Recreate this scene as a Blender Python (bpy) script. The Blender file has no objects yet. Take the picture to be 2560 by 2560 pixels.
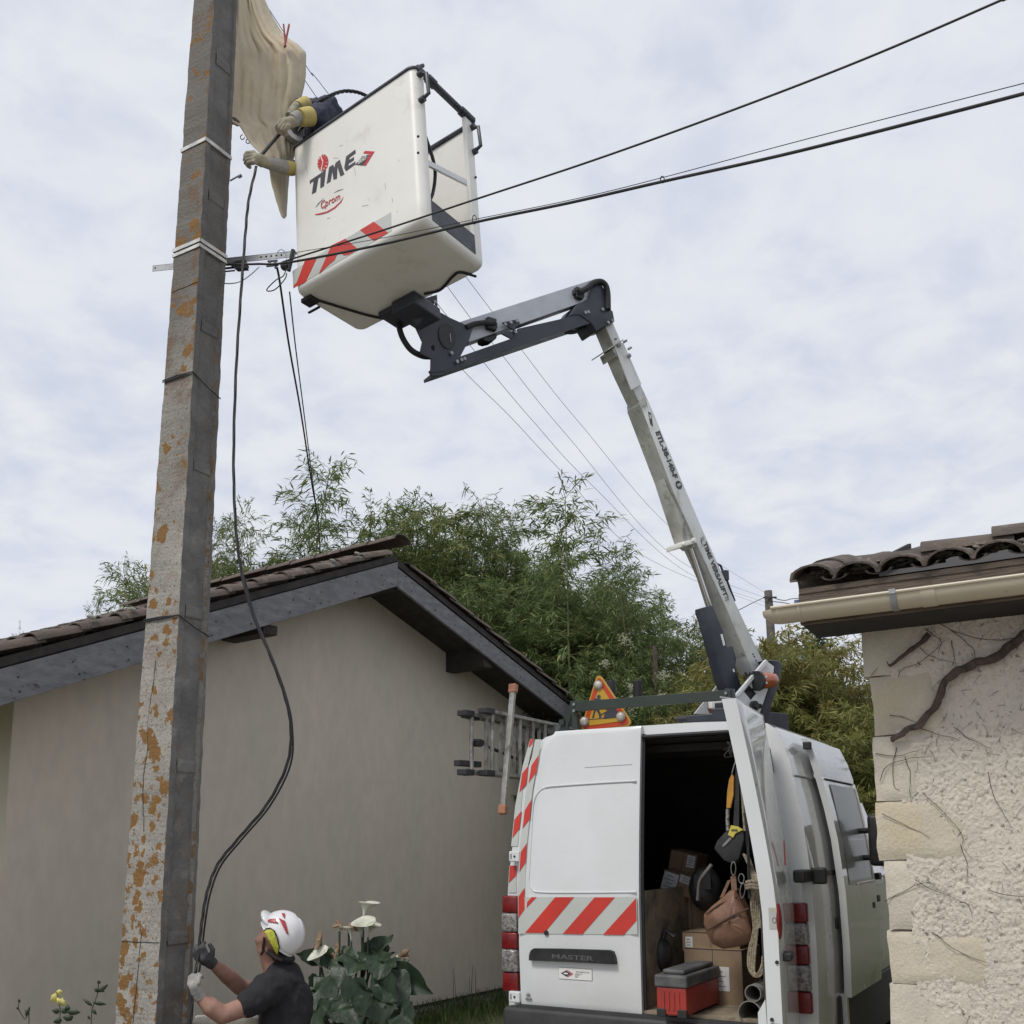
import bpy, bmesh, math, random
import numpy as np
from math import radians, sin, cos, pi, atan, sqrt, floor
from mathutils import Vector, Matrix, noise
from mathutils.geometry import tessellate_polygon
random.seed(7); rng = np.random.default_rng(7)
SC = bpy.context.scene; COL = SC.collection

# ------------------------------------------------------------ camera
F, PX, PY = 2530., 1280., 1650.
PITCH = atan((2120 - 1650) / F); ROLL = radians(0.9); CAMH = 1.75
_f = Vector((0, cos(PITCH), sin(PITCH))); _r0 = Vector((1, 0, 0)); _u0 = Vector((0, -sin(PITCH), cos(PITCH)))
_r = _r0 * cos(ROLL) - _u0 * sin(ROLL); _u = _u0 * cos(ROLL) + _r0 * sin(ROLL)
CAM = Vector((0, 0, CAMH))
cd = bpy.data.cameras.new('camera'); cam = bpy.data.objects.new('camera', cd); COL.objects.link(cam)
cd.sensor_width = 36; cd.sensor_fit = 'HORIZONTAL'; cd.lens = 36 * F / 2560; cd.shift_y = (PY - 1280) / 2560
cd.clip_start = .05; cd.clip_end = 2000
m = Matrix.Identity(4)
for i in range(3):
    m[i][0] = _r[i]; m[i][1] = _u[i]; m[i][2] = -_f[i]; m[i][3] = CAM[i]
cam.matrix_world = m
SC.camera = cam

# ------------------------------------------------------------ world, sun, exposure
SUN_AZ, SUN_EL = radians(222), radians(55)      # azimuth from +Y, clockwise
w = bpy.data.worlds.new('World'); SC.world = w; w.use_nodes = True
nt = w.node_tree; nt.nodes.clear()
def _n(t, **k):
    n = nt.nodes.new(t)
    for a, b in k.items(): setattr(n, a, b)
    return n
out = _n('ShaderNodeOutputWorld'); mix = _n('ShaderNodeMixShader')
bg1 = _n('ShaderNodeBackground'); bg2 = _n('ShaderNodeBackground')
sky = _n('ShaderNodeTexSky', sky_type='NISHITA', sun_disc=False, sun_elevation=SUN_EL, sun_rotation=SUN_AZ)
bg1.inputs[1].default_value = 0.10
nt.links.new(sky.outputs[0], bg1.inputs[0])
tc = _n('ShaderNodeTexCoord'); sep = _n('ShaderNodeSeparateXYZ'); nt.links.new(tc.outputs['Generated'], sep.inputs[0])
zm = _n('ShaderNodeMath', operation='MAXIMUM'); nt.links.new(sep.outputs[2], zm.inputs[0]); zm.inputs[1].default_value = 0.0
za = _n('ShaderNodeMath', operation='ADD'); nt.links.new(zm.outputs[0], za.inputs[0]); za.inputs[1].default_value = 0.22
dx = _n('ShaderNodeMath', operation='DIVIDE'); nt.links.new(sep.outputs[0], dx.inputs[0]); nt.links.new(za.outputs[0], dx.inputs[1])
dy = _n('ShaderNodeMath', operation='DIVIDE'); nt.links.new(sep.outputs[1], dy.inputs[0]); nt.links.new(za.outputs[0], dy.inputs[1])
cb = _n('ShaderNodeCombineXYZ'); nt.links.new(dx.outputs[0], cb.inputs[0]); nt.links.new(dy.outputs[0], cb.inputs[1])
nz = _n('ShaderNodeTexNoise'); nz.inputs['Scale'].default_value = 7.5; nz.inputs['Detail'].default_value = 8; nz.inputs['Roughness'].default_value = .58
nz.inputs['Distortion'].default_value = .25
nt.links.new(cb.outputs[0], nz.inputs['Vector'])
nz2 = _n('ShaderNodeTexNoise'); nz2.inputs['Scale'].default_value = 1.1; nz2.inputs['Detail'].default_value = 3
nt.links.new(cb.outputs[0], nz2.inputs['Vector'])
sm = _n('ShaderNodeMath', operation='ADD'); nt.links.new(nz.outputs[0], sm.inputs[0]); nt.links.new(nz2.outputs[0], sm.inputs[1])
mr = _n('ShaderNodeMapRange'); nt.links.new(sm.outputs[0], mr.inputs[0])
mr.inputs[1].default_value = .74; mr.inputs[2].default_value = 1.04; mr.inputs[3].default_value = .86; mr.inputs[4].default_value = 1.0
nt.links.new(mr.outputs[0], mix.inputs[0])
cr = _n('ShaderNodeValToRGB'); nt.links.new(nz.outputs[0], cr.inputs[0])
cr.color_ramp.elements[0].position = .35; cr.color_ramp.elements[0].color = (.60, .635, .725, 1)
cr.color_ramp.elements[1].position = .66; cr.color_ramp.elements[1].color = (.675, .695, .735, 1)
nt.links.new(cr.outputs[0], bg2.inputs[0]); bg2.inputs[1].default_value = 1.0
nt.links.new(bg1.outputs[0], mix.inputs[1]); nt.links.new(bg2.outputs[0], mix.inputs[2]); nt.links.new(mix.outputs[0], out.inputs[0])
sl = bpy.data.lights.new('sun', 'SUN'); sun = bpy.data.objects.new('sun', sl); COL.objects.link(sun)
sl.energy = 1.9; sl.angle = radians(14); sl.color = (1, .95, .88)
sd = Vector((sin(SUN_AZ) * cos(SUN_EL), cos(SUN_AZ) * cos(SUN_EL), sin(SUN_EL)))
sun.rotation_euler = sd.to_track_quat('Z', 'Y').to_euler(); sun.location = (0, 0, 30)
SC.view_settings.view_transform = 'Standard'; SC.view_settings.look = 'None'; SC.view_settings.exposure = 0.22
SC.view_settings.gamma = 1; SC.view_settings.use_curve_mapping = False
SC.render.engine = 'CYCLES'; SC.cycles.max_bounces = 5; SC.cycles.transparent_max_bounces = 6

# ------------------------------------------------------------ geometry helpers
V = Vector
def ray(px, py): return _f + _r * ((px - PX) / F) - _u * ((py - PY) / F)
def atY(px, py, Y):
    d = ray(px, py); return CAM + d * (Y / d.y)
def pl(px, py, p0, n):
    d = ray(px, py); return CAM + d * ((p0 - CAM).dot(n) / d.dot(n))

def empty(name, loc, label, cat, group=None):
    o = bpy.data.objects.new(name, None); COL.objects.link(o); o.location = loc
    o.empty_display_size = .2
    return tag(o, label, cat, group)
def tag(o, label=None, cat=None, group=None, kind=None):
    if label: o['label'] = label
    if cat: o['category'] = cat
    if group: o['group'] = group
    if kind: o['kind'] = kind
    return o
def root_loc(p):
    l = V((0, 0, 0))
    while p is not None: l = l + p.location; p = p.parent
    return l
def bevel_bm(bm, width, seg=2, ang=.5):
    es = [e for e in bm.edges if len(e.link_faces) == 2 and e.calc_face_angle(0) > ang]
    if es: bmesh.ops.bevel(bm, geom=es, offset=width, segments=seg, affect='EDGES', profile=.5, clamp_overlap=True)
class MB:
    """collects shapes (world coordinates) and links them as one mesh object"""
    def __init__(s): s.v = []; s.f = []
    def add(s, vs, fs):
        n = len(s.v); s.v += [tuple(v) for v in vs]; s.f += [tuple(i + n for i in f) for f in fs]; return s
    def obox(s, o, a, b, c):
        o, a, b, c = V(o), V(a), V(b), V(c)
        vs = [o, o + a, o + a + b, o + b, o + c, o + a + c, o + a + b + c, o + b + c]
        fs = [(0, 3, 2, 1), (4, 5, 6, 7), (0, 1, 5, 4), (1, 2, 6, 5), (2, 3, 7, 6), (3, 0, 4, 7)]
        if a.cross(b).dot(c) < 0: fs = [f[::-1] for f in fs]
        return s.add(vs, fs)
    def cbox(s, c, ex, ey, ez, sx, sy, sz):
        ex, ey, ez = V(ex).normalized() * sx, V(ey).normalized() * sy, V(ez).normalized() * sz
        return s.obox(V(c) - ex / 2 - ey / 2 - ez / 2, ex, ey, ez)
    def prism(s, pts, vec, holes=()):
        vec = V(vec); loops = [[V(p) for p in pts]] + [[V(p) for p in h] for h in holes]
        flat = [p for l in loops for p in l]; n = len(flat)
        tr = tessellate_polygon(loops) if (holes or len(pts) > 4) else [tuple(range(len(pts)))]
        nn = V((0, 0, 0))
        for t in tr:
            for i in range(1, len(t) - 1): nn += (flat[t[i]] - flat[t[0]]).cross(flat[t[i + 1]] - flat[t[0]])
        vs = flat + [p + vec for p in flat]; fs = []
        for t in tr:
            t = tuple(t)
            a = (flat[t[1]] - flat[t[0]]).cross(flat[t[2]] - flat[t[0]])
            if a.dot(vec) > 0: t = t[::-1]
            fs.append(t); fs.append(tuple(i + n for i in t[::-1]))
        k = 0
        for l in loops:
            m_ = len(l)
            for i in range(m_):
                j = (i + 1) % m_; fs.append((k + i, k + j, n + k + j, n + k + i))
            k += m_
        return s.add(vs, fs)
    def tube(s, path, r, n=8, cap=True, flat=1.0):
        P = [V(p) for p in path]; m_ = len(P); rs = r if isinstance(r, (list, tuple)) else [r] * m_
        vs = []; fs = []; up = None
        for i in range(m_):
            t = (P[min(i + 1, m_ - 1)] - P[max(i - 1, 0)])
            t = t.normalized() if t.length > 1e-9 else V((0, 0, 1))
            if up is None: up = V((0, 0, 1)) if abs(t.z) < .9 else V((1, 0, 0))
            up = (up - t * up.dot(t))
            up = up.normalized() if up.length > 1e-6 else t.orthogonal().normalized()
            sd_ = t.cross(up)
            for k in range(n):
                a = 2 * pi * k / n; vs.append(P[i] + (up * cos(a) + sd_ * sin(a) * flat) * rs[i])
        for i in range(m_ - 1):
            for k in range(n):
                j = (k + 1) % n; fs.append((i * n + k, i * n + j, (i + 1) * n + j, (i + 1) * n + k))
        if cap: fs.append(tuple(range(n))[::-1]); fs.append(tuple((m_ - 1) * n + k for k in range(n)))
        return s.add(vs, fs)
    def cyl(s, a, b, r, n=16, r2=None): return s.tube([a, b], [r, r if r2 is None else r2], n)
    def ell(s, c, ex, ey, ez, nu=16, nv=10):
        c, ex, ey, ez = V(c), V(ex), V(ey), V(ez); vs = [c + ez]; fs = []
        for j in range(1, nv):
            t = pi * j / nv
            for i in range(nu):
                a = 2 * pi * i / nu; vs.append(c + ez * cos(t) + (ex * cos(a) + ey * sin(a)) * sin(t))
        vs.append(c - ez)
        for i in range(nu): fs.append((0, 1 + i, 1 + (i + 1) % nu))
        for j in range(nv - 2):
            for i in range(nu):
                a = 1 + j * nu + i; b = 1 + j * nu + (i + 1) % nu; fs.append((a, a + nu, b + nu, b))
        l = len(vs) - 1
        for i in range(nu): fs.append((l, 1 + (nv - 2) * nu + (i + 1) % nu, 1 + (nv - 2) * nu + i))
        return s.add(vs, fs)
    def grid(s, rows, close=False):
        n = len(rows[0]); vs = [p for r in rows for p in r]; fs = []
        for i in range(len(rows) - 1):
            for k in range(n if close else n - 1):
                j = (k + 1) % n; fs.append((i * n + k, i * n + j, (i + 1) * n + j, (i + 1) * n + k))
        return s.add(vs, fs)
    def mesh(s, name, mat, loc=(0, 0, 0), bevel=0, smooth=False, seg=2, fixn=False):
        l = V(loc); me = bpy.data.meshes.new(name)
        me.from_pydata([(V(v) - l)[:] for v in s.v], [], s.f)
        if bevel or fixn:
            bm = bmesh.new(); bm.from_mesh(me)
            if fixn: bmesh.ops.remove_doubles(bm, verts=bm.verts, dist=1e-5); bmesh.ops.recalc_face_normals(bm, faces=bm.faces)
            if bevel: bmesh.ops.remove_doubles(bm, verts=bm.verts, dist=1e-6); bevel_bm(bm, bevel, seg)
            bm.to_mesh(me); bm.free()
        me.materials.append(mat)
        if smooth:
            for p in me.polygons: p.use_smooth = True
            if smooth != 'all': me.set_sharp_from_angle(angle=radians(38))
        me.update(); return me
    def build(s, name, mat, parent=None, bevel=0, smooth=False, label=None, kind=None, seg=2, fixn=False, base=None):
        l = root_loc(parent) if parent is not None else V(base if base is not None else (0, 0, 0))
        me = s.mesh(name, mat, l, bevel, smooth, seg, fixn)
        o = bpy.data.objects.new(name, me); COL.objects.link(o)
        if parent is not None: o.parent = parent
        else: o.location = l
        if label: o['label'] = label
        if kind: o['kind'] = kind
        return o
def struct(mb, name, mat, **k):
    o = mb.build(name, mat, **k); o['kind'] = 'structure'; return o
def copy_tree(o, parent=None):
    c = o.copy(); COL.objects.link(c)
    if parent is not None: c.parent = parent
    for ch in list(o.children): copy_tree(ch, c)
    return c
def text(name, s, size, org, ex, ey, mat, parent, shear=0, off=0, depth=.002, sx=1, align='CENTER'):
    """lettering as a thin solid standing proud of the surface it is printed on"""
    cu = bpy.data.curves.new('t', 'FONT'); cu.body = s; cu.size = size; cu.shear = shear; cu.offset = off
    cu.extrude = depth / 2; cu.align_x = align; cu.align_y = 'CENTER'; cu.resolution_u = 3
    to = bpy.data.objects.new('t', cu); COL.objects.link(to)
    dg = bpy.context.evaluated_depsgraph_get(); me = bpy.data.meshes.new_from_object(to.evaluated_get(dg))
    bpy.data.objects.remove(to)
    ex, ey = V(ex).normalized(), V(ey).normalized(); ez = ex.cross(ey).normalized(); l = root_loc(parent)
    for v in me.vertices:
        v.co = V(org) + ex * v.co.x * sx + ey * v.co.y + ez * (v.co.z + depth / 2) - l
    me.materials.clear(); me.materials.append(mat)
    for p in me.polygons: p.material_index = 0
    me.name = name
    o = bpy.data.objects.new(name, me); COL.objects.link(o); o.parent = parent
    return o
def lerp(a, b, t): return a + (b - a) * t
def interp(pts, x):
    if x <= pts[0][0]: return pts[0][1]
    for (a, b), (c, d) in zip(pts, pts[1:]):
        if x <= c: return b + (d - b) * (x - a) / (c - a)
    return pts[-1][1]
def spline(pts, n=8):
    P = [V(p) for p in pts]; P = [P[0] * 2 - P[1]] + P + [P[-1] * 2 - P[-2]]; o = []
    for i in range(1, len(P) - 2):
        for k in range(n):
            t = k / n; a, b, c, d = P[i - 1], P[i], P[i + 1], P[i + 2]
            o.append(.5 * ((2 * b) + (c - a) * t + (2 * a - 5 * b + 4 * c - d) * t * t + (3 * b - a - 3 * c + d) * t ** 3))
    o.append(P[-2]); return o

# ------------------------------------------------------------ materials
def mat(name, c1, c2=None, sc=4, lo=.4, hi=.62, rough=.7, metal=0, bump=0, bsc=40, bdet=5, c3=None, sc3=1.5, lo3=.5, hi3=.7,
        stretch=None, spec=.5, rvar=0, coat=0, trans=0, vor=0, fine=0.0, world=False):
    m_ = bpy.data.materials.new(name); m_.use_nodes = True; t = m_.node_tree; N_ = t.nodes; L_ = t.links
    b = N_['Principled BSDF']; b.inputs['Base Color'].default_value = (*c1, 1); b.inputs['Roughness'].default_value = rough
    b.inputs['Metallic'].default_value = metal; b.inputs['Specular IOR Level'].default_value = spec
    b.inputs['Coat Weight'].default_value = coat
    vec = N_.new('ShaderNodeNewGeometry').outputs['Position'] if world else N_.new('ShaderNodeTexCoord').outputs['Object']
    if stretch:
        mp = N_.new('ShaderNodeMapping'); mp.inputs['Scale'].default_value = stretch; L_.new(vec, mp.inputs[0]); vec = mp.outputs[0]
    def nz_(s, d=6, r=.6):
        n = N_.new('ShaderNodeTexNoise'); n.inputs['Scale'].default_value = s; n.inputs['Detail'].default_value = d
        n.inputs['Roughness'].default_value = r; L_.new(vec, n.inputs['Vector']); return n.outputs[0]
    def mr_(x, a, b_, c=0, d=1):
        r = N_.new('ShaderNodeMapRange'); r.inputs[1].default_value = a; r.inputs[2].default_value = b_
        r.inputs[3].default_value = c; r.inputs[4].default_value = d; L_.new(x, r.inputs[0]); return r.outputs[0]
    def mx_(f, a, b_, bt='MIX'):
        x = N_.new('ShaderNodeMix'); x.data_type = 'RGBA'; x.blend_type = bt
        if isinstance(f, float): x.inputs[0].default_value = f
        else: L_.new(f, x.inputs[0])
        for q, i in ((a, 6), (b_, 7)):
            if isinstance(q, tuple): x.inputs[i].default_value = (*q, 1)
            else: L_.new(q, x.inputs[i])
        return x.outputs[2]
    colr = c1; 
    if c2: colr = mx_(mr_(nz_(sc), lo, hi), c1, c2)
    if c3: colr = mx_(mr_(nz_(sc3, 4, .65), lo3, hi3), colr, c3)
    if fine: colr = mx_(mr_(nz_(sc * 14, 3), .3, .7, 0, fine), colr, (0.01, 0.01, 0.01))
    if not isinstance(colr, tuple): L_.new(colr, b.inputs['Base Color'])
    if rvar: L_.new(mr_(nz_(sc * 2), .3, .7, rough - rvar, min(1, rough + rvar)), b.inputs['Roughness'])
    if bump:
        h = nz_(bsc, bdet)
        if vor:
            v_ = N_.new('ShaderNodeTexVoronoi'); v_.inputs['Scale'].default_value = vor; L_.new(vec, v_.inputs['Vector'])
            a_ = N_.new('ShaderNodeMath'); a_.operation = 'ADD'; L_.new(h, a_.inputs[0]); L_.new(v_.outputs[0], a_.inputs[1]); h = a_.outputs[0]
        bp = N_.new('ShaderNodeBump'); bp.inputs['Strength'].default_value = bump; bp.inputs['Distance'].default_value = .02
        L_.new(h, bp.inputs['Height']); L_.new(bp.outputs[0], b.inputs['Normal'])
    return m_
def leafmat(name, ca, cbb, cc, tr=.35, sc=.9, rough=.5):
    """leaf: hue varies from leaf to leaf (random per island) and softly through the plant"""
    m_ = bpy.data.materials.new(name); m_.use_nodes = True; t = m_.node_tree; N_ = t.nodes; L_ = t.links
    b = N_['Principled BSDF']; b.inputs['Roughness'].default_value = rough; b.inputs['Specular IOR Level'].default_value = .35
    g = N_.new('ShaderNodeNewGeometry'); r = N_.new('ShaderNodeValToRGB'); e = r.color_ramp.elements
    e[0].position = 0; e[0].color = (*ca, 1); e[1].position = 1; e[1].color = (*cc, 1); k = e.new(.6); k.color = (*cbb, 1)
    k = e.new(.93); k.color = (*[(.7 * x + .3 * y) for x, y in zip(cbb, cc)], 1)
    L_.new(g.outputs['Random Per Island'], r.inputs[0])
    co = N_.new('ShaderNodeTexCoord'); n = N_.new('ShaderNodeTexNoise'); n.inputs['Scale'].default_value = sc; n.inputs['Detail'].default_value = 3
    L_.new(co.outputs['Object'], n.inputs['Vector'])
    oi = N_.new('ShaderNodeObjectInfo')
    hv = N_.new('ShaderNodeHueSaturation'); L_.new(r.outputs[0], hv.inputs['Color'])
    ad = N_.new('ShaderNodeMath'); ad.operation = 'MULTIPLY_ADD'; L_.new(n.outputs[0], ad.inputs[0]); ad.inputs[1].default_value = 1.3; ad.inputs[2].default_value = .35
    L_.new(ad.outputs[0], hv.inputs['Value'])
    hh = N_.new('ShaderNodeMapRange'); L_.new(oi.outputs['Random'], hh.inputs[0]); hh.inputs[3].default_value = .475; hh.inputs[4].default_value = .515
    L_.new(hh.outputs[0], hv.inputs['Hue'])
    L_.new(hv.outputs[0], b.inputs['Base Color'])
    tl = N_.new('ShaderNodeBsdfTranslucent'); L_.new(hv.outputs[0], tl.inputs[0]); ms = N_.new('ShaderNodeMixShader'); ms.inputs[0].default_value = tr
    L_.new(b.outputs[0], ms.inputs[1]); L_.new(tl.outputs[0], ms.inputs[2]); L_.new(ms.outputs[0], N_['Material Output'].inputs[0])
    return m_
WHITE = mat('white_paint', (.66, .68, .69), (.60, .615, .615), sc=1.5, lo=.45, hi=.75, rough=.25, coat=.8, rvar=.05)
WHITE2 = mat('white_gelcoat', (.80, .79, .75), (.74, .73, .68), sc=2.5, lo=.45, hi=.75, rough=.4, bump=.03, bsc=25, c3=(.60, .58, .52), sc3=5, lo3=.6, hi3=.85)
BOOMW = mat('boom_white', (.66, .68, .68), (.55, .56, .53), sc=3, rough=.45, c3=(.30, .30, .26), sc3=6, lo3=.56, hi3=.78, stretch=(1, 1, .6))
BOOMG = mat('boom_grease', (.45, .45, .41), (.30, .30, .25), sc=3, rough=.6, c3=(.12, .11, .09), sc3=9, lo3=.55, hi3=.72)
NAVY = mat('dark_navy_steel', (.026, .030, .045), (.04, .045, .06), sc=6, rough=.5, rvar=.1)
GREYST = mat('grey_steel', (.48, .50, .55), (.42, .44, .48), sc=5, rough=.5, metal=.2)
ALU = mat('aluminium', (.42, .41, .38), (.26, .25, .22), sc=8, rough=.45, metal=.6, c3=(.16, .15, .13), sc3=14)
ALUD = mat('dirty_aluminium', (.30, .30, .29), (.16, .155, .15), sc=8, rough=.5, metal=.4)
GALV = mat('galvanised', (.36, .37, .39), (.26, .27, .28), sc=20, rough=.5, metal=.5)
BLACK = mat('black_plastic', (.016, .017, .018), (.03, .03, .032), sc=8, rough=.55)
RUBBER = mat('rubber', (.013, .013, .015), rough=.65)
CABLE = mat('cable_sheath', (.010, .010, .012), (.025, .025, .028), sc=12, rough=.55)
CHROME = mat('chrome', (.6, .6, .6), rough=.15, metal=1)
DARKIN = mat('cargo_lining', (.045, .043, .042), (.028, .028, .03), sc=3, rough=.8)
GREEN_ST = mat('dark_green_steel', (.022, .032, .026), (.03, .042, .034), sc=5, rough=.5)
RED = mat('red_reflective', (.58, .045, .03), (.50, .04, .03), sc=3, rough=.4)
SILV = mat('white_reflective', (.52, .54, .52), (.48, .50, .48), sc=3, rough=.4)
REDG = mat('tail_lamp_red', (.13, .005, .007), (.20, .008, .008), sc=20, rough=.2, coat=.3, bump=.15, bsc=120)
CLRG = mat('tail_lamp_clear', (.34, .33, .32), (.12, .10, .10), sc=45, rough=.2, metal=.3, coat=.4, bump=.4, bsc=60)
INK = mat('dark_print', (.045, .045, .06), (.07, .07, .08), sc=10, rough=.6)
INKR = mat('red_print', (.52, .03, .04), rough=.5)
# ============================================================ ground
GRAVEL = mat('pale_gravel', (.34, .31, .26), (.26, .24, .20), sc=3, rough=.95, bump=.8, bsc=60, world=True)
GRASSG = mat('grass_ground', (.055, .075, .025), (.09, .085, .05), sc=1.2, rough=.95, bump=.6, bsc=30, c3=(.12, .10, .07), sc3=.5, lo3=.5, hi3=.62)
gb = MB(); n = 40
def gh(x, y): return -.02 + .03 * noise.noise(V((x * .6, y * .6, 0))) - .0 * y
rows = []
gx = [-400, -120, -40, -18] + [-12 + i * .8 for i in range(36)] + [22, 45, 130, 400]
gy = [-60, -20, -8] + [-3 + i * .8 for i in range(34)] + [28, 40, 80, 160, 500]
for y in gy: rows.append([V((x, y, gh(x, y) if abs(x) < 30 and y < 50 else 0)) for x in gx])
gb.grid(rows); struct(gb, 'ground', GRASSG, smooth='all')
# gravel yard the photographer and the van stand on
gv = MB(); rr_ = []
for j in range(20):
    t = j / 19; y = -14 + 26 * t; rr_.append([V((x * (1 if y > 0 else 1.8) + (y - 5) * .45 * (y > 5) + .3 * noise.noise(V((y * .5, x, 0))), y, .035)) for x in (-2.2 if y > 4 else -5.5, -.9, .4, 1.5 if y > 3.5 else 4.6)])
gv.grid(rr_); struct(gv, 'yard', GRAVEL, smooth='all')

# ============================================================ left house
HAZ = radians(34.8); HD = V((sin(HAZ), cos(HAZ), 0)); HN = V((cos(HAZ), -sin(HAZ), 0)); HP = V((-.8254, 12.0915, 0))
def hp(s, off, z): return HP + HD * s + HN * off + V((0, 0, z))
house = empty('house', hp(-1.6, 0, 0), 'rendered house gable with grey rake boards and old terracotta roof behind the pole', 'house')
WALLG = mat('grey_render', (.66, .585, .485), (.60, .545, .46), sc=.7, rough=.92, bump=.12, bsc=220, c3=(.58, .53, .45), sc3=1.1, lo3=.48, hi3=.8, fine=.10, world=True, stretch=(1, 1, .5))
WALLC = mat('cream_render', (.62, .57, .44), (.56, .51, .40), sc=1, rough=.9, bump=.1, bsc=200)
RAKE = mat('weathered_grey_paint', (.155, .155, .165), (.23, .23, .24), sc=7, lo=.4, hi=.7, rough=.75, stretch=(1, 1, 2.5), bump=.25, bsc=35,
           c3=(.055, .052, .05), sc3=12, lo3=.6, hi3=.72, world=True)
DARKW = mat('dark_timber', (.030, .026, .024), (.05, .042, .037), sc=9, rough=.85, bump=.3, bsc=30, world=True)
TILE = mat('terracotta_old', (.125, .088, .072), (.080, .066, .056), sc=6, lo=.35, hi=.65, rough=.9, bump=.5, bsc=45,
           c3=(.17, .165, .14), sc3=9, lo3=.56, hi3=.70, world=True)
LICH = mat('pale_lichen', (.42, .42, .36), (.30, .30, .24), sc=30, rough=.95)
SA, SL_, SR_ = -1.57, .413, .328
def rz(s, z0): return z0 - (SL_ * (SA - s) if s < SA else SR_ * (s - SA))
SLW, SRW = -5.3, 1.95
wall = MB(); wall.prism([hp(SLW, 0, -.1), hp(SRW, 0, -.1), hp(SRW, 0, rz(SRW, 4.63)), hp(SA, 0, 4.63), hp(SLW, 0, rz(SLW, 4.63))], HN * -.2)
wall.build('wall', WALLG, house)
sw = MB(); sw.obox(hp(SLW - .003, -.002, -.1), HN * -3.5, HD * .2, V((0, 0, rz(SLW, 4.6) + .1))); sw.build('side_wall', WALLC, house, label='cream rendered side wall')
sw = MB(); sw.obox(hp(SRW - .2, -.202, -.1), HN * -3.3, HD * .2, V((0, 0, rz(SRW, 4.6) + .1))); sw.build('side_wall', WALLG, house)
bw_ = MB(); bw_.prism([hp(SLW, -3.5, -.1), hp(SRW, -3.5, -.1), hp(SRW, -3.5, rz(SRW, 4.63)), hp(SA, -3.5, 4.63), hp(SLW, -3.5, rz(SLW, 4.63))], HN * .2); bw_.build('wall', WALLG, house)
pl_ = MB(); pl_.obox(hp(SLW, .002, -.1), HD * 6.8, HN * .02, V((0, 0, .16))); pl_.build('plinth', DARKW, house)
SLE, SRE = -6.5, 2.15
def slab(s0, s1, o0, o1, zb, th, name, m_, bev=0):
    b = MB(); b.obox(hp(s0, o0, rz(s0, zb)), hp(s1, 0, rz(s1, zb)) - hp(s0, 0, rz(s0, zb)), HN * (o1 - o0), V((0, 0, th))); return b.build(name, m_, house, bevel=bev)
# fascia boards on the rakes
slab(SLE, SA - .002, .60, .635, 4.51, .265, 'rake_board', RAKE, .004)
slab(SA + .002, SRE, .60, .635, 4.50, .205, 'rake_board', RAKE, .004)
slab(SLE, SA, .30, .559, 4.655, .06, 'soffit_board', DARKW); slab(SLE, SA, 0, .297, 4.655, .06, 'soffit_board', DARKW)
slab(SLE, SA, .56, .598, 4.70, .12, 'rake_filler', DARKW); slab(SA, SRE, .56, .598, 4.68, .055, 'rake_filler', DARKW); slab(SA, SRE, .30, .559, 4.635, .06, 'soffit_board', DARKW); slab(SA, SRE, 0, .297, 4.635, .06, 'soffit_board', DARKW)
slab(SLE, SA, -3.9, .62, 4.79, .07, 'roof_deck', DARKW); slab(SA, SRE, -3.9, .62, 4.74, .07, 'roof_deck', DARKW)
# eaves beam
b = MB(); b.obox(hp(SRE - .03, -3.9, rz(SRE, 4.55)), HN * 4.52, HD * .03, V((0, 0, .2))); b.build('eaves_board', RAKE, house)
# purlins
for s, zt, ph_ in ((SA - .09, 4.64, .16), (.03, rz(.03, 4.63), .24), (-3.35, rz(-3.55, 4.62), .09)):
    b = MB(); b.obox(hp(s, 0, zt - ph_), HD * .17, HN * .58, V((0, 0, ph_))); b.build('purlin', DARKW, house, bevel=.006)
# nails
nb = MB()
for s in np.arange(-5.6, 2, .42):
    for dz in (.06, .17):
        ss = s + random.uniform(-.05, .05); nb.cbox(hp(ss, .637, rz(ss, 4.51) + dz), HD, HN, V((0, 0, 1)), .012, .006, .012)
nb.build('nail_head', DARKW, house, kind='stuff')

# canal tiles ---------------------------------------------------------------
def tile_mb(o, along, across, up, L=.46, r0=.105, r1=.092, th=.014, flip=False, hgt=.66):
    """a half-round clay tile; o lower end centre, 'along' points up the slope"""
    b = MB(); n = 8; rows = []
    for (d, r) in ((0, r0), (L, r1)):
        for rr in (r, r - th):
            rows.append([V(o) + along * d + across * (cos(pi * k / n) * rr) + up * (sin(pi * k / n) * rr * hgt * (-1 if flip else 1)) for k in range(n + 1)])
    A, B_, C_, D_ = rows
    b.grid([A, C_]); b.grid([D_, B_]); b.grid([B_, A]); b.grid([C_, D_]);
    for k in (0, n): b.add([A[k], C_[k], D_[k], B_[k]], [(0, 1, 2, 3)])
    return b
tproto = tile_mb(V((0, 0, 0)), V((0, 1, 0)), V((1, 0, 0)), V((0, 0, 1))).mesh('roof_tile', TILE, smooth=True, fixn=True)
def place(me, name, parent, o, ax, ay, az):
    ob = bpy.data.objects.new(name, me); COL.objects.link(ob); ob.parent = parent
    mm = Matrix.Identity(4); oo = V(o) - root_loc(parent)
    for i in range(3): mm[i][0] = ax[i]; mm[i][1] = ay[i]; mm[i][2] = az[i]; mm[i][3] = oo[i]
    ob.matrix_basis = mm; return ob
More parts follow.
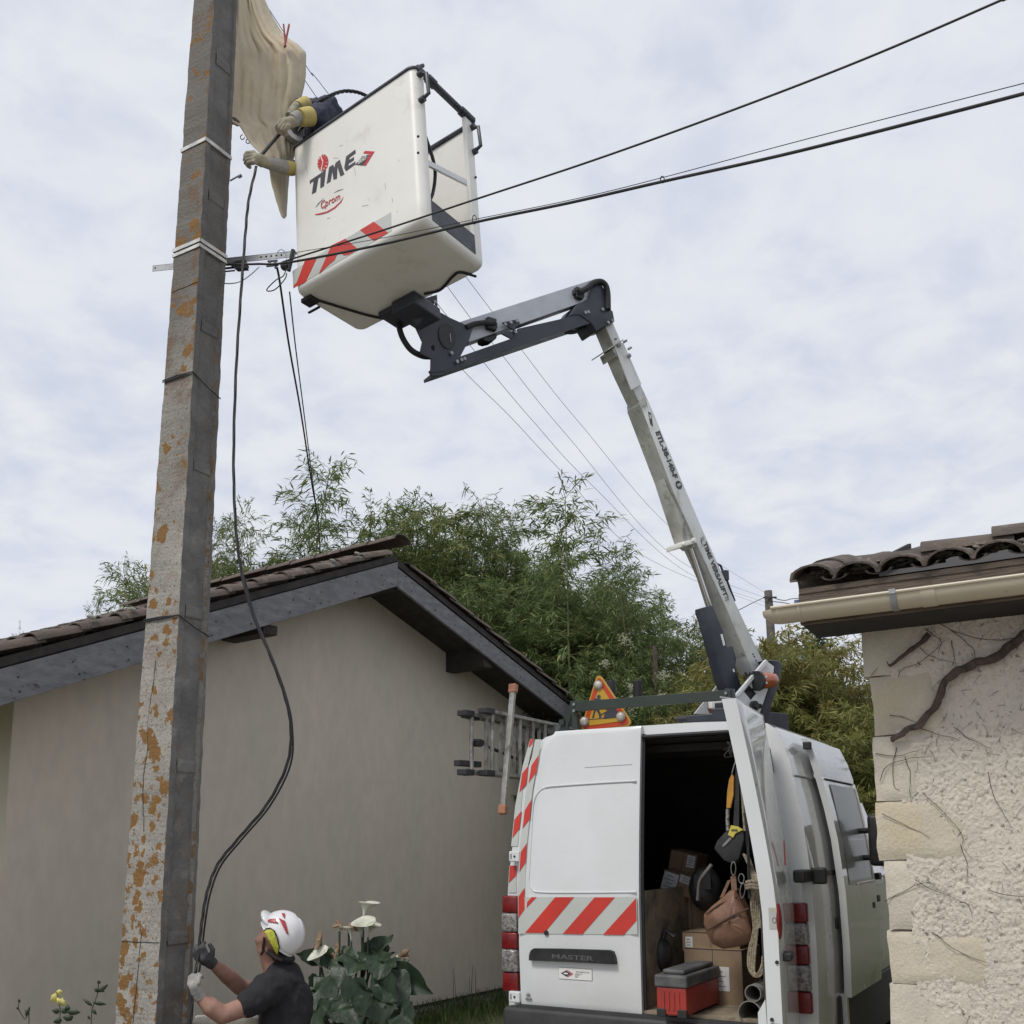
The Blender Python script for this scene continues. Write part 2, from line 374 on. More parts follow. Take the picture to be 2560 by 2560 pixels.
def tile_slope(s_low, s_top, z0, offs_ind, offs_stuff, dz):
    sg = 1 if s_top > s_low else -1
    a = (hp(s_top, 0, rz(s_top, z0)) - hp(s_low, 0, rz(s_low, z0))); Ls = a.length; a.normalize()
    up = a.cross(HN) * (1 if a.cross(HN).z > 0 else -1); up.normalize()
    stuff = MB()
    for off in offs_ind + offs_stuff:
        ind = off in offs_ind; nn = int(Ls / .37) + 1
        for k in range(nn):
            d = k * .37 + random.uniform(-.015, .015); 
            if d + .40 > Ls + .1: break
            o = hp(s_low, off, rz(s_low, z0) + dz) + a * d + up * random.uniform(-.004, .008)
            al = (a + up * -.055 + HN * random.uniform(-.02, .02)).normalized(); ac = (HN - al * HN.dot(al)).normalized(); uu = al.cross(ac); uu = uu if uu.z > 0 else -uu
            if uu.dot(ac.cross(al)) > 0: ac = -ac
            if ind: place(tproto, 'roof_tile', house, o + uu * .03, ac, al, uu)
            else: bb = tile_mb(o + uu * .03, al, ac, uu); stuff.add(bb.v, bb.f)
        # channel tiles between the covers
        if off != offs_ind[0] or True:
            for k in range(int(Ls / .37)):
                o = hp(s_low, off - .105, rz(s_low, z0) + dz) + a * (k * .37 + .02)
                al = (a + up * -.05).normalized(); bb = tile_mb(o + up * .055, al, HN, up, flip=True, r0=.085, r1=.1); stuff.add(bb.v, bb.f)
    return stuff
st1 = tile_slope(SLE - .05, SA, 4.86, [.56, .35, .14], [.14 - .21 * k for k in range(1, 20)], .02)
st2 = tile_slope(SRE + .05, SA, 4.81, [.56, .35], [.14 - .21 * k for k in range(0, 20)], .0)
st1.add(st2.v, st2.f); st1.build('roof_tile', TILE, house, kind='stuff', smooth=True)
# ridge tiles
for k in range(12):
    al = -HN + V((0, 0, random.uniform(-.01, .03))); al.normalize(); ac = HD; uu = V((0, 0, 1))
    place(tproto, 'ridge_tile', house, hp(SA, .70 - k * .40, 4.985 + random.uniform(0, .01)), ac * 1.35, al, uu * 1.1)
# mortar and rubble on the upper verge, lichen discs
lb = MB()
for s, h in ((-4.75, .145), (-5.1, .165), (-4.1, .12), (-2.55, .14), (-2.2, .15), (-3.1, .1)):
    c = hp(s, .662 - .02, rz(s, 4.86) + h - .03); lb.ell(c, HD * random.uniform(.02, .05), V((0, 0, 1)) * .016, HN * .012, 10, 5)
lb.build('lichen_patch', LICH, house, kind='stuff')

# ============================================================ stone building on the right
SAZ = radians(30); SL = V((cos(SAZ), -sin(SAZ), 0)); SN = V((-sin(SAZ), -cos(SAZ), 0)); SP = V((1.79, 5.0, 0))
def sp(s, off, z): return SP + SL * s + SN * off + V((0, 0, z))
stone = empty('stone_building', sp(.5, 0, 0), 'old limestone and rough plaster building with tiled eaves and beige gutter at right edge', 'building')
STONE = mat('limestone', (.59, .53, .42), (.50, .45, .36), sc=5, lo=.35, hi=.7, rough=.93, bump=.35, bsc=60, c3=(.56, .49, .35), sc3=4.5, lo3=.52, hi3=.68, fine=.12, world=True)
STONEP = mat('limestone_pale', (.60, .555, .46), (.50, .46, .385), sc=7, lo=.35, hi=.7, rough=.93, bump=.35, bsc=60, c3=(.36, .34, .29), sc3=3.5, lo3=.58, hi3=.75, fine=.12, world=True)
PLAST = mat('rough_plaster', (.64, .585, .505), (.56, .51, .44), sc=4, lo=.35, hi=.7, rough=.95, bump=.6, bsc=55, bdet=8, c3=(.26, .225, .18), sc3=36, lo3=.60, hi3=.66, world=True)
CORE = MB(); CORE.obox(sp(.012, -.03, -.1), SL * 4.5, SN * -4, V((0, 0, 3.02))); CORE.build('core_wall', STONEP, stone)
# plaster field, displaced
def pdisp(x, z):
    f = noise.fractal(V((x * 16, 0, z * 19)), 1.0, 2.0, 4); f2 = noise.noise(V((x * 3.1, 5, z * 3.1))); rdg = abs(noise.noise(V((x * 23, 9, z * 31))))
    rdg2 = abs(noise.noise(V((x * 41 + 6 * f2, 3, z * 55)))); return .007 + .0028 * f - .0080 * max(0, .07 - rdg) / .07 * (1 if f2 > -.15 else .3) - .006 * max(0, .06 - rdg2) / .06 + .006 * f2
nx, nz_ = 300, 380; rows = []
for j in range(nz_ + 1):
    z = -.05 + 2.95 * j / nz_; rows.append([sp(.10 + 1.35 * i / nx, pdisp(.10 + 1.35 * i / nx, z), z) for i in range(nx + 1)])
b = MB(); b.grid(rows); b.build('plaster', PLAST, stone, smooth='all')
b = MB(); b.obox(sp(1.45, .0, -.05), SL * 3, SN * -.03, V((0, 0, 2.95))); b.build('plaster', PLAST, stone)
# quoin stones
edges = [(-.05, .30, .24), (.30, .62, .40), (.62, .80, .30), (.80, 1.09, .40), (1.09, 1.335, .46), (1.335, 1.66, .33), (1.66, 1.945, .42), (1.945, 2.265, .24), (2.265, 2.562, .36), (2.562, 2.88, .28)]
def stone_block(s0, s1, z0, z1, off, m_):
    bm = bmesh.new(); nxx, nzz = 10, 9
    b = MB(); rows = []; sd = random.random() * 50
    def P(i, j, e):
        s = lerp(s0, s1, i / nxx); z = lerp(z0, z1, j / nzz)
        d = .5 * min(i, nxx - i, 2) / 2 + .5 * min(j, nzz - j, 2) / 2; d = min(i, nxx - i, j, nzz - j, 1)
        wob = .012 * noise.noise(V((s * 5 + sd, z * 5, 1))) + .008 * noise.noise(V((s * 22, z * 22, sd)))
        ds = (.014 * noise.noise(V((z * 9, sd, s))) if i in (0, nxx) else 0); dz = (.006 * noise.noise(V((s * 9, sd, 3))) if j in (0, nzz) else 0)
        return sp(s + ds, e * (off + wob - (.010 if d == 0 else 0)) + (1 - e) * -.06, z + dz)
    rows = [[P(i, j, 1) for i in range(nxx + 1)] for j in range(nzz + 1)]; b.grid(rows)
    for r_ in ([rows[0][i] for i in range(nxx + 1)], [rows[-1][i] for i in range(nxx, -1, -1)], [rows[j][0] for j in range(nzz, -1, -1)], [rows[j][-1] for j in range(nzz + 1)]):
        b.grid([[p - SN * .25 for p in r_], r_])
    return b.build('stone', m_, stone, smooth=True)
for k, (z0, z1, wd) in enumerate(edges):
    stone_block(-.015 + .012 * ((k * 7) % 3 - 1), wd - .05, z0 + .003, z1 - .003, .009, STONE if k % 2 == 0 or k == 6 else STONEP)
# side face of the wall (faces the van)
b = MB(); b.obox(sp(.008, -.2, -.05), SL * .05, SN * -3.8, V((0, 0, 2.93))); b.build('side_wall', STONEP, stone)
# eaves
TILE2 = mat('terracotta_eaves', (.135, .105, .088), (.075, .066, .058), sc=5, lo=.35, hi=.65, rough=.9, bump=.6, bsc=45, c3=(.24, .235, .20), sc3=14, lo3=.58, hi3=.70, world=True)
WOOD = mat('weathered_board', (.165, .128, .10), (.09, .07, .057), sc=4, lo=.3, hi=.7, rough=.85, bump=.6, bsc=14, stretch=(1, 1, 9), c3=(.05, .04, .035), sc3=2.5, lo3=.55, hi3=.7)
MORT = mat('lichened_mortar', (.20, .185, .16), (.10, .09, .08), sc=25, rough=.95, world=True)
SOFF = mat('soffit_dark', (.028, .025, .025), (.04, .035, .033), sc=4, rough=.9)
BEIGE = mat('beige_pvc', (.50, .44, .34), (.46, .40, .31), sc=3, rough=.45, c3=(.17, .13, .09), sc3=9, lo3=.66, hi3=.78)
b = MB(); b.obox(sp(-.245, .30, 2.80), SL * 3.3, SN * .035, V((0, 0, .155))); b.build('eaves_board', WOOD, stone, bevel=.005)
b = MB(); b.obox(sp(-.24, .296, 2.95), SL * 3.3, SN * .045, V((0, 0, .028))); b.build('tilting_batten', WOOD, stone, bevel=.003)
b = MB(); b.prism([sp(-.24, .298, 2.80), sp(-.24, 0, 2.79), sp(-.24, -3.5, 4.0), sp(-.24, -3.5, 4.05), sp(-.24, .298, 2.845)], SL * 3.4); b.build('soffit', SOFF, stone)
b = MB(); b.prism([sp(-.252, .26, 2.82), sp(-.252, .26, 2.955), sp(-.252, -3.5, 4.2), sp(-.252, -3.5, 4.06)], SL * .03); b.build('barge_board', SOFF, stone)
b = MB(); b.obox(sp(-.27, .292, 2.83), SL * .022, SN * .03, V((0, 0, .10))); b.build('blue_board_end', mat('faded_blue', (.10, .15, .26), rough=.7), stone)
rs = .33                                   # roof slope (rise per metre)
al0 = V((-SN.x, -SN.y, rs)).normalized(); up0 = SL.cross(al0); up0 = up0 if up0.z > 0 else -up0
t2 = tile_mb(V((0, 0, 0)), V((0, 1, 0)), V((1, 0, 0)), V((0, 0, 1)), L=.48, r0=.108, r1=.095, th=.014, hgt=.62).mesh('roof_tile', TILE2, smooth=True, fixn=True)
t3 = tile_mb(V((0, 0, 0)), V((0, 1, 0)), V((1, 0, 0)), V((0, 0, 1)), L=.48, r0=.062, r1=.075, th=.012, hgt=.4, flip=True).mesh('channel_tile', TILE2, smooth=True, fixn=True)
for c in range(13):
    s = -.165 + c * .205
    for k in range(2):
        o = sp(s, .375, 2.985) + al0 * (k * .36) + up0 * (.012 * 1)
        a = (al0 + up0 * -.03 + SL * random.uniform(-.03, .03)).normalized()
        place(t2, 'roof_tile', stone, o + (V((0, 0, .018 if c == 0 else 0))), SL, a, up0)
        if c < 12: place(t3, 'channel_tile', stone, sp(s + .1025, .36, 3.018) + al0 * (k * .36), SL, a, up0)
# verge row raised on mortar
t4 = tile_mb(V((0, 0, 0)), V((0, 1, 0)), V((1, 0, 0)), V((0, 0, 1)), L=.40, r0=.092, r1=.078, th=.014, hgt=.75).mesh('ridge_tile', TILE2, smooth=True, fixn=True)
for k in range(10):
    a = (SL + V((0, 0, -.02 + random.uniform(-.012, .012)))).normalized(); 
    o = sp(-.30 + k * .31, .17, 3.055 + .021 * min(k, 4) + (.0 if k else -.015)); ac = SN * -1
    place(t4, 'ridge_tile', stone, o + V((0, 0, .0)), ac, a * 1.0, V((0, 0, 1)))
b = MB(); b.prism([sp(-.20, .12, 3.04), sp(-.20, -3.5, 3.66), sp(-.20, -3.5, 3.60), sp(-.20, .12, 2.98)], SL * 3.2); b.build('roof_deck', TILE2, stone)
b = MB()
for k in range(330):
    o = sp(random.uniform(-.2, 2.2), .245 + random.uniform(-.02, .02), 3.065 + random.uniform(-.01, .02))
    b.ell(o, SL * random.uniform(.006, .03) + up0 * random.uniform(-.006, .006), al0 * random.uniform(.006, .02), up0 * random.uniform(.004, .012), 6, 4)
b.build('mortar', MORT, stone, kind='stuff')
# gutter: half round, with rolled lip, end cap, joints and bracket
GC = lambda s: sp(s, .41, 2.865)
def halfpipe(b, s0, s1, r, th, n=12):
    o = [[GC(s) + SN * (cos(pi + pi * k / n) * r) + V((0, 0, sin(pi + pi * k / n) * r)) for k in range(n + 1)] for s in (s0, s1)]
    i = [[GC(s) + SN * (cos(pi + pi * k / n) * (r - th)) + V((0, 0, sin(pi + pi * k / n) * (r - th))) for k in range(n + 1)] for s in (s0, s1)]
    b.grid(o); b.grid([i[1], i[0]]); b.grid([i[0], o[0]]); b.grid([o[1], i[1]])
    for k in (0, n): b.add([o[0][k], i[0][k], i[1][k], o[1][k]], [(0, 1, 2, 3)])
gu = MB(); halfpipe(gu, -.315, 3, .066, .004); g = gu.build('gutter', BEIGE, stone, smooth=True, fixn=True)
b = MB(); b.tube([GC(-.345) + SN * .068 + V((0, 0, .004)), GC(3) + SN * .068 + V((0, 0, .004))], .0085, 8); b.build('gutter_lip', BEIGE, stone, smooth=True)
b = MB(); rows = []
for t in range(5):
    a = t / 4 * pi / 2; rows.append([GC(-.315) - SL * (sin(a) * .09) + (SN * (cos(pi + pi * k / 12)) + V((0, 0, sin(pi + pi * k / 12)))) * (.067 * max(.02, cos(a))) for k in range(13)])
b.grid(rows); b.build('gutter_end', BEIGE, stone, smooth='all')
for s in (-.22, .33): bb = MB(); halfpipe(bb, s, s + .012 + (.05 if s > 0 else 0), .0695, .006); bb.build('gutter_joint', BEIGE, stone, smooth=True, fixn=True)
bb = MB(); halfpipe(bb, .20, .228, .071, .007); bb.obox(GC(.20) + SN * .055 + V((0, 0, -.005)), SL * .028, SN * .026, V((0, 0, .022))); bb.build('gutter_bracket', GALV, stone, smooth=True, fixn=True)

# ---- the bare vine on the wall
vine = empty('climbing_vine', sp(.3, .02, 1.9), 'bare twisted woody vine branch crossing the plaster wall under the eaves', 'vine')
BARK = mat('vine_bark', (.115, .085, .07), (.06, .045, .04), sc=20, rough=.95, bump=1, bsc=60, stretch=(1, 1, .6), world=True)
def wp(px, py, off=.02): return pl(px, py, SP + SN * off, SN)
def vtube(b, pts, r0, r1, off=.03, wob=.006, n=8, sub=6):
    P = spline([wp(x, y, off) for x, y in pts], sub)
    P = [p + V((noise.noise(p * 19), noise.noise(p * 23 + V((5, 0, 0))), noise.noise(p * 17))) * wob for p in P]
    b.tube(P, [lerp(r0, r1, i / (len(P) - 1)) * (1 + .25 * noise.noise(P[i] * 31)) for i in range(len(P))], n)
b = MB(); tr = [(2230, 1852), (2290, 1812), (2335, 1765), (2350, 1728), (2378, 1690), (2430, 1660), (2480, 1650), (2530, 1612), (2600, 1565), (2700, 1510)]
vtube(b, tr, .012, .024, .040, .012, 10, 8); vtube(b, [(x + 3, y + 4) for x, y in tr], .009, .014, .045, .018, 8, 8); b.build('main_stem', BARK, vine, smooth=True)
b = MB(); vtube(b, [(2222, 1665), (2260, 1638), (2300, 1608), (2325, 1585)], .007, .014, .035, .008); vtube(b, [(2222, 1665), (2218, 1652)], .004, .002); b.build('branch', BARK, vine, smooth=True)
b = MB(); tw = [[(2245, 1690), (2255, 1675), (2300, 1655), (2340, 1625), (2360, 1600)], [(2300, 1620), (2330, 1640), (2390, 1660)], [(2380, 1600), (2385, 1640), (2380, 1665)],
    [(2224, 1785), (2260, 1795), (2290, 1805)], [(2240, 1870), (2232, 1920), (2236, 1965), (2250, 1975)], [(2190, 1885), (2240, 1890), (2310, 1872)], [(2198, 1955), (2215, 1920), (2270, 1895), (2330, 1890)],
    [(2262, 1890), (2275, 1935), (2276, 2005)], [(2212, 2255), (2265, 2225), (2318, 2208), (2345, 2225), (2375, 2240)], [(2205, 2035), (2260, 2060), (2325, 2095)], [(2400, 2255), (2420, 2260), (2430, 2290)],
    [(2310, 1985), (2360, 2030), (2400, 2080), (2405, 2110)], [(2470, 1930), (2485, 1990), (2530, 2070)], [(2330, 2330), (2390, 2375), (2470, 2410)], [(2290, 2200), (2330, 2225), (2420, 2260)],
    [(2350, 1560), (2420, 1590), (2500, 1600), (2580, 1590)], [(2380, 1575), (2430, 1620), (2440, 1650)], [(2180, 1690), (2192, 1670)], [(2310, 1570), (2350, 1600), (2345, 1640)], [(2400, 2110), (2415, 2160), (2418, 2205)],
    [(2470, 2225), (2530, 2240), (2600, 2238)], [(2385, 1820), (2430, 1850), (2480, 1872)], [(2290, 1815), (2340, 1835), (2400, 1850)]]
for t in tw: vtube(b, t, .0020, .0010, .018, .008, 5, 5)
for k in range(90):
    x, y = random.uniform(2290, 2580), random.uniform(1640, 2550); dx_, dy_ = random.uniform(-26, 26), random.uniform(-4, 34)
    vtube(b, [(x, y), (x + dx_ * .5 + random.uniform(-5, 5), y + dy_ * .5), (x + dx_, y + dy_)], .0011, .0005, .010, .006, 4, 3)
b.build('twigs', BARK, vine, kind='stuff', smooth=True)
# ============================================================ concrete pole
PAZ = radians(29.8); PV = V((sin(PAZ), cos(PAZ), 0)); PU = V((cos(PAZ), -sin(PAZ), 0)); PYD = 6.3
def lichen_mat():
    m_ = bpy.data.materials.new('pole_concrete'); m_.use_nodes = True; t = m_.node_tree; N_ = t.nodes; L_ = t.links; b = N_['Principled BSDF']; b.inputs['Roughness'].default_value = .93
    g = N_.new('ShaderNodeNewGeometry'); P = g.outputs['Position']
    def nz_(s, d=5, r=.6, vec=P):
        n = N_.new('ShaderNodeTexNoise'); n.inputs['Scale'].default_value = s; n.inputs['Detail'].default_value = d; n.inputs['Roughness'].default_value = r; L_.new(vec, n.inputs['Vector']); return n
    def mr_(x, a, bb, c=0, d=1):
        r = N_.new('ShaderNodeMapRange'); r.inputs[1].default_value = a; r.inputs[2].default_value = bb; r.inputs[3].default_value = c; r.inputs[4].default_value = d; L_.new(x, r.inputs[0]); return r.outputs[0]
    def mx_(f, a, bb):
        x = N_.new('ShaderNodeMix'); x.data_type = 'RGBA'; L_.new(f, x.inputs[0])
        for q, i in ((a, 6), (bb, 7)):
            if isinstance(q, tuple): x.inputs[i].default_value = (*q, 1)
            else: L_.new(q, x.inputs[i])
        return x.outputs[2]
    def mu(a, bb, op='MULTIPLY'):
        x = N_.new('ShaderNodeMath'); x.operation = op
        for i, q in enumerate((a, bb)):
            if isinstance(q, (int, float)): x.inputs[i].default_value = q
            else: L_.new(q, x.inputs[i])
        return x.outputs[0]
    base = mx_(mr_(nz_(2.2).outputs[0], .35, .65), (.385, .365, .325), (.27, .255, .23))
    base = mx_(mr_(nz_(55, 3).outputs[0], .58, .68), base, (.12, .115, .11))
    base = mx_(mr_(nz_(70, 3, .5, P).outputs[0], .64, .72), base, (.55, .54, .5))
    # height: the top is darker, stained grey and rust
    sp_ = N_.new('ShaderNodeSeparateXYZ'); L_.new(P, sp_.inputs[0])
    ht = mr_(mu(sp_.outputs[2], mr_(nz_(1.3).outputs[0], 0, 1, -1.2, 1.2), 'ADD'), 3.6, 5.8)
    base = mx_(mu(ht, .8), base, (.125, .115, .105)); base = mx_(mu(mr_(nz_(4.5, 4, .65).outputs[0], .50, .62), mr_(sp_.outputs[2], 2.5, 5.5, .1, .75)), base, (.16, .095, .055))
    # side faces turned from the sun: their shade is painted in by normal
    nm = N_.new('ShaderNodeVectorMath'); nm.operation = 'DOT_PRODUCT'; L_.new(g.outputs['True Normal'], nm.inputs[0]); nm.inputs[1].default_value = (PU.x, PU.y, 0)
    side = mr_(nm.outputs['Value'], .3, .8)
    side_shade = mx_(mr_(nz_(6, 4).outputs[0], .35, .65), (.135, .13, .125), (.20, .195, .188))
    base = mx_(mu(side, mr_(nz_(9).outputs[0], .2, .45)), base, side_shade)
    # orange lichen: round warped spots
    wv = N_.new('ShaderNodeVectorMath'); wv.operation = 'ADD'; L_.new(P, wv.inputs[0]); w2 = N_.new('ShaderNodeVectorMath'); w2.operation = 'SCALE'
    L_.new(nz_(22, 3).outputs['Color'], w2.inputs[0]); w2.inputs['Scale'].default_value = .085; L_.new(w2.outputs[0], wv.inputs[1])
    def blob(scale, lo, hi, off):
        ad = N_.new('ShaderNodeVectorMath'); ad.operation = 'ADD'; L_.new(wv.outputs[0], ad.inputs[0]); ad.inputs[1].default_value = off
        v_ = N_.new('ShaderNodeTexVoronoi'); v_.inputs['Scale'].default_value = scale; L_.new(ad.outputs[0], v_.inputs['Vector'])
        return mr_(v_.outputs['Distance'], lo, hi, 1, 0)
    dens = mr_(mu(nz_(3.1, 2).outputs[0], mr_(sp_.outputs[2], 1.5, 6, .06, -.06), 'ADD'), .51, .54)
    dens2 = mr_(mu(nz_(4.3, 2, .5, wv.outputs[0]).outputs[0], mr_(sp_.outputs[2], 1.5, 6, .05, -.07), 'ADD'), .51, .54)
    b1 = mu(blob(7.0, .36, .40, (0, 0, 0)), dens); b2 = mu(blob(13, .34, .38, (3, 1, 0)), dens2)
    b3 = mr_(nz_(5.5, 5, .7, wv.outputs[0]).outputs[0], .64, .655)
    lf = mu(mu(b1, b2, 'MAXIMUM'), b3, 'MAXIMUM'); sf = mr_(side, 0, 1, 1, .12); lf = mu(lf, sf)
    oc = mx_(mr_(nz_(60, 3).outputs[0], .35, .65), (.245, .125, .032), (.19, .105, .04))
    base = mx_(lf, base, oc)
    L_.new(base, b.inputs['Base Color'])
    bp = N_.new('ShaderNodeBump'); bp.inputs['Strength'].default_value = .9; bp.inputs['Distance'].default_value = .012
    L_.new(nz_(48, 6, .7).outputs[0], bp.inputs['Height']); L_.new(bp.outputs[0], b.inputs['Normal'])
    return m_
CONC = lichen_mat()
PM0 = atY(388, 2560, PYD); PM1 = atY(535, 0, PYD)
def polecorner(y_, M, Lx, Rx):
    a = pl(Lx, y_, M, PV); b_ = pl(Rx, y_, M, PU); return (a - M).length * .985, (b_ - M).length * .985
a0, b0 = polecorner(2560, PM0, 286, 475); a1, b1 = polecorner(0, PM1, 488, 582)
def pole_at(z):
    t = (z - PM0.z) / (PM1.z - PM0.z); return PM0 + (PM1 - PM0) * t, lerp(a0, a1, t), lerp(b0, b1, t)
def pp(z, s, d):
    """pole surface: s 0..1 across the front face from its right corner, d 0..1 back along the side"""
    M, a, b_ = pole_at(z); return M - PU * (a * s) + PV * (b_ * d)
pole = empty('concrete_pole', pp(0, .5, .5), 'tall lichen spotted concrete utility pole with recessed side and white steel bands', 'utility pole')
ZT = 8.3; zs = list(np.arange(-.1, ZT, .025))
def ring_shaft(b, quad, wob=.006):
    """quad: list of (s,d) corners -> a long closed prism with slightly worn edges"""
    rows = []
    for z in zs:
        r_ = []
        for (s, d) in quad:
            p = pp(z, s, d); r_.append(p + V((noise.noise(p * 9) + .35 * noise.noise(p * 31), noise.noise(p * 11 + V((7, 0, 0))) + .35 * noise.noise(p * 33), 0)) * wob)
        rows.append(r_)
    b.grid(rows, close=True); n_ = len(b.v); k = len(quad); b.f.append(tuple(range(n_ - k, n_)))
b = MB()
prof = [(0, 0), (1, 0), (1, 1), (0, 1), (-.0, .90), (.075, .85), (.075, .25), (0, .19)]     # H section with a pocket in the right side
ring_shaft(b, prof)
b.build('shaft', CONC, pole, bevel=0, fixn=True)
def z_at(y_, s=0, d=0):
    lo_, hi_ = 0., 8.3
    for _i in range(30):
        mid = (lo_ + hi_) / 2; p = pp(mid, s, d); q = p - CAM; yy = PY - F * q.dot(_u) / q.dot(_f)
        if yy > y_: lo_ = mid
        else: hi_ = mid
    return mid
for yb in (2350, 1912, 1520, 1150, 800, 470, 130):
    z = z_at(yb); b = MB(); b.prism([pp(z - .045, .074, .26), pp(z - .035, .035, .255), pp(z + .02, .035, .255), pp(z + .045, .074, .26)], PV * pole_at(z)[2] * .60)
    b.build('cross_rib', CONC, pole, bevel=.004)
# pour seams and a long crack on the front face
SEAM = mat('crack_dark', (.05, .047, .043), rough=1)
b = MB()
for y_ in (2357, 1537 - 0, 935, 705):
    z = z_at(y_); b.tube([pp(z + .004 * noise.noise(V((i, z, 0))), i / 10 * .98 + .01, -.006) for i in range(11)], .0022, 5)
cr_ = [(2560, .55), (2480, .52), (2400, .50), (2330, .47)]; cr2 = [(2080, .60), (1950, .72), (1880, .66), (1790, .70), (1700, .62), (1650, .60)]
for c_ in (cr_, cr2):
    P = spline([pp(z_at(y_, s_), s_, -.007) for y_, s_ in c_], 8); P = [p + PU * (.006 * noise.noise(p * 30)) for p in P]; b.tube(P, .0018, 5)
b.build('crack', SEAM, pole, kind='stuff')
BAND = mat('white_band', (.70, .70, .68), (.45, .45, .44), sc=14, rough=.45, metal=.2)
def band(y_, hgt, name='strap', m_=BAND):
    z = z_at(y_); o = .012; q = [(-.0 - .03, -.035), (1.03, -.035), (1.03, 1.03), (-.03, 1.03)]
    b = MB()
    for i in range(4):
        s0, d0 = q[i]; s1, d1 = q[(i + 1) % 4]; P0, P1 = pp(z, s0, d0), pp(z, s1, d1); nrm = (P1 - P0).cross(V((0, 0, 1))).normalized()
        b.obox(P0, P1 - P0, nrm * .004, V((0, 0, hgt)))
    return b.build(name, m_, pole)
band(352, .028); band(604, .026); band(617, .024)
# dark wires tied round the shaft
for y_ in (1540, 932):
    z = z_at(y_); b = MB()
    for k in range(2):
        b.tube([pp(z + .012 * k, 1.03, -.03), pp(z + .012 * k, .5, -.045), pp(z + .004, -.03, -.035), pp(z - .055, -.04, .5), pp(z - .09, -.03, 1.02)], .0045, 6)
    b.build('tie_wire', CABLE, pole)
# little bolt on the band's tail
z = z_at(352); b = MB(); e = pp(z - .17, -.04, 1.0); b.cyl(e, e + PU * .10 + V((0, 0, .01)), .006, 8); b.cyl(e + PU * .08, e + PU * .105, .012, 8); b.build('band_bolt', GALV, pole)
# crossarm: a pierced galvanised angle passing behind the shaft
def aw(px, py, Y=6.62): return atY(px, py, Y)
A0, A1 = aw(381, 671, 6.75), aw(738, 634, 6.60); ad = (A1 - A0).normalized(); aup = V((0, 0, 1)); an = ad.cross(aup).normalized()
if an.y > 0: an = -an
h_ = .046; holes = []
def hole(c, r, n=8): return [c + ad * (cos(2 * pi * k / n) * r) + aup * (sin(2 * pi * k / n) * r) for k in range(n)]
Lr = (A1 - A0).length
holes = [hole(A0 + ad * .02, .009)] + [hole(A0 + ad * (Lr * f_), .0085) for f_ in (.765, .80, .835, .87, .905, .97)]
b = MB(); b.prism([A0 - aup * h_ / 2, A1 - aup * h_ / 2, A1 + aup * h_ / 2, A0 + aup * h_ / 2], -an * .005, holes)
b.obox(A0 + aup * h_ / 2, ad * Lr, -an * .04, -aup * .005); b.build('crossarm', GALV, pole)
b = MB(); c = A0 + ad * (Lr * .485); b.cbox(c - aup * .045, ad, an, aup, .035, .05, .085); b.cbox(c - aup * .06 + ad * .07, ad, an, aup, .12, .012, .014); b.cbox(c - aup * .085 + ad * .06, ad, an, aup, .10, .01, .01)
b.build('clamp_plate', NAVY, pole, bevel=.003)
b = MB(); c = A0 + ad * (Lr * .63) - aup * .062; b.prism([c - ad * .06 - aup * .0, c - ad * .02 + aup * .022, c + ad * .04 + aup * .028, c + ad * .055 - aup * .005, c + ad * .05 - aup * .03, c - ad * .02 - aup * .03], an * .04)
b.build('cable_clamp', BLACK, pole, bevel=.006)
b = MB(); c = A0 + ad * (Lr * .845) - aup * .04; b.cbox(c, ad, an, aup, .075, .012, .012); b.cbox(c + ad * .02 - aup * .014, ad, an, aup, .018, .012, .03); b.cbox(c - ad * .02 - aup * .014, ad, an, aup, .014, .012, .03)
b.cbox(c - aup * .035, ad, an, aup, .09, .012, .014); b.build('hanger', NAVY, pole, bevel=.002)
b = MB(); c = A0 + ad * (Lr * .93) - aup * .09; b.ell(c, ad * .032, an * .03, aup * .034, 10, 7); b.cbox(c, ad, an, aup, .05, .05, .03); b.build('connector', BLACK, pole, bevel=.004)
b = MB(); c = A0 + ad * (Lr * .985) - aup * .06; b.tube([c + aup * .09, c - ad * .01 + aup * .03, c - ad * .03 - aup * .07], .016, 8); b.build('dead_end_clamp', BLACK, pole, smooth=True)

# ============================================================ overhead cables
def cable(name, pts, r, label, cat='cable', group=None, n=8, twist=0, m_=CABLE, sub=8, root=True, ext=False):
    if ext: pts = list(pts) + [pts[-1] + (pts[-1] - pts[-2]).normalized() * 3 + V((0, 0, .05)), pts[-1] + (pts[-1] - pts[-2]).normalized() * 7 + V((0, 0, .3))]
    P = spline(pts, sub); b = MB(); b.tube(P, r, n)
    o = b.build(name, m_, None, smooth=True, base=P[0]); tag(o, label, cat, group); return o, P
def yl(x, y1=0): return 1 / (.1567 + .0000587 * (x - 722)) if x > 722 else 6.38 + (722 - x) * .0012
c1 = [atY(x, y, yl(x)) for x, y in ((712, 655), (722, 650), (950, 578), (1193, 497), (1480, 402), (1800, 287), (2150, 152), (2504, 0), (2700, -90))]
cable('overhead_cable', c1, .0060, 'upper of the thick black overhead cables crossing in front of the bucket to top right', 'cable', 'thick overhead cables', ext=True)
c2 = [atY(x, y, yl(x, y1=4.3)) for x, y in ((560, 662), (640, 660), (722, 656), (950, 612), (1186, 556), (1420, 508), (1656, 454), (2000, 377), (2560, 234), (2750, 180))]
cable('overhead_cable', c2, .0080, 'thickest black overhead cable, lower of the two leaving the pole bracket to the right', 'cable', 'thick overhead cables', ext=True)
c3 = [atY(x, y, yl(x, y1=4.3) - .01) for x, y in ((735, 632), (950, 596), (1199, 546), (1440, 497), (1656, 444), (2000, 352), (2560, 208), (2750, 160))]
cable('messenger_wire', c3, .0022, 'thin wire tied along the thick lower overhead cable', 'wire', ext=True)
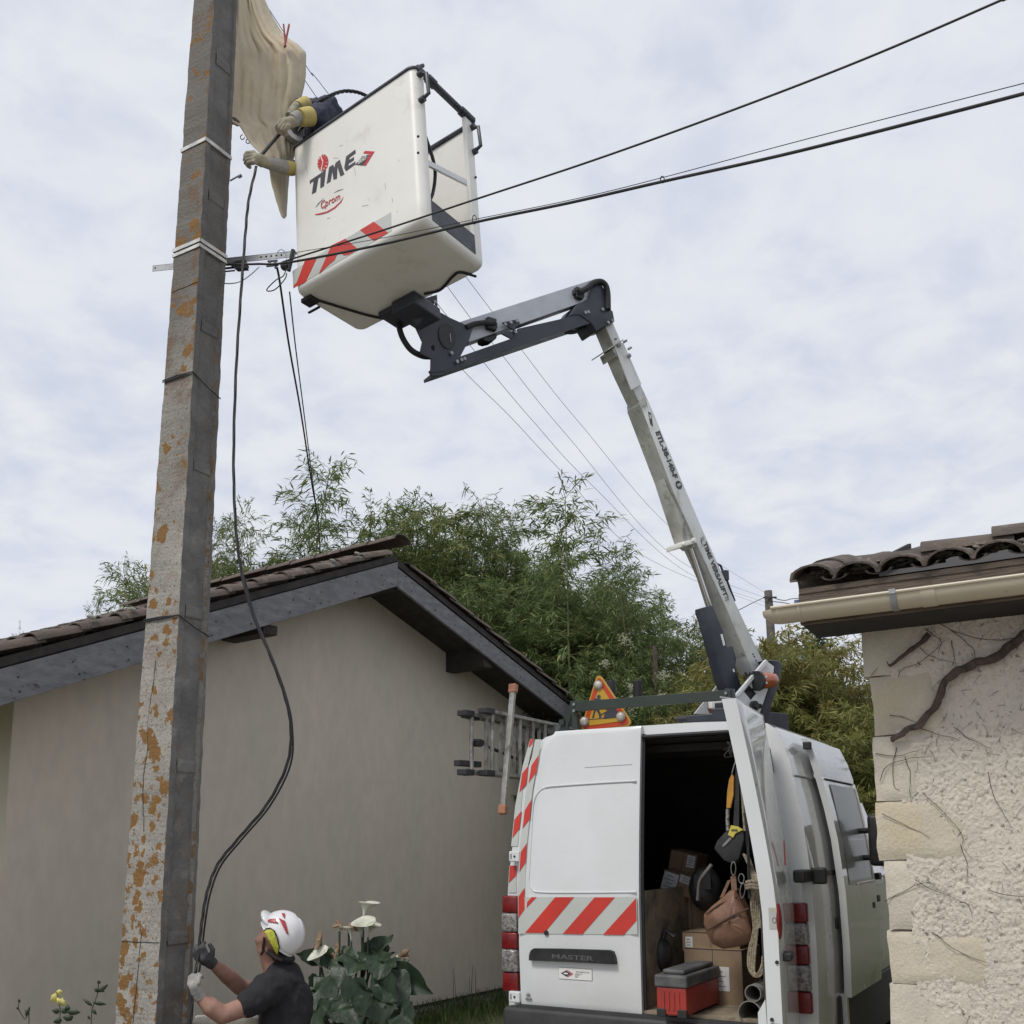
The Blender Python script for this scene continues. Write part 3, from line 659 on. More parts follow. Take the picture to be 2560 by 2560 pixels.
b = MB(); q = atY(1186, 549, yl(1186)); b.tube([q + V((.012 * cos(a), 0, .03 * sin(a))) for a in np.arange(0, 6.3, .5)], .003, 5); q = atY(1656, 449, yl(1656)); b.tube([q + V((.01 * cos(a), 0, .02 * sin(a))) for a in np.arange(0, 6.3, .5)], .003, 5)
o = b.build('cable_tie', CABLE, None, base=q); tag(o, 'small wire ties binding the thin wire to the thick lower cable', 'tie')
# service drops to the house behind the ridge
cable('service_cable', [atY(x, y, Y) for x, y, Y in ((688, 668, 6.6), (697, 690, 6.65), (722, 860, 7.6), (752, 1030, 8.9), (778, 1200, 10.6), (796, 1310, 12.8), (802, 1420, 16))], .0085, 'thick black service drop cable from the crossarm down behind the house ridge', 'cable', 'service drops')
cable('service_cable', [atY(x, y, Y) for x, y, Y in ((724, 730, 6.9), (738, 860, 7.7), (757, 1010, 8.9), (780, 1190, 10.6), (798, 1330, 13.2), (802, 1420, 16))], .0055, 'thin black service drop beside the thicker one behind the house ridge', 'cable', 'service drops')
cable('loop_wire', [atY(x, y, 6.55) for x, y in ((552, 707), (575, 709), (600, 704), (625, 688), (648, 667))], .004, 'short slack grey wire hanging from the pole beneath the crossarm', 'wire', m_=GALV)
cable('loop_wire', [atY(x, y, 6.53) for x, y in ((716, 672), (708, 690), (690, 700), (668, 722), (672, 728), (690, 722), (712, 698), (717, 683))], .0042, 'small looped wire tail hanging under the crossarm end', 'wire')
cable('loop_wire', [atY(x, y, 6.56) for x, y in ((693, 631), (702, 624), (712, 630), (717, 650))], .003, 'tiny grey wire arching over the crossarm tip', 'wire', m_=GALV)
# thin line conductors running to the far pole
DP = atY(1921, 1488, 27)
FARW = mat('far_conductor', (.10, .105, .12), rough=.6)
for k, (st, mids) in enumerate((((560, -150), [(770, 172), (822, 236), (1173, 703), (1295, 863), (1451, 1060), (1697, 1337)]), ((555, -100), [(1127, 728), (1250, 881), (1417, 1088), (1697, 1400)]),
                                 ((540, 60), [(1000, 640), (1206, 902), (1339, 1060), (1480, 1213), (1720, 1432)]), ((530, 170), [(960, 690), (1148, 915), (1273, 1039), (1413, 1188), (1625, 1399)]))):
    S0_ = atY(*st, 6.5); E_ = DP + V((0, 0, -.12 * k)); pts = [S0_]
    for (x, y) in mids:
        fr = (x - st[0]) / (1921 - st[0]); Yk = 1 / lerp(1 / 6.5, 1 / 27., fr ** .95); pts.append(atY(x, y, Yk))
    pts.append(E_)
    cable('line_wire', pts, [.0030, .0030, .0030, .0030][k] , ['topmost', 'second', 'third', 'lowest'][k] + ' of the four thin bare wires sloping down behind the boom to the far pole', 'wire', 'thin line wires', n=5, m_=FARW, sub=10)
WOODP = mat('far_pole_wood', (.16, .14, .12), (.10, .09, .08), sc=3, rough=.9)
fp = empty('distant_pole', V((DP.x, DP.y, 0)), 'distant slim grey utility pole seen between the boom and the beige gutter', 'utility pole')
b = MB(); b.tube([V((DP.x - .0, 27, -.1)), V((DP.x, 27, DP.z + .12))], [.16, .11], 10); b.build('shaft', WOODP, fp, smooth=True)
b = MB(); b.cbox(V((DP.x, 26.85, DP.z - .1)), V((1, 0, 0)), V((0, 1, 0)), V((0, 0, 1)), .36, .04, .04); b.build('bracket', NAVY, fp)
for k, (y0, y1) in enumerate(((1492, 1497), (1503, 1520))):
    cable('distant_wire', [atY(x, y, Y) for x, y, Y in ((1926, y0, 27), (1960, y0 + 9 - 5 * k, 28), (2000, (y0 + y1) / 2 + 2, 29), (2140, y1 + 10, 31))], .012, ['upper', 'lower'][k] + ' slack black wire from the distant pole behind the old tiled eaves', 'wire', n=5)
cable('distant_wire', [atY(x, y, Y) for x, y, Y in ((1912, 1493, 27), (1880, 1508, 25), (1840, 1528, 23), (1700, 1590, 21))], .010, 'thin wire running from the distant pole to behind the boom', 'wire', n=5)

# ============================================================ hanging heavy cable held by both workers
hc = [(645, 420, 6.40), (655, 400, 6.40), (690, 352, 6.5), (720, 318, 6.6)]
HC = [(905, 205, 6.75), (925, 242, 6.8)]
down = [(641, 416, 6.40), (622, 500, 6.38), (613, 590, 6.38), (602, 740, 6.36), (590, 930, 6.34), (584, 1153, 6.32), (590, 1320, 6.3), (606, 1440, 6.3), (634, 1540, 6.3), (676, 1640, 6.3), (712, 1740, 6.32), (727, 1820, 6.34), (718, 1910, 6.36), (668, 2010, 6.38), (597, 2095, 6.4), (545, 2160, 6.4), (518, 2230, 6.38), (504, 2310, 6.36), (496, 2385, 6.34), (486, 2450, 6.3), (477, 2560, 6.27), (470, 2700, 6.25)]
def twist(name, pts, r, label, turns, off=0, parent_list=None):
    P = spline([atY(x, y, Y) for x, y, Y in pts], 12); b = MB()
    for ph in (0, 2.1, 4.2)[:3]:
        Q = []
        for i, p in enumerate(P):
            t = (P[min(i + 1, len(P) - 1)] - P[max(0, i - 1)]).normalized(); u_ = t.orthogonal().normalized() if abs(t.y) > .9 else (V((0, 1, 0)) - t * t.y).normalized(); v_ = t.cross(u_)
            a = ph + i * turns; rr = r * .62; Q.append(p + (u_ * cos(a) + v_ * sin(a)) * rr)
        b.tube(Q, r * .62, 6)
    o = b.build(name, CABLE, None, smooth=True, base=P[0]); tag(o, label, 'cable'); return o
twist('twisted_cable', down, .0088, 'long twisted black cable hanging slack from the bucket worker to the man below', .35)
low = [(x + (10 if i < 4 else 12), y, Y + .02) for i, (x, y, Y) in enumerate([(606, 1440, 6.3), (634, 1540, 6.3), (676, 1640, 6.3), (712, 1740, 6.32), (727, 1820, 6.34), (716, 1912, 6.36), (662, 2020, 6.38), (602, 2105, 6.4), (552, 2168, 6.4), (526, 2240, 6.38), (509, 2320, 6.36), (500, 2385, 6.34), (487, 2455, 6.3)])]
low = [(x + (4 if y < 1900 else 8), y + 3, Y + .02) for x, y, Y in down if 1400 < y < 2460]
b = MB(); b.tube(spline([atY(x, y, Y) for x, y, Y in low], 10), .0062, 7); o = b.build('cable_strand', CABLE, None, smooth=True, base=atY(*low[0])); tag(o, 'second black strand running along the lower bend of the hanging cable', 'cable')
P = [atY(x, y, Y) for x, y, Y in ((641, 402, 6.42), (660, 380, 6.44), (690, 345, 6.5), (715, 318, 6.6))]
b = MB(); b.tube(spline(P, 6), .013, 8); o = b.build('cable_end', CABLE, None, smooth=True, base=P[0]); tag(o, 'short black cable length held between the two gloved hands at the tarpaulin', 'cable')

# ============================================================ tarpaulin tied to the pole
TARP = mat('canvas', (.58, .50, .36), (.51, .44, .33), sc=4, lo=.35, hi=.65, rough=.85, bump=.35, bsc=16, c3=(.48, .33, .20), sc3=3.0, lo3=.58, hi3=.78, stretch=(2.2, 1, .7), world=True)
Lb = [(-60, 402), (0, 396), (130, 382), (420, 362), (620, 350), (655, 372), (680, 430), (760, 475), (840, 550), (890, 580), (1000, 600), (1130, 640), (1160, 650), (1172, 658)]
Rb = [(-60, 530), (0, 560), (90, 600), (180, 655), (210, 690), (240, 738), (285, 780), (400, 781), (470, 767), (560, 752), (740, 735), (830, 722), (900, 700), (960, 688), (1160, 676), (1172, 664)]
tarp = empty('tarpaulin', atY(600, 120, 6.6), 'stained beige canvas tarpaulin hanging folded beside the pole top', 'tarpaulin')
rows = []; NR, NC = 90, 34
for j in range(NR + 1):
    y = lerp(-60, 1172, j / NR); l = interp(Lb, y); r_ = interp(Rb, y); row = []
    for i in range(NC + 1):
        t = i / NC; x = lerp(l, r_, t) + 3 * noise.noise(V((y * .02, 0, 3))) * (1 - t) + 5 * noise.noise(V((y * .012, 4, 3))) * t
        fold = .06 * sin(t * 5.5 + y * .0012) * (.4 + .6 * t) + .035 * noise.noise(V((t * 3 + y * .001, y * .0012, 2))) + .07 * abs(noise.noise(V((t * 6 + y * .0012, y * .0009, 7)))) - .05 * abs(noise.noise(V((t * 9 - y * .0016, y * .0014, 11)))) + .004 * noise.noise(V((t * 20, y * .03, 5)))
        row.append(atY(400 + x * .4658, y * .4658, 6.56 + .42 * t + fold * (1 if y < 900 else .4)))
    rows.append(row)
b = MB(); b.grid(rows); o = b.build('canvas', TARP, tarp, smooth='all'); sm_ = o.modifiers.new('th', 'SOLIDIFY'); sm_.thickness = .006
b = MB(); c = atY(578, 306, 6.62); b.tube([c + PV * -.02, c + V((.02, .01, .02)), c + V((.05, .02, -.0))], [.028, .026, .02], 12); b.build('rolled_hem', mat('canvas_dark', (.10, .085, .06), rough=.9), tarp, smooth=True)
b = MB()
for q in ((606, 343), (620, 353)): b.tube([atY(q[0] + 5 * cos(a), q[1] + 6 * sin(a), 6.66) for a in np.arange(0, 5.2, .5)], .0035, 5)
b.build('tie_ring', CABLE, tarp)
PEG = mat('red_peg', (.42, .06, .05), (.32, .05, .05), sc=8, rough=.5)
peg = empty('clothes_peg', atY(712, 90, 6.8), 'red sprung peg clipped to the top edge of the tarpaulin', 'peg')
for (x0, y0, x1, y1) in ((709, 61, 714, 116), (723, 61, 711, 118)):
    a_, b_ = atY(x0, y0, 6.78), atY(x1, y1, 6.80); b = MB(); d_ = (b_ - a_).normalized(); b.cbox((a_ + b_) / 2, d_, V((0, 1, 0)).cross(d_), V((0, 1, 0)), (b_ - a_).length, .012, .02); b.build('jaw', PEG, peg, bevel=.003)
# ============================================================ the van
VAZ = .52; VO = V((-.03, 7.35, 0))
VV = V((sin(VAZ), cos(VAZ), 0)); VU = V((cos(VAZ), -sin(VAZ), -.012)).normalized(); VZ = VU.cross(VV).normalized()
def vw(u, v, z): return VO + VU * u + VV * v + VZ * z
_M = Matrix((VU, VV, VZ))
def vinv(px, py, k, val):
    """van coordinates of the point where a pixel's ray meets the plane coordinate[k] = val"""
    c = _M @ (CAM - VO); d = _M @ ray(px, py); return c + d * ((val - c[k]) / d[k])
def rf(z): return 0. if z < 1.42 else .115 * ((z - 1.42) / 1.15) ** 1.25
def vrear(px, py, dv=0):
    v = 0
    for _i in range(8): q = vinv(px, py, 1, v); v = rf(q.z) + dv
    return q
van = empty('utility_van', vw(1, 1.5, 0), 'white high roof panel van with open rear door and raised telescopic bucket lift', 'van')
KL = [(.40, -.04), (.75, -.055), (1.1, -.065), (1.45, -.06), (1.8, -.03), (2.1, .02), (2.35, .075), (2.47, .12)]
def uL(z): return interp(KL, z)
def uR(z): return 2.03 - uL(z)
# outer section with rounded roof corners
def section(inset=0.0, zlow=.42):
    pts = [(uL(z) + inset, z) for z in (zlow, .75, 1.1, 1.45, 1.65, 1.8, 1.95, 2.1, 2.25, 2.35, 2.45)]
    pts += [(.15 + inset, 2.515 - inset), (.21 + inset, 2.548 - inset), (.35, 2.568 - inset), (.7, 2.580 - inset)]
    return pts + [(2.03 - u, z) for u, z in pts[::-1]]
ZB = .42
# -- side skins and roof
def loft(vs, pts, rear=True):
    return [[vw(u, v + (rf(z) if (rear and i == 0) else 0), z) for (u, z) in pts] for i, v in enumerate(vs)]
sec = section()
half = len(sec) // 2
RV = .02
b = MB(); b.grid(loft([RV, .6, 1.1, 1.66], [p for p in sec[:12]])); o = b.build('side_panel', WHITE, van, smooth='all')
b = MB(); b.grid(loft([RV, .5, 1.0, 1.66], [p for p in sec[11:-11]])); b.build('roof', WHITE, van, smooth='all')
b = MB(); b.grid(loft([RV, .60], [p for p in sec[-12:]])); b.build('side_panel', WHITE, van, smooth='all')
b = MB(); b.grid(loft([1.62, 1.66], [p for p in sec[-12:]], False)); b.build('side_panel', WHITE, van, smooth='all')
# behind the slid-back door: rear flank
b = MB(); b.grid(loft([.60, 1.62], [p for p in sec[-12:]], False)); b.build('rear_flank', WHITE, van, smooth='all')
# roof ribs
for u in (.45, .75, 1.28, 1.58): b = MB(); b.obox(vw(u, .25, 2.572), VU * .06, VV * 1.45, VZ * .015); b.build('roof_rib', WHITE, van, bevel=.005)
# nose: bonnet, windscreen and front, tapered (mostly hidden by the stone wall)
nose = [[vw(u, 1.66, z) for u, z in sec]]
def squash(f, zc, v): return [vw(1.015 + (u - 1.015) * f, v, min(z, zc)) for u, z in sec]
nose += [squash(1.0, 2.36, 1.78), squash(1.0, 2.0, 2.12), squash(.995, 1.5, 2.62), squash(.99, 1.28, 2.95), squash(.95, 1.15, 3.7), squash(.86, 1.0, 4.0)]
b = MB(); b.grid(nose); n_ = len(b.v); k_ = len(sec); b.f.append(tuple(range(n_ - k_, n_))); b.build('cab_front', WHITE, van, smooth='all')
b = MB(); b.obox(vw(0.02, .35, .40), VU * 1.98, VV * 3.5, VZ * .06); b.build('underbody', BLACK, van)
# sill trim and rear bumper
SILL = mat('bumper_plastic', (.030, .031, .033), (.045, .045, .047), sc=6, rough=.6, bump=.05, bsc=200)
b = MB(); b.obox(vw(uL(.6) - .012, -.06, .40), VU * (2.07 - .0), VV * .12, VZ * .275); b.build('rear_bumper', SILL, van, bevel=.03, seg=3, smooth=True)
for u in (-.07, 2.035): b = MB(); b.obox(vw(u, .06 if u < 0 else .5, .42), VU * .065, VV * 3.15, VZ * (.24 if u < 0 else .39)); b.build('sill_trim', SILL, van, bevel=.015)  # right trim taller: shadow under the sliding door is painted into its black
b = MB(); b.obox(vw(2.03, .04, .42), VU * .062, VV * .44, VZ * .16); b.build('sill_trim', SILL, van, bevel=.015)
# -- rear frame ring round the opening
OPL, OPR, OPB, OPT = .10, 1.905, .70, 2.50
def opening(n=6, ins=0):
    pts = [(OPL - .02 + ins, OPB + ins), (OPL - .03 + ins, 1.3), (OPL + .02 + ins, 2.0)]
    r_ = .17
    for k in range(n + 1): a = pi - (pi / 2) * k / n; pts.append((.17 + r_ + ins + cos(a) * r_, OPT - ins - r_ + sin(a) * r_))
    rt = [(2.01 - u, z) for u, z in pts]
    return pts + rt[::-1]
def rp(u, z, dv=0): return vw(u, rf(z) + dv, z)
# ring built as quads between opening and outer section at matched angles
def resample(pts, n):
    d = [0]
    for a, c in zip(pts, pts[1:]): d.append(d[-1] + math.dist(a, c))
    o = []
    for k in range(n + 1):
        t = d[-1] * k / n; i = max(j for j in range(len(d)) if d[j] <= t + 1e-9); i = min(i, len(pts) - 2)
        f = (t - d[i]) / max(1e-9, d[i + 1] - d[i]); o.append((lerp(pts[i][0], pts[i + 1][0], f), lerp(pts[i][1], pts[i + 1][1], f)))
    return o
def split3(pts, zc):           # left side / top / right side
    L_ = [p for p in pts[:len(pts) // 2] if p[1] <= zc]; R__ = [p for p in pts[len(pts) // 2:] if p[1] <= zc]; T_ = [L_[-1]] + [p for p in pts if p[1] > zc] + [R__[0]]
    return resample(L_, 14), resample(T_, 34), resample(R__, 14)
so = split3(section(0), 2.26); si = split3(opening(), 2.26)
rows_o = so[0] + so[1][1:-1] + so[2]; rows_i = si[0] + si[1][1:-1] + si[2]
b = MB(); b.grid([[rp(u, z, .02) for u, z in rows_o], [rp(u, z, .02) for u, z in rows_i], [rp(u, z, .10) for u, z in rows_i]]); b.build('rear_frame', WHITE, van, smooth=True)
b = MB(); P = [rp(u, z, .012) for u, z in rows_i[:46]]; b.tube(P, .016, 6); b.build('door_seal', RUBBER, van, smooth=True)
b = MB(); b.obox(vw(.06, -.045, .665), VU * 1.89, VV * .16, VZ * .03); b.build('rear_step', SILL, van)
# -- cargo interior: an open lined box
IN0, IN1 = .12, 1.90
box = [(IN0, .69), (IN0, 1.9), (IN0 + .10, 2.48), (IN1 - .10, 2.48), (IN1, 1.9), (IN1, .69)]
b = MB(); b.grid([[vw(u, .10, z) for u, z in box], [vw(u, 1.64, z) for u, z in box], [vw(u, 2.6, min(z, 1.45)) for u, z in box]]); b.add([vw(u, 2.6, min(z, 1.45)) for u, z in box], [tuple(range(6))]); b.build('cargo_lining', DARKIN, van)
PLY = mat('dirty_plywood', (.30, .245, .17), (.20, .165, .12), sc=5, rough=.85, c3=(.10, .085, .065), sc3=7, lo3=.5, hi3=.7)
b = MB(); b.obox(vw(IN0, .0, .695), VU * (IN1 - IN0), VV * 2.55, VZ * .018); b.build('cargo_floor', PLY, van)
b = MB(); b.obox(vw(.93, .015, .715), VU * .025, VV * .9, VZ * .75); b.build('plywood_divider', PLY, van)
b = MB()
for v in (.45, .95, 1.5): b.obox(vw(IN0, v, .9), VU * .05, VV * .06, VZ * 1.5); b.obox(vw(IN1 - .05, v, .9), VU * .05, VV * .06, VZ * 1.5); b.obox(vw(IN0, v, 2.42), VU * 1.78, VV * .06, VZ * .05)
b.build('body_rib', DARKIN, van)
# -- a rear door in its own frame: s across from the hinge, t outward, z up
DW = .885
def door_outer(z): return rf(z)
DU0 = [(.69, .07), (1.1, .055), (1.45, .06), (1.8, .085), (2.1, .125), (2.35, .165), (2.5, .21), (2.565, .30)]
def rear_door(fr, name, label, free_u=.965, ucap=9):
    """fr(u, t, z): u as in the closed left door, t outward"""
    zsn = [.695, .73, .9, 1.1, 1.25, 1.4, 1.55, 1.7, 1.85, 2.0, 2.1, 2.2, 2.3, 2.38, 2.45, 2.50, 2.535, 2.56, 2.575]
    rows = []; inn = []
    for z in zsn:
        ul = min(ucap, interp(DU0, z)); row = []; ri = []
        N = 14
        for k in range(N + 1):
            t = k / N; u = lerp(ul, free_u, t); edge = min(k, N - k); out = -.012 if edge == 0 else 0
            if z < .70 or z > 2.57: out = -.012
            u2 = u
            row.append(fr(u2, .035 + out - door_outer(z), z)); ri.append(fr(u2, -.055 - door_outer(z), z))
        rows.append(row); inn.append(ri)
    b = MB(); b.grid(rows); b.grid([r_[::-1] for r_ in inn]); b.grid([[r_[0] for r_ in inn], [r_[0] for r_ in rows]]); b.grid([[r_[-1] for r_ in rows], [r_[-1] for r_ in inn]])
    b.grid([inn[0], rows[0]]); b.grid([rows[-1], inn[-1]])
    o = b.build(name, WHITE, van, smooth=True, fixn=True, label=label); return o
frL = lambda u, t, z: vw(u, -t, z)
doorL = rear_door(frL, 'rear_door', 'closed rear door with red and white chevrons')
def onL(u, z, t=.0): return vw(u, rf(z) - .035 - t, z)
def sub(mb, name, m_, par, **k): return mb.build(name, m_, par, **k)
# pressed panel: raised welt round the big upper field
b = MB()
def welt(b, pts, r=.010, fl=.6): b.tube(spline([onL(u, z, .000) for u, z in pts], 4), r, 6)
wp_ = [vrear(x, y, -.035) for x, y in ((1590, 1952), (1500, 1957), (1400, 1964), (1365, 1968), (1342, 1985), (1332, 2020), (1328, 2100), (1323, 2180), (1322, 2205), (1330, 2222), (1350, 2230), (1450, 2231), (1590, 2230))]
GROOVE = mat('panel_groove', (.36, .37, .375), rough=.5)
b.tube(spline([vw(q.x, rf(q.z) - .036, q.z) for q in wp_], 5), .0062, 6); b.build('pressed_edge', WHITE, doorL, smooth=True)
b = MB(); b.tube([vw(q.x, rf(q.z) - .034, q.z - .010) for q in wp_[:4]], .0045, 5); q0, q1 = vrear(1462, 1919, -.035), vrear(1580, 1911, -.035); b.tube([vw(q0.x, rf(q0.z) - .033, q0.z), vw(q1.x, rf(q1.z) - .033, q1.z)], .004, 5)
b.build('panel_crease', GROOVE, doorL, smooth=True)
# free edge: seal and latch strip
b = MB(); b.tube([vw(.972, rf(z) + .02, z) for z in np.arange(.72, 2.56, .1)], .013, 6); b.build('edge_seal', RUBBER, doorL, smooth=True)
# stripes: polygons on the door face
def rpoly(pxs, m_, name, par, th=.0025, dv=-.037):
    pts = [vrear(x, y, dv) for x, y in pxs]; b = MB(); b.prism([vw(q.x, q.y, q.z) for q in pts], VV * -th); return b.build(name, m_, par)
Z6 = lambda x, y: (1240 + x * .20704, 2200 + y * .20704)     # helper: detail coordinates of the door study
rpoly([Z6(275, 190), Z6(1700, 190), Z6(1712, 660), Z6(272, 645)][0:0] or [(1297, 2243), (1338, 2243), (1592, 2242), (1594, 2336), (1296, 2334)], SILV, 'reflective_band', doorL, .002)
for poly in ([(715, 207), (943, 207), (585, 640), (352, 637)], [(1190, 210), (1435, 210), (1045, 655), (808, 650)], [(1690, 220), (1698, 488), (1545, 663), (1293, 660)], [(430, 207), (490, 207), (372, 335), (378, 265)]):
    rpoly([Z6(*p) for p in poly], RED, 'red_stripe', doorL, .002, -.0395)
Z4 = lambda x, y: (1100 + x * .41408, 1600 + y * .41408)
rpoly([Z4(575, 600), Z4(612, 600), Z4(560, 900), Z4(520, 1290), Z4(512, 1640), Z4(472, 1680), Z4(470, 1500), Z4(485, 1230), Z4(520, 900)], SILV, 'reflective_band', doorL, .002)
for poly in ([(597, 692), (580, 800), (536, 862), (552, 760)], [(553, 962), (543, 1080), (499, 1138), (512, 1030)], [(524, 1228), (518, 1340), (480, 1400), (488, 1280)], [(510, 1497), (511, 1625), (474, 1680), (474, 1550)]):
    rpoly([Z4(*p) for p in poly], RED, 'red_stripe', doorL, .002, -.0395)
# stripes on the corner pillar (rear frame)
rpoly([Z4(545, 598), Z4(568, 598), Z4(500, 900), Z4(470, 1245), Z4(430, 1245), Z4(455, 1000), Z4(500, 760)], SILV, 'reflective_band', van, .002, .017)
rpoly([Z4(420, 1362), Z4(462, 1362), Z4(462, 1525), Z4(410, 1525)], SILV, 'reflective_band', van, .002, .017)
for poly in ([(545, 600), (567, 598), (555, 630), (535, 650)], [(533, 760), (522, 870), (480, 920), (497, 805)], [(493, 1030), (480, 1140), (438, 1195), (450, 1085)], [(422, 1362), (463, 1362), (461, 1420), (417, 1465)]):
    rpoly([Z4(*p) for p in poly], RED, 'red_stripe', van, .002, .0145)
# lock, handle bar with the model lettering, plate
q = vrear(*Z6(613, 637), -.035); b = MB(); c = vw(q.x, -.035, q.z); b.cyl(c, c - VV * .012, .017, 20); b.build('lock', BLACK, doorL, smooth=True)
hp_ = [vrear(*Z6(x, y), -.035) for x, y in ((425, 965), (428, 900), (445, 850), (480, 822), (800, 826), (1385, 843), (1430, 860), (1455, 920), (1470, 1010), (1440, 1012), (900, 985))]
b = MB(); b.prism([vw(p.x, -.035, p.z) for p in hp_], VV * -.035); hb = b.build('handle_bar', BLACK, doorL, bevel=.008, smooth=True)
c0, c1_ = vrear(*Z6(665, 930), -.07), vrear(*Z6(1180, 945), -.07); hw_ = (c1_ - c0).length
GLYPH = mat('embossed_grey', (.10, .10, .105), rough=.4)
text('lettering', 'MASTER', .042, vw((c0.x + c1_.x) / 2, -.0705, (c0.z + c1_.z) / 2), VU, VZ, GLYPH, hb, off=.0006, sx=hw_ / .155, depth=.002)
ql, qr = vrear(*Z6(758, 1052), -.035), vrear(*Z6(1165, 1220), -.035)
pw, ph = qr.x - ql.x, ql.z - qr.z; pc = vw((ql.x + qr.x) / 2, -.036, (ql.z + qr.z) / 2)
PLATEW = mat('plate_white', (.72, .72, .70), rough=.4)
b = MB(); b.cbox(pc, VU, VV, VZ, pw, .003, ph); plate = b.build('name_plate', INK, doorL)
b = MB(); b.cbox(pc - VV * .002, VU, VV, VZ, pw - .004, .003, ph - .004); b.build('plate_face', PLATEW, plate)
def diamond(par, c, ex, ey, w, h, nrm, scale_name='emblem', m1=INK, m2=INKR, word=None, skew=0):
    P = lambda x, y: V(c) + ex * (x * w / 2 + skew * y * h / 2) + ey * (y * h / 2)
    n = V(nrm).normalized()
    b = MB(); b.prism([P(-1, 0), P(-.12, .9), P(.62, 0), P(-.12, -.9)], n * .0015); b.build(scale_name, m1, par)
    b = MB(); b.prism([P(-.05, 1), P(.10, 1), P(1, 0), P(.10, -1), P(-.05, -1), P(.72, 0)], n * .0015); b.build(scale_name, m2, par)
    b = MB(); b.ell(P(-.2, 0) + n * .0015, ex * (w * .2), ey * (h * .12), n * .001, 12, 5); 
    if not word: b.build(scale_name, PLATEW, par)
diamond(plate, vw(ql.x + pw * .26, -.0395, (ql.z + qr.z) / 2), VU, VZ, pw * .38, ph * .62, -VV)
text('lettering', 'TIME VERSALIFT SAS', .0115, vw(ql.x + pw * .72, -.0396, ql.z - ph * .31), VU, VZ, INK, plate, depth=.001)
for k, s_ in enumerate(('Location et Vente', 'de Nacelles', 'Service', 'France')):
    text('lettering', s_, .0075, vw(ql.x + pw * .50, -.0396, ql.z - ph * (.46 + .10 * k)), VU, VZ, INK, plate, depth=.001, align='LEFT')
q = vrear(*Z6(392, 1395), -.035); b = MB(); c = vw(q.x, -.037, q.z); b.cyl(c, c - VV * .001, .019, 20); rs_ = b.build('round_sticker', mat('sticker_grey', (.22, .23, .22), (.45, .47, .46), sc=60, rough=.5), doorL)
b = MB(); c2_ = c - VZ * .024 + VU * .003; b.cbox(c2_, VU, VV, VZ, .05, .001, .014); b.build('sticker', mat('sticker_dark', (.16, .17, .16), rough=.5), doorL)
text('lettering', '110', .016, c - VV * .0015, VU, VZ, INK, rs_, depth=.001, off=.0008)
# hinges
for (x, y) in ((1286, 2141), (1286, 2492)):
    q = vrear(x, y, -.04); b = MB(); b.cbox(vw(q.x, -.03 if y > 2200 else rf(q.z) - .03, q.z), VU, VV, VZ, .085, .035, .075); h1 = b.build('hinge', WHITE, van, bevel=.008)
    b = MB(); cc = vw(q.x + .005, (rf(q.z)) - .048, q.z); b.cyl(cc, cc - VV * .003, .008, 12); b.cbox(cc - VU * .028, VU, VV, VZ, .006, .004, .035); b.build('screw', BLACK, h1)
# tail lamps
def lamp(u0, u1, v0, v1, side):
    for nm, z0, z1, m_ in (('red_lens', 1.30, 1.42, REDG), ('clear_lens', 1.17, 1.30, CLRG), ('red_lens', 1.055, 1.17, REDG), ('clear_lens', .90, 1.055, CLRG), ('red_lens', .77, .90, REDG)):
        bl = .03 if side < 0 and z0 > 1.0 and z0 < 1.1 else 0
        b = MB(); b.obox(vw(u0 - (.02 if side < 0 else 0), v0 - (.012 if .8 < z0 < 1.2 else 0), z0 + .001), VU * (u1 - u0 + .02), VV * (v1 - v0), VZ * (z1 - z0 - .002)); b.build(nm, m_, van, bevel=.014, smooth=True, seg=3)
lamp(-.062, .045, -.028, .10, -1); lamp(1.935, 2.035, -.01, .075, 1)
# -- right rear door swung open past square
HG = vw(1.95, -.02, 0); FE = atY(1926, 2250, 5.62); dd = V((FE.x - HG.x, FE.y - HG.y, 0)).normalized(); dn = dd.cross(V((0, 0, 1))).normalized()
if dn.dot(VU) < 0: dn = -dn
def frR(u, t, z): return HG + dd * (max(u, .06) - .06) + dn * (t - .50 * rf(z) * (u - .06)) + VZ * (z) 
doorR = rear_door(frR, 'rear_door', 'open rear door seen on its white edge', .93, .09)
# inner lining of the open door, edge details
def onE(t, z, d=.0): return frR(.93 + d, t - door_outer(z), z)     # free edge face
b = MB(); b.prism([onE(-.02, 1.44, .001), onE(.018, 1.44, .001), onE(.018, 1.33, .001), onE(-.02, 1.33, .001)], dd * .0015); stk = b.build('warning_sticker', mat('sticker_pale', (.42, .43, .41), rough=.5), doorR)
text('lettering', '!', .02, onE(0, 1.425, .0026), dn, VZ, mat('sticker_yellow', (.6, .42, .05), rough=.5), stk, depth=.001, off=.002)
b = MB(); b.tube([onE(.007 + .009 * cos(a), 1.375 + .015 * sin(a), .003) for a in np.arange(0, 6.5, .5)], .0016, 5); b.build('pictogram', INK, stk)
b = MB(); P0 = onE(.035, 1.47, -.05); b.ell(onE(.030, 1.37, -.02), dn * .016, dd * .035, VZ * .095, 12, 10); b.build('edge_reflector', REDG, doorR, smooth=True)
for z in (1.16, .87, .80): b = MB(); c = onE(.01 if z > 1 else -.03, z, .001); b.cyl(c, c + dd * .006, .010, 12); b.build('screw', BLACK, doorR)
b = MB(); c = onE(.0, .80, .001); b.cyl(c, c + dd * .006, .010, 12); b.build('screw', BLACK, doorR)
b = MB(); b.cbox(onE(-.015, .845, .003), dn, dd, VZ, .05, .006, .010); b.build('latch_slot', BLACK, doorR)
b = MB(); b.cbox(frR(.80, .055, 1.18), dd, dn, VZ, .14, .05, .045); b.build('door_handle', BLACK, doorR, bevel=.01)
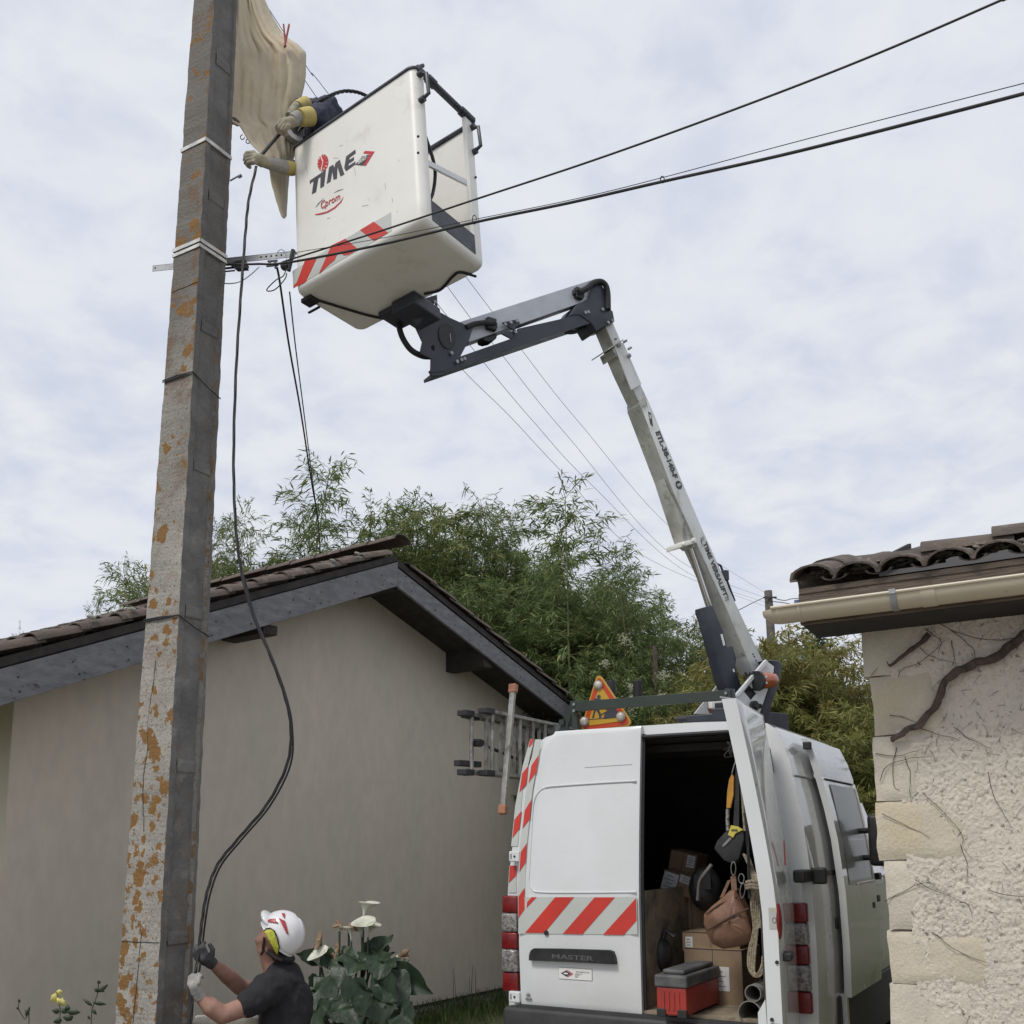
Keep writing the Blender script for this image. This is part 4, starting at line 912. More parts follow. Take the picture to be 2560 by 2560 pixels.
b = MB(); b.cbox(frR(.5, .040, 1.72), dd, dn, VZ, .05, .004, .14); b.build('red_stripe', RED, doorR)
b = MB(); b.prism([onE(-.065, .95, .001), onE(-.095, .90, .001), onE(-.095, .72, .001), onE(-.06, .71, .001)], dd * -.08); b.build('latch_housing', WHITE, doorR, bevel=.006)
b = MB(); b.cbox(frR(.6, -.06, 1.5), dd, dn, VZ, .62, .012, 1.2); b.build('door_lining', DARKIN, doorR)
# the drip rail / gutter strip following the door head
# -- sliding door slid back along the flank
SD0, SD1 = .58, 1.60
def sdu(z): return uR(z) + .075
zsn = [.80, .85, 1.1, 1.35, 1.45, 1.6, 1.8, 2.0, 2.2, 2.215, 2.24, 2.35, 2.43, 2.47]
def sd_edge(z): return SD0 - .10 * max(0, (z - 2.0)) - .0
rows = []
for z in zsn: rows.append([vw(sdu(z) - (.008 if 2.20 < z < 2.23 else 0), lerp(sd_edge(z), SD1 - max(0, (z - 2.2)) * .35, k / 8), z) for k in range(9)])
b = MB(); b.grid(rows); b.grid([[p - VU * .045 for p in r_][::-1] for r_ in rows]); b.grid([[r_[0] - VU * .045 for r_ in rows], [r_[0] for r_ in rows]]); b.grid([[r_[-1] for r_ in rows], [r_[-1] - VU * .045 for r_ in rows]]); b.grid([rows[-1], [p - VU * .045 for p in rows[-1]]])
b.obox(vw(2.085, SD0, .42), VU * .045, VV * .05, VZ * .40); sdoor = b.build('sliding_door', WHITE, van, smooth=True, fixn=True, label='side sliding door slid fully back')
GLASSG = mat('painted_window_panel', (.34, .36, .37), (.29, .31, .32), sc=1.5, rough=.35, coat=.2)
wz = [1.50, 1.7, 1.9, 2.1, 2.17]; rows = [[vw(sdu(z) + .004, v, z) for v in (.72, 1.1, 1.52)] for z in wz]
b = MB(); b.grid(rows); o = b.build('window_panel', GLASSG, sdoor, smooth='all')
b = MB(); b.tube([vw(sdu(z) + .006, 1.525, z) for z in wz] , .009, 6); b.tube([vw(sdu(1.5) + .006, v, 1.5) for v in (.95, 1.525)], .009, 6); b.build('window_trim', PLATEW, sdoor, smooth=True)
b = MB(); b.tube([vw(sdu(2.2) + .002, v, 2.2) for v in (.62, 1.5)], .006, 5); b.build('roof_joint', RUBBER, sdoor)
q = vinv(2037, 2191, 0, 2.12)
b = MB(); b.obox(vw(2.02, q.y - .13, q.z - .035), VU * .07, VV * .30, VZ * .075); b.obox(vw(2.07, q.y + .10, q.z - .05), VU * .09, VV * .06, VZ * .10); b.build('rail_arm', BLACK, sdoor, bevel=.012)
b = MB(); b.obox(vw(uR(1.6) + .002, .30, q.z - .01), VU * .012, VV * 1.3, VZ * .03); b.build('slide_rail', BLACK, van)
b = MB(); b.cbox(vw(2.15, SD1 - .13, 1.33), VU, VV, VZ, .04, .10, .05); b.build('door_handle', BLACK, sdoor, bevel=.01)
b = MB(); b.cbox(vw(2.085, SD0 - .01, 1.26), VU, VV, VZ, .04, .05, .07); b.build('latch', BLACK, sdoor, bevel=.006)
q = vinv(1940, 1830, 0, 1.95); b = MB(); b.cbox(vw(1.985, sd_edge(2.42) - .02, 2.42), VU, VV, VZ, .05, .05, .05); b.build('top_roller', BLACK, sdoor, bevel=.006)
b = MB(); b.obox(vw(uR(2.2) - .002, .12, 2.195), VU * .01, VV * .5, VZ * .01); b.build('roof_joint', GROOVE, van)
# doorway (dark) in the flank ahead of the slid-back door, cab door window
b = MB(); b.grid([[vw(uR(z) + .004, v, z) for v in (1.61, 1.67)] for z in (.85, 1.2, 1.6, 2.0, 2.3)]); b.build('side_doorway', DARKIN, van, smooth='all')
b = MB(); b.grid([[vw(uR(z) + .012, v, z) for v in (1.70 , 1.85, 2.58 - (z - 1.5) * 1.0)] for z in (1.50, 1.7, 1.9, 2.08)]); b.build('cab_window', mat('tinted_glass', (.02, .024, .024), rough=.06, coat=1), van, smooth='all')
b = MB(); b.grid([[vw(uR(z) + .012, v, z) for v in (1.70, 2.2, 2.55)] for z in (.82, 1.1, 1.45)]); cdr = b.build('cab_door', WHITE, van, smooth='all')
for v, z in ((1.80, 1.36), (1.95, 1.52)): b = MB(); b.cbox(vw(uR(z) + .035, v, z), VU, VV, VZ, .04, .11, .05); b.build('door_handle', BLACK, cdr, bevel=.01)
# mirror on two arms
mq = vinv(2192, 2100, 0, 2.26)
mir = MB(); mir.cbox(vw(2.27, mq.y, mq.z), VU, VV, VZ, .12, .13, .36); mo = mir.build('wing_mirror', BLACK, van, bevel=.03, seg=3, smooth=True)
b = MB(); 
for dz in (.06, -.13): b.tube([vw(2.05, mq.y + .10, mq.z + dz + .0), vw(2.25, mq.y + .01, mq.z + dz + .01)], .020, 8)
b.build('mirror_arm', BLACK, mo, smooth=True)
# wheels
def wheel(u, v, z=.34):
    c = vw(u, v, z); b = MB(); P = []
    prof_ = [(.20, -.09), (.30, -.105), (.335, -.08), (.345, -.03), (.345, .03), (.335, .08), (.30, .105), (.20, .09)]
    rows = [[c + VU * h + (VV * cos(2 * pi * k / 28) + VZ * sin(2 * pi * k / 28)) * r_ for k in range(28)] for r_, h in prof_]
    b.grid(rows, close=True); w_ = b.build('wheel', RUBBER, van, smooth=True, fixn=True)
    b = MB(); rows = [[c + VU * h + (VV * cos(2 * pi * k / 24) + VZ * sin(2 * pi * k / 24)) * r_ for k in range(24)] for r_, h in ((.205, -.09), (.19, -.05), (.12, -.03), (.06, -.07), (.001, -.07))]
    b.grid(rows, close=True); rows = [[p + VU * (.0) for p in r_] for r_ in rows]
    rows = [[c + VU * h + (VV * cos(2 * pi * k / 24) + VZ * sin(2 * pi * k / 24)) * r_ for k in range(24)] for r_, h in ((.205, .09), (.19, .05), (.12, .03), (.06, .07), (.001, .07))]
    b.grid(rows, close=True); b.build('rim', ALUD, w_, smooth=True)
wheel(.10, 1.15); wheel(1.93, 1.15); wheel(.10, 3.1); wheel(1.985, 3.35)
b = MB(); c = vw(2.05, 3.35, .40); b.prism([c + (VV * cos(a) + VZ * sin(a)) * .43 for a in np.arange(0, 3.2, .2)], VU * .012); b.build('wheel_arch', BLACK, van, smooth=True)

# -- roof rack (ladder bar across the rear)
rack = MB(); q0 = atY(1433, 1766, 7.42); q1 = atY(1826, 1735, 6.75)
xd = (q1 - q0).normalized()
def vpt(px, py, v): q = vinv(px, py, 1, v); return vw(q.x, q.y, q.z)
b = MB(); RK = .22
b.prism([vpt(1432, 1754, RK), vpt(1826, 1724, RK), vpt(1828, 1748, RK), vpt(1434, 1778, RK)], VV * .04); rb = b.build('rack_bar', GREEN_ST, van, bevel=.002)
for (x, y) in ((1435, 1761), (1435, 1777), (1815, 1733)): b = MB(); c = vpt(x, y, RK - .002); b.cyl(c, c - VV * .008, .010, 10); b.build('bolt', GALV, rb)
b = MB(); b.prism([vpt(1425, 1752, RK + .01), vpt(1438, 1752, RK + .01), vpt(1444, 1822, RK + .01), vpt(1432, 1824, RK + .01)], VV * .03); b.prism([vpt(1434, 1755, RK + .05), vpt(1425, 1760, RK + .05), vpt(1396, 1828, RK + .05), vpt(1418, 1824, RK + .05)], VV * .02); b.build('rack_upright', GREEN_ST, van)
b = MB(); b.prism([vpt(1812, 1720, RK + .01), vpt(1834, 1722, RK + .01), vpt(1842, 1810, RK + .01), vpt(1820, 1812, RK + .01)], VV * .03); b.build('rack_upright', NAVY, van)
for x in (1528, 1594): b = MB(); b.tube([vpt(x, 1752, RK + .35), vpt(x, 1704, RK + .35), vpt(x, 1700, RK + .35)], [.035, .035, .025], 10); b.build('rack_stop', RUBBER, van, smooth=True)
for s_ in (0.25,):
    b = MB(); b.obox(vw(s_, .25, 2.64), VU * .04, VV * (2.3 if s_ < 1 else .5), VZ * .04); b.build('rack_rail', GREEN_ST, van)
b = MB()
b.cbox(vpt(1755, 1796, .5), VU, VV, VZ, .22, .05, .05); b.cbox(vpt(1810, 1790, .45), VU, VV, VZ, .14, .12, .10); b.cbox(vpt(1800, 1768, .45), VU, VV, VZ, .06, .06, .06); b.build('hydraulic_valve', NAVY, van, bevel=.006)
b = MB(); b.cyl(vpt(1690, 1799, .5), vpt(1785, 1792, .5), .022, 12); b.build('tube_holder', BLACK, van)
# thin drip moulding arching over the open door's head
b = MB(); b.tube(spline([vpt(x, y, .10) for x, y in ((1800, 1743), (1822, 1746), (1842, 1752), (1858, 1772), (1868, 1800), (1874, 1822))], 5), .006, 6); b.build('drip_moulding', GALV, van, smooth=True)
# ============================================================ the lift: turret, boom, jib, bucket
BT = atY(1893, 1685, 9.0); BJ = atY(1090, 860, 7.2)
BE = V((BJ.x - BT.x, BJ.y - BT.y, 0)).normalized()            # horizontal direction of the boom
BN = V((-BE.y, BE.x, 0)); 
if BN.y > 0: BN = -BN                                          # towards the camera
def bp_(px, py, off=0.): return pl(px, py, BT + BN * off, BN)
def bpoly(mb, pxs, off, th, holes=()):
    return mb.prism([bp_(x, y, off) for x, y in pxs], -BN * th, [[bp_(x, y, off) for x, y in h] for h in holes])
Z2 = lambda *ps: [(900 + x * .41408, 600 + y * .41408) for x, y in ps]
Z3 = lambda *ps: [(1400 + x * .41408, 1000 + y * .41408) for x, y in ps]
Z7 = lambda *ps: [(1690 + x * .16563, 1550 + y * .16563) for x, y in ps]
def ln(x0, y0, x1, y1, y): return (x0 + (x1 - x0) * (y - y0) / (y1 - y0), y)
BW = .085
# outer boom (bright side face outline)
b = MB(); bpoly(b, [(1600, 1012), (1621, 1000), (1700, 1190), (1760, 1331), (1838, 1505), (1909, 1656), (1897, 1678), (1884, 1683), (1866, 1640), (1818, 1526), (1744, 1364), (1684, 1232)], BW, BW * 2)
boom = b.build('outer_boom', BOOMW, van, bevel=.008, smooth=True)
b = MB(); bpoly(b, [(1513, 815), (1531, 803), (1575, 905), (1622, 1004), (1602, 1016), (1558, 922)], BW - .016, (BW - .016) * 2); b.build('inner_boom', BOOMW, van, bevel=.006, smooth=True)
GRIME_SHADE = mat('grimy_shaded_underside', (.50, .50, .46), (.36, .36, .32), sc=4, rough=.6, c3=(.16, .155, .13), sc3=10, lo3=.56, hi3=.74)  # boom grime, with the shade of the underside also painted into the colour
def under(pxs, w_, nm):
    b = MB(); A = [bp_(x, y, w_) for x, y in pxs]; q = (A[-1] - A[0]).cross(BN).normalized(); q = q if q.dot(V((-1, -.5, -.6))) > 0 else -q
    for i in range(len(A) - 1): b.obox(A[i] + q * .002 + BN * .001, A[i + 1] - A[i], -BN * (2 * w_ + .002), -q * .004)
    return b.build(nm, GRIME_SHADE, boom)
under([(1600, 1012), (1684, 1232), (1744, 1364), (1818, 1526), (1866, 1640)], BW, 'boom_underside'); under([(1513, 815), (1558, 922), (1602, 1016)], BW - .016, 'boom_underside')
# telescoping collar, flange and bolts
b = MB(); bpoly(b, [(1531, 872), (1552, 858), (1560, 878), (1540, 892)], BW + .004, BW * 2 + .008); b.build('boom_collar', BOOMG, van, bevel=.004); b = MB(); bpoly(b, [(1600, 998), (1611, 990), (1619, 1012), (1604, 1020)], BW + .006, BW * 2 + .012); b.build('boom_collar', BOOMG, van, bevel=.004)
b = MB(); bpoly(b, Z2((1500, 655), (1590, 598), (1592, 604), (1502, 662)), BW + .02, BW * 2 + .07); b.build('flange', BOOMG, van, bevel=.002)
bb = MB(); bpoly(bb, Z2((1535, 640), (1590, 618), (1700, 870), (1640, 905)), BW + .006, .012); bb.build('boom_plate', BOOMW, van, bevel=.002)
b = MB()
for x, y, r_ in ((1562, 635, .02), (1622, 700, .02), (1540, 600, .010)): c = bp_(*Z2((x, y))[0], BW + .012); b.cyl(c, c + BN * .014, r_, 14); b.cyl(c + BN * .014, c + BN * .024, r_ * .55, 6)
for x, y in ((1618, 660), (1590, 618)): c = bp_(*Z2((x, y))[0], BW * .4); b.cyl(c, c + V((.03, 0, .02)), .012, 8)
b.build('bolt', GALV, van, smooth=True)
# stiffening saddle under the boom where the ram is pinned
b = MB(); bpoly(b, Z3((630, 470), (660, 548), (690, 600), (830, 870), (805, 892), (752, 845), (672, 600)), BW * .8, BW * 1.6); b.build('ram_saddle', GRIME_SHADE, van, bevel=.006, smooth=True)
b = MB(); bpoly(b, Z3((728, 858), (822, 838), (828, 860), (732, 888)), BW + .01, BW * 2 + .02); c = bp_(*Z3((805, 848))[0], BW + .01); b.cyl(c, c + BN * .02, .022, 14); c = bp_(*Z3((745, 872))[0], BW + .01); b.cyl(c, c + BN * .02, .017, 14); b.build('ram_bracket', WHITE2, van, bevel=.004, smooth=True)
# ram: chromed rod and dark barrel
r0, r1 = bp_(*Z3((785, 880))[0], .0), bp_(*Z3((905, 1260))[0], .0)
b = MB(); b.cyl(r0, r1, .030, 14); b.build('ram_rod', CHROME, van, smooth=True)
b = MB(); bpoly(b, Z3((870, 1250), (922, 1240), (985, 1390), (1010, 1490), (1045, 1484), (1068, 1560), (1060, 1610), (1110, 1770), (1050, 1790), (1015, 1745), (990, 1690)), .062, .124); b.build('ram_barrel', NAVY, van, bevel=.01, smooth=True)
b = MB(); bpoly(b, Z3((970, 1415), (982, 1412), (998, 1480), (988, 1484)), .066, .006); bpoly(b, Z7((860, 740), (876, 736), (890, 780), (872, 786)), .07, .006); b.build('decal_strip', PLATEW, van)
# cable chain / cap on the back of the boom
b = MB(); b.tube([bp_(x, y, 0) for x, y in Z3((950, 990), (970, 1000), (985, 1040), (1008, 1090), (1030, 1150), (1055, 1215))], .012, 6); b.cbox(bp_(*Z3((990, 1062))[0], .0), BE, BN, V((0, 0, 1)), .05, .08, .09); b.build('back_hose', NAVY, van, bevel=.004)
b = MB(); bpoly(b, Z7((1160, 350), (1230, 440), (1320, 600), (1300, 640), (1240, 520), (1170, 420)), .03, .06); b.build('rear_guard', NAVY, van, bevel=.006)
# dirt specks / rivets near the foot
b = MB()
for x, y in ((1162, 515), (1180, 552), (1206, 612), (1050, 805), (1110, 800)): c = bp_(*Z7((x, y))[0], BW); b.cyl(c, c + BN * .004, .008 if x > 1100 else .014, 8)
b.build('rivet', NAVY, van)
# lettering on the boom
bd = (bp_(1760, 1331, BW) - bp_(1621, 1000, BW)).normalized(); bu = BN.cross(bd) * -1
if bu.dot(V((1, 0, 0))) > 0 and False: bu = -bu
bx = bd; by = BN.cross(bx)
def btext(s, x0, y0, x1, y1, size, nm='lettering', off=.0015):
    A_, B_ = bp_(x0, y0, BW), bp_(x1, y1, BW); ex = (B_ - A_).normalized(); o = text(nm, s, size, (A_ + B_) / 2 + BN * .001, ex, BN.cross(ex), INK, boom, off=off, depth=.0015)
    w_ = max((v.co - o.data.vertices[0].co).length for v in o.data.vertices); L0 = (B_ - A_).length; f = L0 / w_
    c = (A_ + B_) / 2 - root_loc(boom)
    for v in o.data.vertices: v.co = c + (v.co - c) + ex * ((v.co - c).dot(ex) * (f - 1))
    return o
btext('ETL-38-140-F', *Z3((588, 195))[0], *Z3((695, 465))[0], .075, off=.0035)
btext('TIME VERSALIFT', *Z3((872, 865))[0], *Z3((998, 1180))[0], .068, off=.003)
# circle emblem, chevrons, small logo
c = bp_(*Z3((717, 513))[0], BW + .001); b = MB(); b.cyl(c, c + BN * .0015, .038, 24); em = b.build('emblem', INK, boom)
text('lettering', 'S', .055, c + BN * .0016, bx, BN.cross(bx), BOOMW, em, off=.002)
def bstroke(ps, nm='emblem', w_=.006):
    P = [bp_(x, y, BW + .001) for x, y in Z3(*ps)]; b = MB(); b.tube(P, w_ * .6, 4); return b.build(nm, INK, boom)
for d in (0, 14): bstroke([(866 - d * .9, 822 + d * .2), (848 - d * .4, 830 + d), (860 - d * .2, 858 + d * .6)][0:3] if False else [(868, 826 + d), (850, 836 + d), (858, 858 + d)], w_=.005)
for d in (0, 14): bstroke([(1008, 1172 + d), (1018, 1190 + d), (996, 1196 + d)], w_=.005)
b = MB(); bpoly(b, Z3((532, 68), (550, 80), (562, 160), (545, 145)), BW + .002, .0015); e2 = b.build('emblem', INK, boom)
b = MB(); bpoly(b, Z3((540, 84), (549, 92), (551, 116), (541, 108)), BW + .0036, .0015); b.build('emblem_field', BOOMW, e2)

# turret: two white cheek plates, dark shroud, beacon
TW = .20
cheek = Z7((905, 1130), (1362, 596), (1395, 640), (1480, 700), (1470, 800), (1402, 1000), (1212, 1556), (1120, 1600), (1040, 1640), (960, 1640), (880, 1380))
win = Z7((1025, 1080), (1110, 975), (1218, 1103), (1132, 1215))
b = MB(); bpoly(b, cheek, TW, .012, [win]); ck = b.build('turret_cheek', WHITE, van, bevel=.0)
b = MB(); bpoly(b, Z7((905, 1130), (1362, 596), (1396, 640), (934, 1168)), TW + .03, .03); b.build('cheek_flange', WHITE, ck, bevel=.003)
b = MB(); bpoly(b, win, TW - .02, .004); b.build('cheek_panel', BLACK, ck)
b = MB(); bpoly(b, cheek[:8], -TW + .012, .012); b.build('turret_cheek', WHITE, van)
b = MB(); bpoly(b, Z7((280, 1415), (450, 1205), (700, 890), (755, 870), (800, 1000), (640, 1200), (560, 1300), (540, 1420)), -.10, .012); b.build('turret_cheek', WHITE, van)
b = MB(); bpoly(b, Z7((1366, 596), (1580, 606), (1616, 680), (1590, 800), (1600, 880), (1490, 1190), (1370, 1570), (1212, 1556), (1402, 1000), (1475, 790), (1480, 700), (1395, 640)), TW - .002, .34); b.build('turret_shroud', NAVY, van, bevel=.02, seg=3, smooth=True)
b = MB(); b.cbox(V((BT.x, BT.y, 2.78)) + BE * -.02, BE, BN, V((0, 0, 1)), .30, .36, .22); b.cyl(vw(1.02, 2.15, 2.6), vw(1.02, 2.15, 2.75), .25, 24); b.build('turret_base', NAVY, van, bevel=.01)
b = MB(); 
for x, y, r_ in ((1165, 1300, .045), (1235, 1305, .022)): c = bp_(*Z7((x, y))[0], TW); b.cyl(c, c + BN * .03, r_, 16); b.cyl(c + BN * .03, c + BN * .05, r_ * .6, 6)
b.build('pivot_bolt', BLACK, van, smooth=True)
AMBER = mat('amber_lens', (.42, .085, .015), (.34, .07, .015), sc=10, rough=.25, coat=.7)
c = bp_(*Z7((1235, 920))[0], TW + .05); e_ = bp_(*Z7((1500, 905))[0], TW + .05); ax = (e_ - c)
b = MB(); b.cyl(c - ax * .10, c + ax * .02, .088, 20); b.cyl(c + ax * .02, c + ax * .12, .07, 20); bc = b.build('beacon_base', BLACK, van, smooth=True)
b = MB(); P = [c + ax * t for t in (.12, .2, .6, .85, .95, 1.0)]; b.tube(P, [.070, .072, .070, .064, .05, .02], 20); b.build('beacon', AMBER, van, smooth=True)
b = MB(); b.cbox(c + ax * .15 + BN * .066, ax, V((0, 0, 1)), BN, .03, .07, .004); b.build('beacon_label', PLATEW, bc)
b = MB(); bpoly(b, Z7((505, 1215), (545, 1212), (565, 1400), (530, 1410), (495, 1330)), .06, .02); b.build('red_cover', mat('dull_red', (.22, .06, .04), rough=.6), van, bevel=.004)
b = MB(); c = bp_(*Z7((640, 1240))[0], .14); b.cbox(c, BE, BN, V((0, 0, 1)), .20, .05, .12); b.cyl(c + BN * .02 - BE * .10, c + BN * .07 - BE * .10, .045, 16); b.build('pin_boss', WHITE2, van, bevel=.01, smooth=True)

# knuckle at the boom head
b = MB(); bpoly(b, Z2((1397, 292), (1428, 262), (1455, 262), (1480, 300), (1500, 408), (1528, 428), (1540, 492), (1500, 515), (1478, 520), (1428, 552), (1398, 500), (1330, 452), (1272, 452), (1310, 392), (1385, 350)), .105, .21); kn = b.build('knuckle', NAVY, van, bevel=.01, smooth=True)
b = MB()
for x, y in ((1360, 440), (1376, 436), (1497, 500), (1522, 488), (1462, 420)): c = bp_(*Z2((x, y))[0], .106); b.cyl(c, c + BN * .012, .014, 8)
b.build('bolt', GALV, kn)
# jib beam
b = MB(); bpoly(b, Z2((600, 495), (1425, 231), (1428, 262), (1385, 362), (660, 616)), .06, .12); jib = b.build('jib', GREYST, van, bevel=.004)
b = MB(); bpoly(b, Z2((420, 790), (436, 818), (480, 815), (845, 680), (1120, 590), (1400, 498), (1395, 425), (1200, 480), (955, 535), (945, 575), (900, 600), (600, 705)), .095, .02)
bpoly(b, Z2((420, 790), (436, 818), (480, 815), (845, 680), (1120, 590), (1400, 498), (1395, 425), (1200, 480), (955, 535), (945, 575), (900, 600), (600, 705)), -.075, .02); lk = b.build('levelling_link', NAVY, van, bevel=.003)
b = MB(); bpoly(b, Z2((440, 800), (1395, 485), (1396, 497), (444, 818)), .075, .15); b.build('link_web', NAVY, lk)
b = MB(); bpoly(b, Z2((858, 497), (955, 476), (968, 505), (938, 530), (950, 575), (912, 595), (850, 562), (930, 545)), .10, .015); lg = b.build('link_lug', NAVY, van, bevel=.003)
b = MB()
for x, y in ((876, 511), (909, 499), (945, 488), (938, 556), (586, 735), (612, 724), (630, 718), (552, 684), (452, 375), (428, 405)): c = bp_(*Z2((x, y))[0], .112); b.cyl(c, c + BN * .010, .014, 8)
b.build('bolt', GALV, lg)
b = MB(); bpoly(b, Z2((742, 590), (830, 560), (828, 590), (810, 606), (775, 614), (750, 606)), .05, .10); b.build('jib_stop', BLACK, van, bevel=.01)
# bucket carrier with lightening holes
outl = Z2((275, 388), (330, 370), (465, 330), (470, 428), (545, 470), (682, 532), (655, 612), (605, 705), (560, 765), (520, 790), (428, 800), (430, 715), (363, 682), (378, 612), (322, 492), (283, 482))
hs = [Z2((360, 450), (376, 443), (398, 456), (400, 474), (378, 472)), Z2((438, 446), (446, 443), (453, 456), (448, 468), (440, 460)), Z2((358, 488), (366, 484), (376, 496), (372, 508), (361, 502)), Z2((430, 640), (446, 632), (457, 650), (458, 676), (446, 672), (430, 656)), Z2((446, 380), (452, 372), (458, 384), (455, 396), (448, 392))]
b = MB(); bpoly(b, outl, .10, .016, hs); cr0 = b.build('bucket_carrier', NAVY, van)
b = MB(); bpoly(b, outl, -.084, .016, hs); b.build('bucket_carrier', NAVY, van)
b = MB(); bpoly(b, Z2((485, 530), (560, 520), (640, 560), (600, 640), (530, 700), (480, 640)), .08, .16); b.build('rotator', NAVY, van, bevel=.02, smooth=True)
b = MB(); c = bp_(*Z2((525, 580))[0], .102); P = [c + (BE * cos(a) * .075 + V((0, 0, sin(a) * .105))) for a in np.arange(0, 6.3, .3)]; b.prism(P, BN * .006); b.build('pivot_cover', BLACK, cr0)
b = MB(); bpoly(b, Z2((541, 565), (546, 563), (552, 612), (548, 616)), .112, .004); b.build('indicator', GALV, cr0)
# hoses
def hose(ps, off, r_, nm='hose', m_=RUBBER, z=Z2): b = MB(); b.tube(spline([bp_(x, y, off) for x, y in z(*ps)], 6), r_, 8); return b.build(nm, m_, van, smooth=True)
hose([(240, 470), (238, 530), (262, 600), (310, 665), (375, 700), (425, 705)], .05, .022)
hose([(640, 528), (690, 508), (750, 500), (790, 505), (812, 500)], .10, .022)
b = MB(); c = bp_(*Z2((790, 510))[0], .075); b.cbox(c, BE, BN, V((0, 0, 1)), .085, .05, .10); b.cbox(c + V((0, 0, .0)), BE, BN, V((0, 0, 1)), .11, .035, .05); c = bp_(*Z2((1318, 325))[0], .075); b.cbox(c, BE, BN, V((0, 0, 1)), .07, .05, .10); b.cbox(c, BE, BN, V((0, 0, 1)), .11, .035, .045); b.build('hose_clamp', BLACK, van, bevel=.008)
hose([(1320, 315), (1365, 295), (1400, 265), (1445, 250), (1480, 270), (1495, 320), (1498, 420)], .115, .025)
hose([(1400, 490), (1350, 530), (1300, 555), (1250, 558), (1220, 540), (1222, 525), (1270, 530), (1340, 500), (1390, 470)], .02, .016)

# ------------------------------------------------ bucket
def Rm(a, b_, c):
    return Matrix.Rotation(a, 3, 'Z') @ Matrix.Rotation(b_, 3, 'X') @ Matrix.Rotation(c, 3, 'Y')
KB = 6.6 / 7.2; BR = Rm(-.613, -.021, -.085); BO = CAM + (V((-1.646, 7.2, 5.996)) - CAM) * KB
BWd, BDp, BHt = 1.318 * KB, .738 * KB, 1.34 * KB
EW, ED, EH = BR @ V((1, 0, 0)), BR @ V((0, 1, 0)), BR @ V((0, 0, 1))
def bk(w_, d, h): return BO + EW * w_ + ED * d + EH * h
def bkpx(px, py, k, val):
    M3 = Matrix((EW, ED, EH)); c = M3 @ (CAM - BO); d = M3 @ ray(px, py); q = c + d * ((val - c[k]) / d[k]); return q
R_ = .065; SILLH = .20; DA, DB = .085, BDp - .125
per = []                                   # perimeter: (w, d) with the right side split at the opening
def arc(cx, cy, a0, a1, n=6): return [(cx + cos(lerp(a0, a1, k / n)) * R_, cy + sin(lerp(a0, a1, k / n)) * R_) for k in range(n + 1)]
per += arc(R_, R_, pi, 1.5 * pi) + [(BWd * .25, 0), (BWd * .5, 0), (BWd * .75, 0)]
per += arc(BWd - R_, R_, 1.5 * pi, 2 * pi)
per += [(BWd, DA), (BWd, DB)] + arc(BWd - R_, BDp - R_, 0, .5 * pi) + [(BWd * .66, BDp), (BWd * .33, BDp)] + arc(R_, BDp - R_, .5 * pi, pi)
iDA = per.index((BWd, DA))
cw, cdp = BWd / 2, BDp / 2
def shell(th, top, up=0):
    lv = []; rb = .05
    for k in range(5): a = pi / 2 * k / 4; lv.append((rb - rb * sin(a), rb - rb * cos(a)))     # (inset, h)
    lv += [(0, SILLH), (0, .7), (0, top)]
    rows = []
    for ins, h in lv:
        rows.append([bk(cw + (w_ - cw) * (1 - (ins + th) / cw), cdp + (d - cdp) * (1 - (ins + th) / cdp), h + (th if h < .06 else 0)) for w_, d in per])
    return rows
b = MB()
for th, flip in ((0, False), (.022, True)):
    rows = shell(th, BHt); n_ = len(per); base_ = len(b.v); b.v += [tuple(p) for r_ in rows for p in r_]
    for i in range(len(rows) - 1):
        for k in range(n_):
            j = (k + 1) % n_
            if k == iDA and i >= 5: continue
            f = (base_ + i * n_ + k, base_ + i * n_ + j, base_ + (i + 1) * n_ + j, base_ + (i + 1) * n_ + k); b.f.append(f[::-1] if flip else f)
    b.f.append(tuple(base_ + k for k in range(n_))[::-1 if not flip else 1])
    if flip:
        o0 = base_ - n_ * len(rows)
        L7 = (len(rows) - 1) * n_
        for k in range(n_):
            j = (k + 1) % n_
            if k == iDA: k5 = 5 * n_; b.f.append((o0 + k5 + k, o0 + k5 + j, base_ + k5 + j, base_ + k5 + k)); continue
            b.f.append((o0 + L7 + k, o0 + L7 + j, base_ + L7 + j, base_ + L7 + k))
        for i in (5, 6):
            for k in (iDA, iDA + 1): b.f.append((o0 + i * n_ + k, o0 + (i + 1) * n_ + k, base_ + (i + 1) * n_ + k, base_ + i * n_ + k))
bucket = b.build('bucket', WHITE2, van, smooth=True, fixn=False)
# rim trim, top rail, mid rail, handles, kick strip
RIM = mat('rim_trim', (.03, .033, .045), (.06, .065, .08), sc=9, rough=.5)
b = MB(); b.tube([bk(w_, d, BHt) for w_, d in per[iDA + 1:] + per[:iDA + 1]], .013, 6); b.build('rim_trim', RIM, bucket, smooth=True)
b = MB(); b.tube([bk(BWd - .01, .03, BHt + .0), bk(BWd - .01, BDp - .02, BHt + .0)], .026, 10); b.tube([bk(BWd - .01, DA + .06, BHt), bk(BWd - .01, DA + .13, BHt)], .034, 10); b.tube([bk(BWd - .01, BDp - .16, BHt), bk(BWd - .01, BDp - .03, BHt)], .034, 10)
b.tube([bk(BWd - .01, .05, BHt + .02), bk(BWd + .0, .09, BHt + .06)], .014, 8); b.build('top_rail', RIM, bucket, smooth=True)
b = MB(); b.cyl(bk(BWd - .01, BDp - .02, BHt - .01), bk(BWd * .35, BDp - .03, BHt - .015), .02, 8); b.build('inner_rail', RIM, bucket, smooth=True)
b = MB(); q0 = bkpx(1046, 388, 0, BWd - .02); q1 = bkpx(1172, 457, 0, BWd - .02)
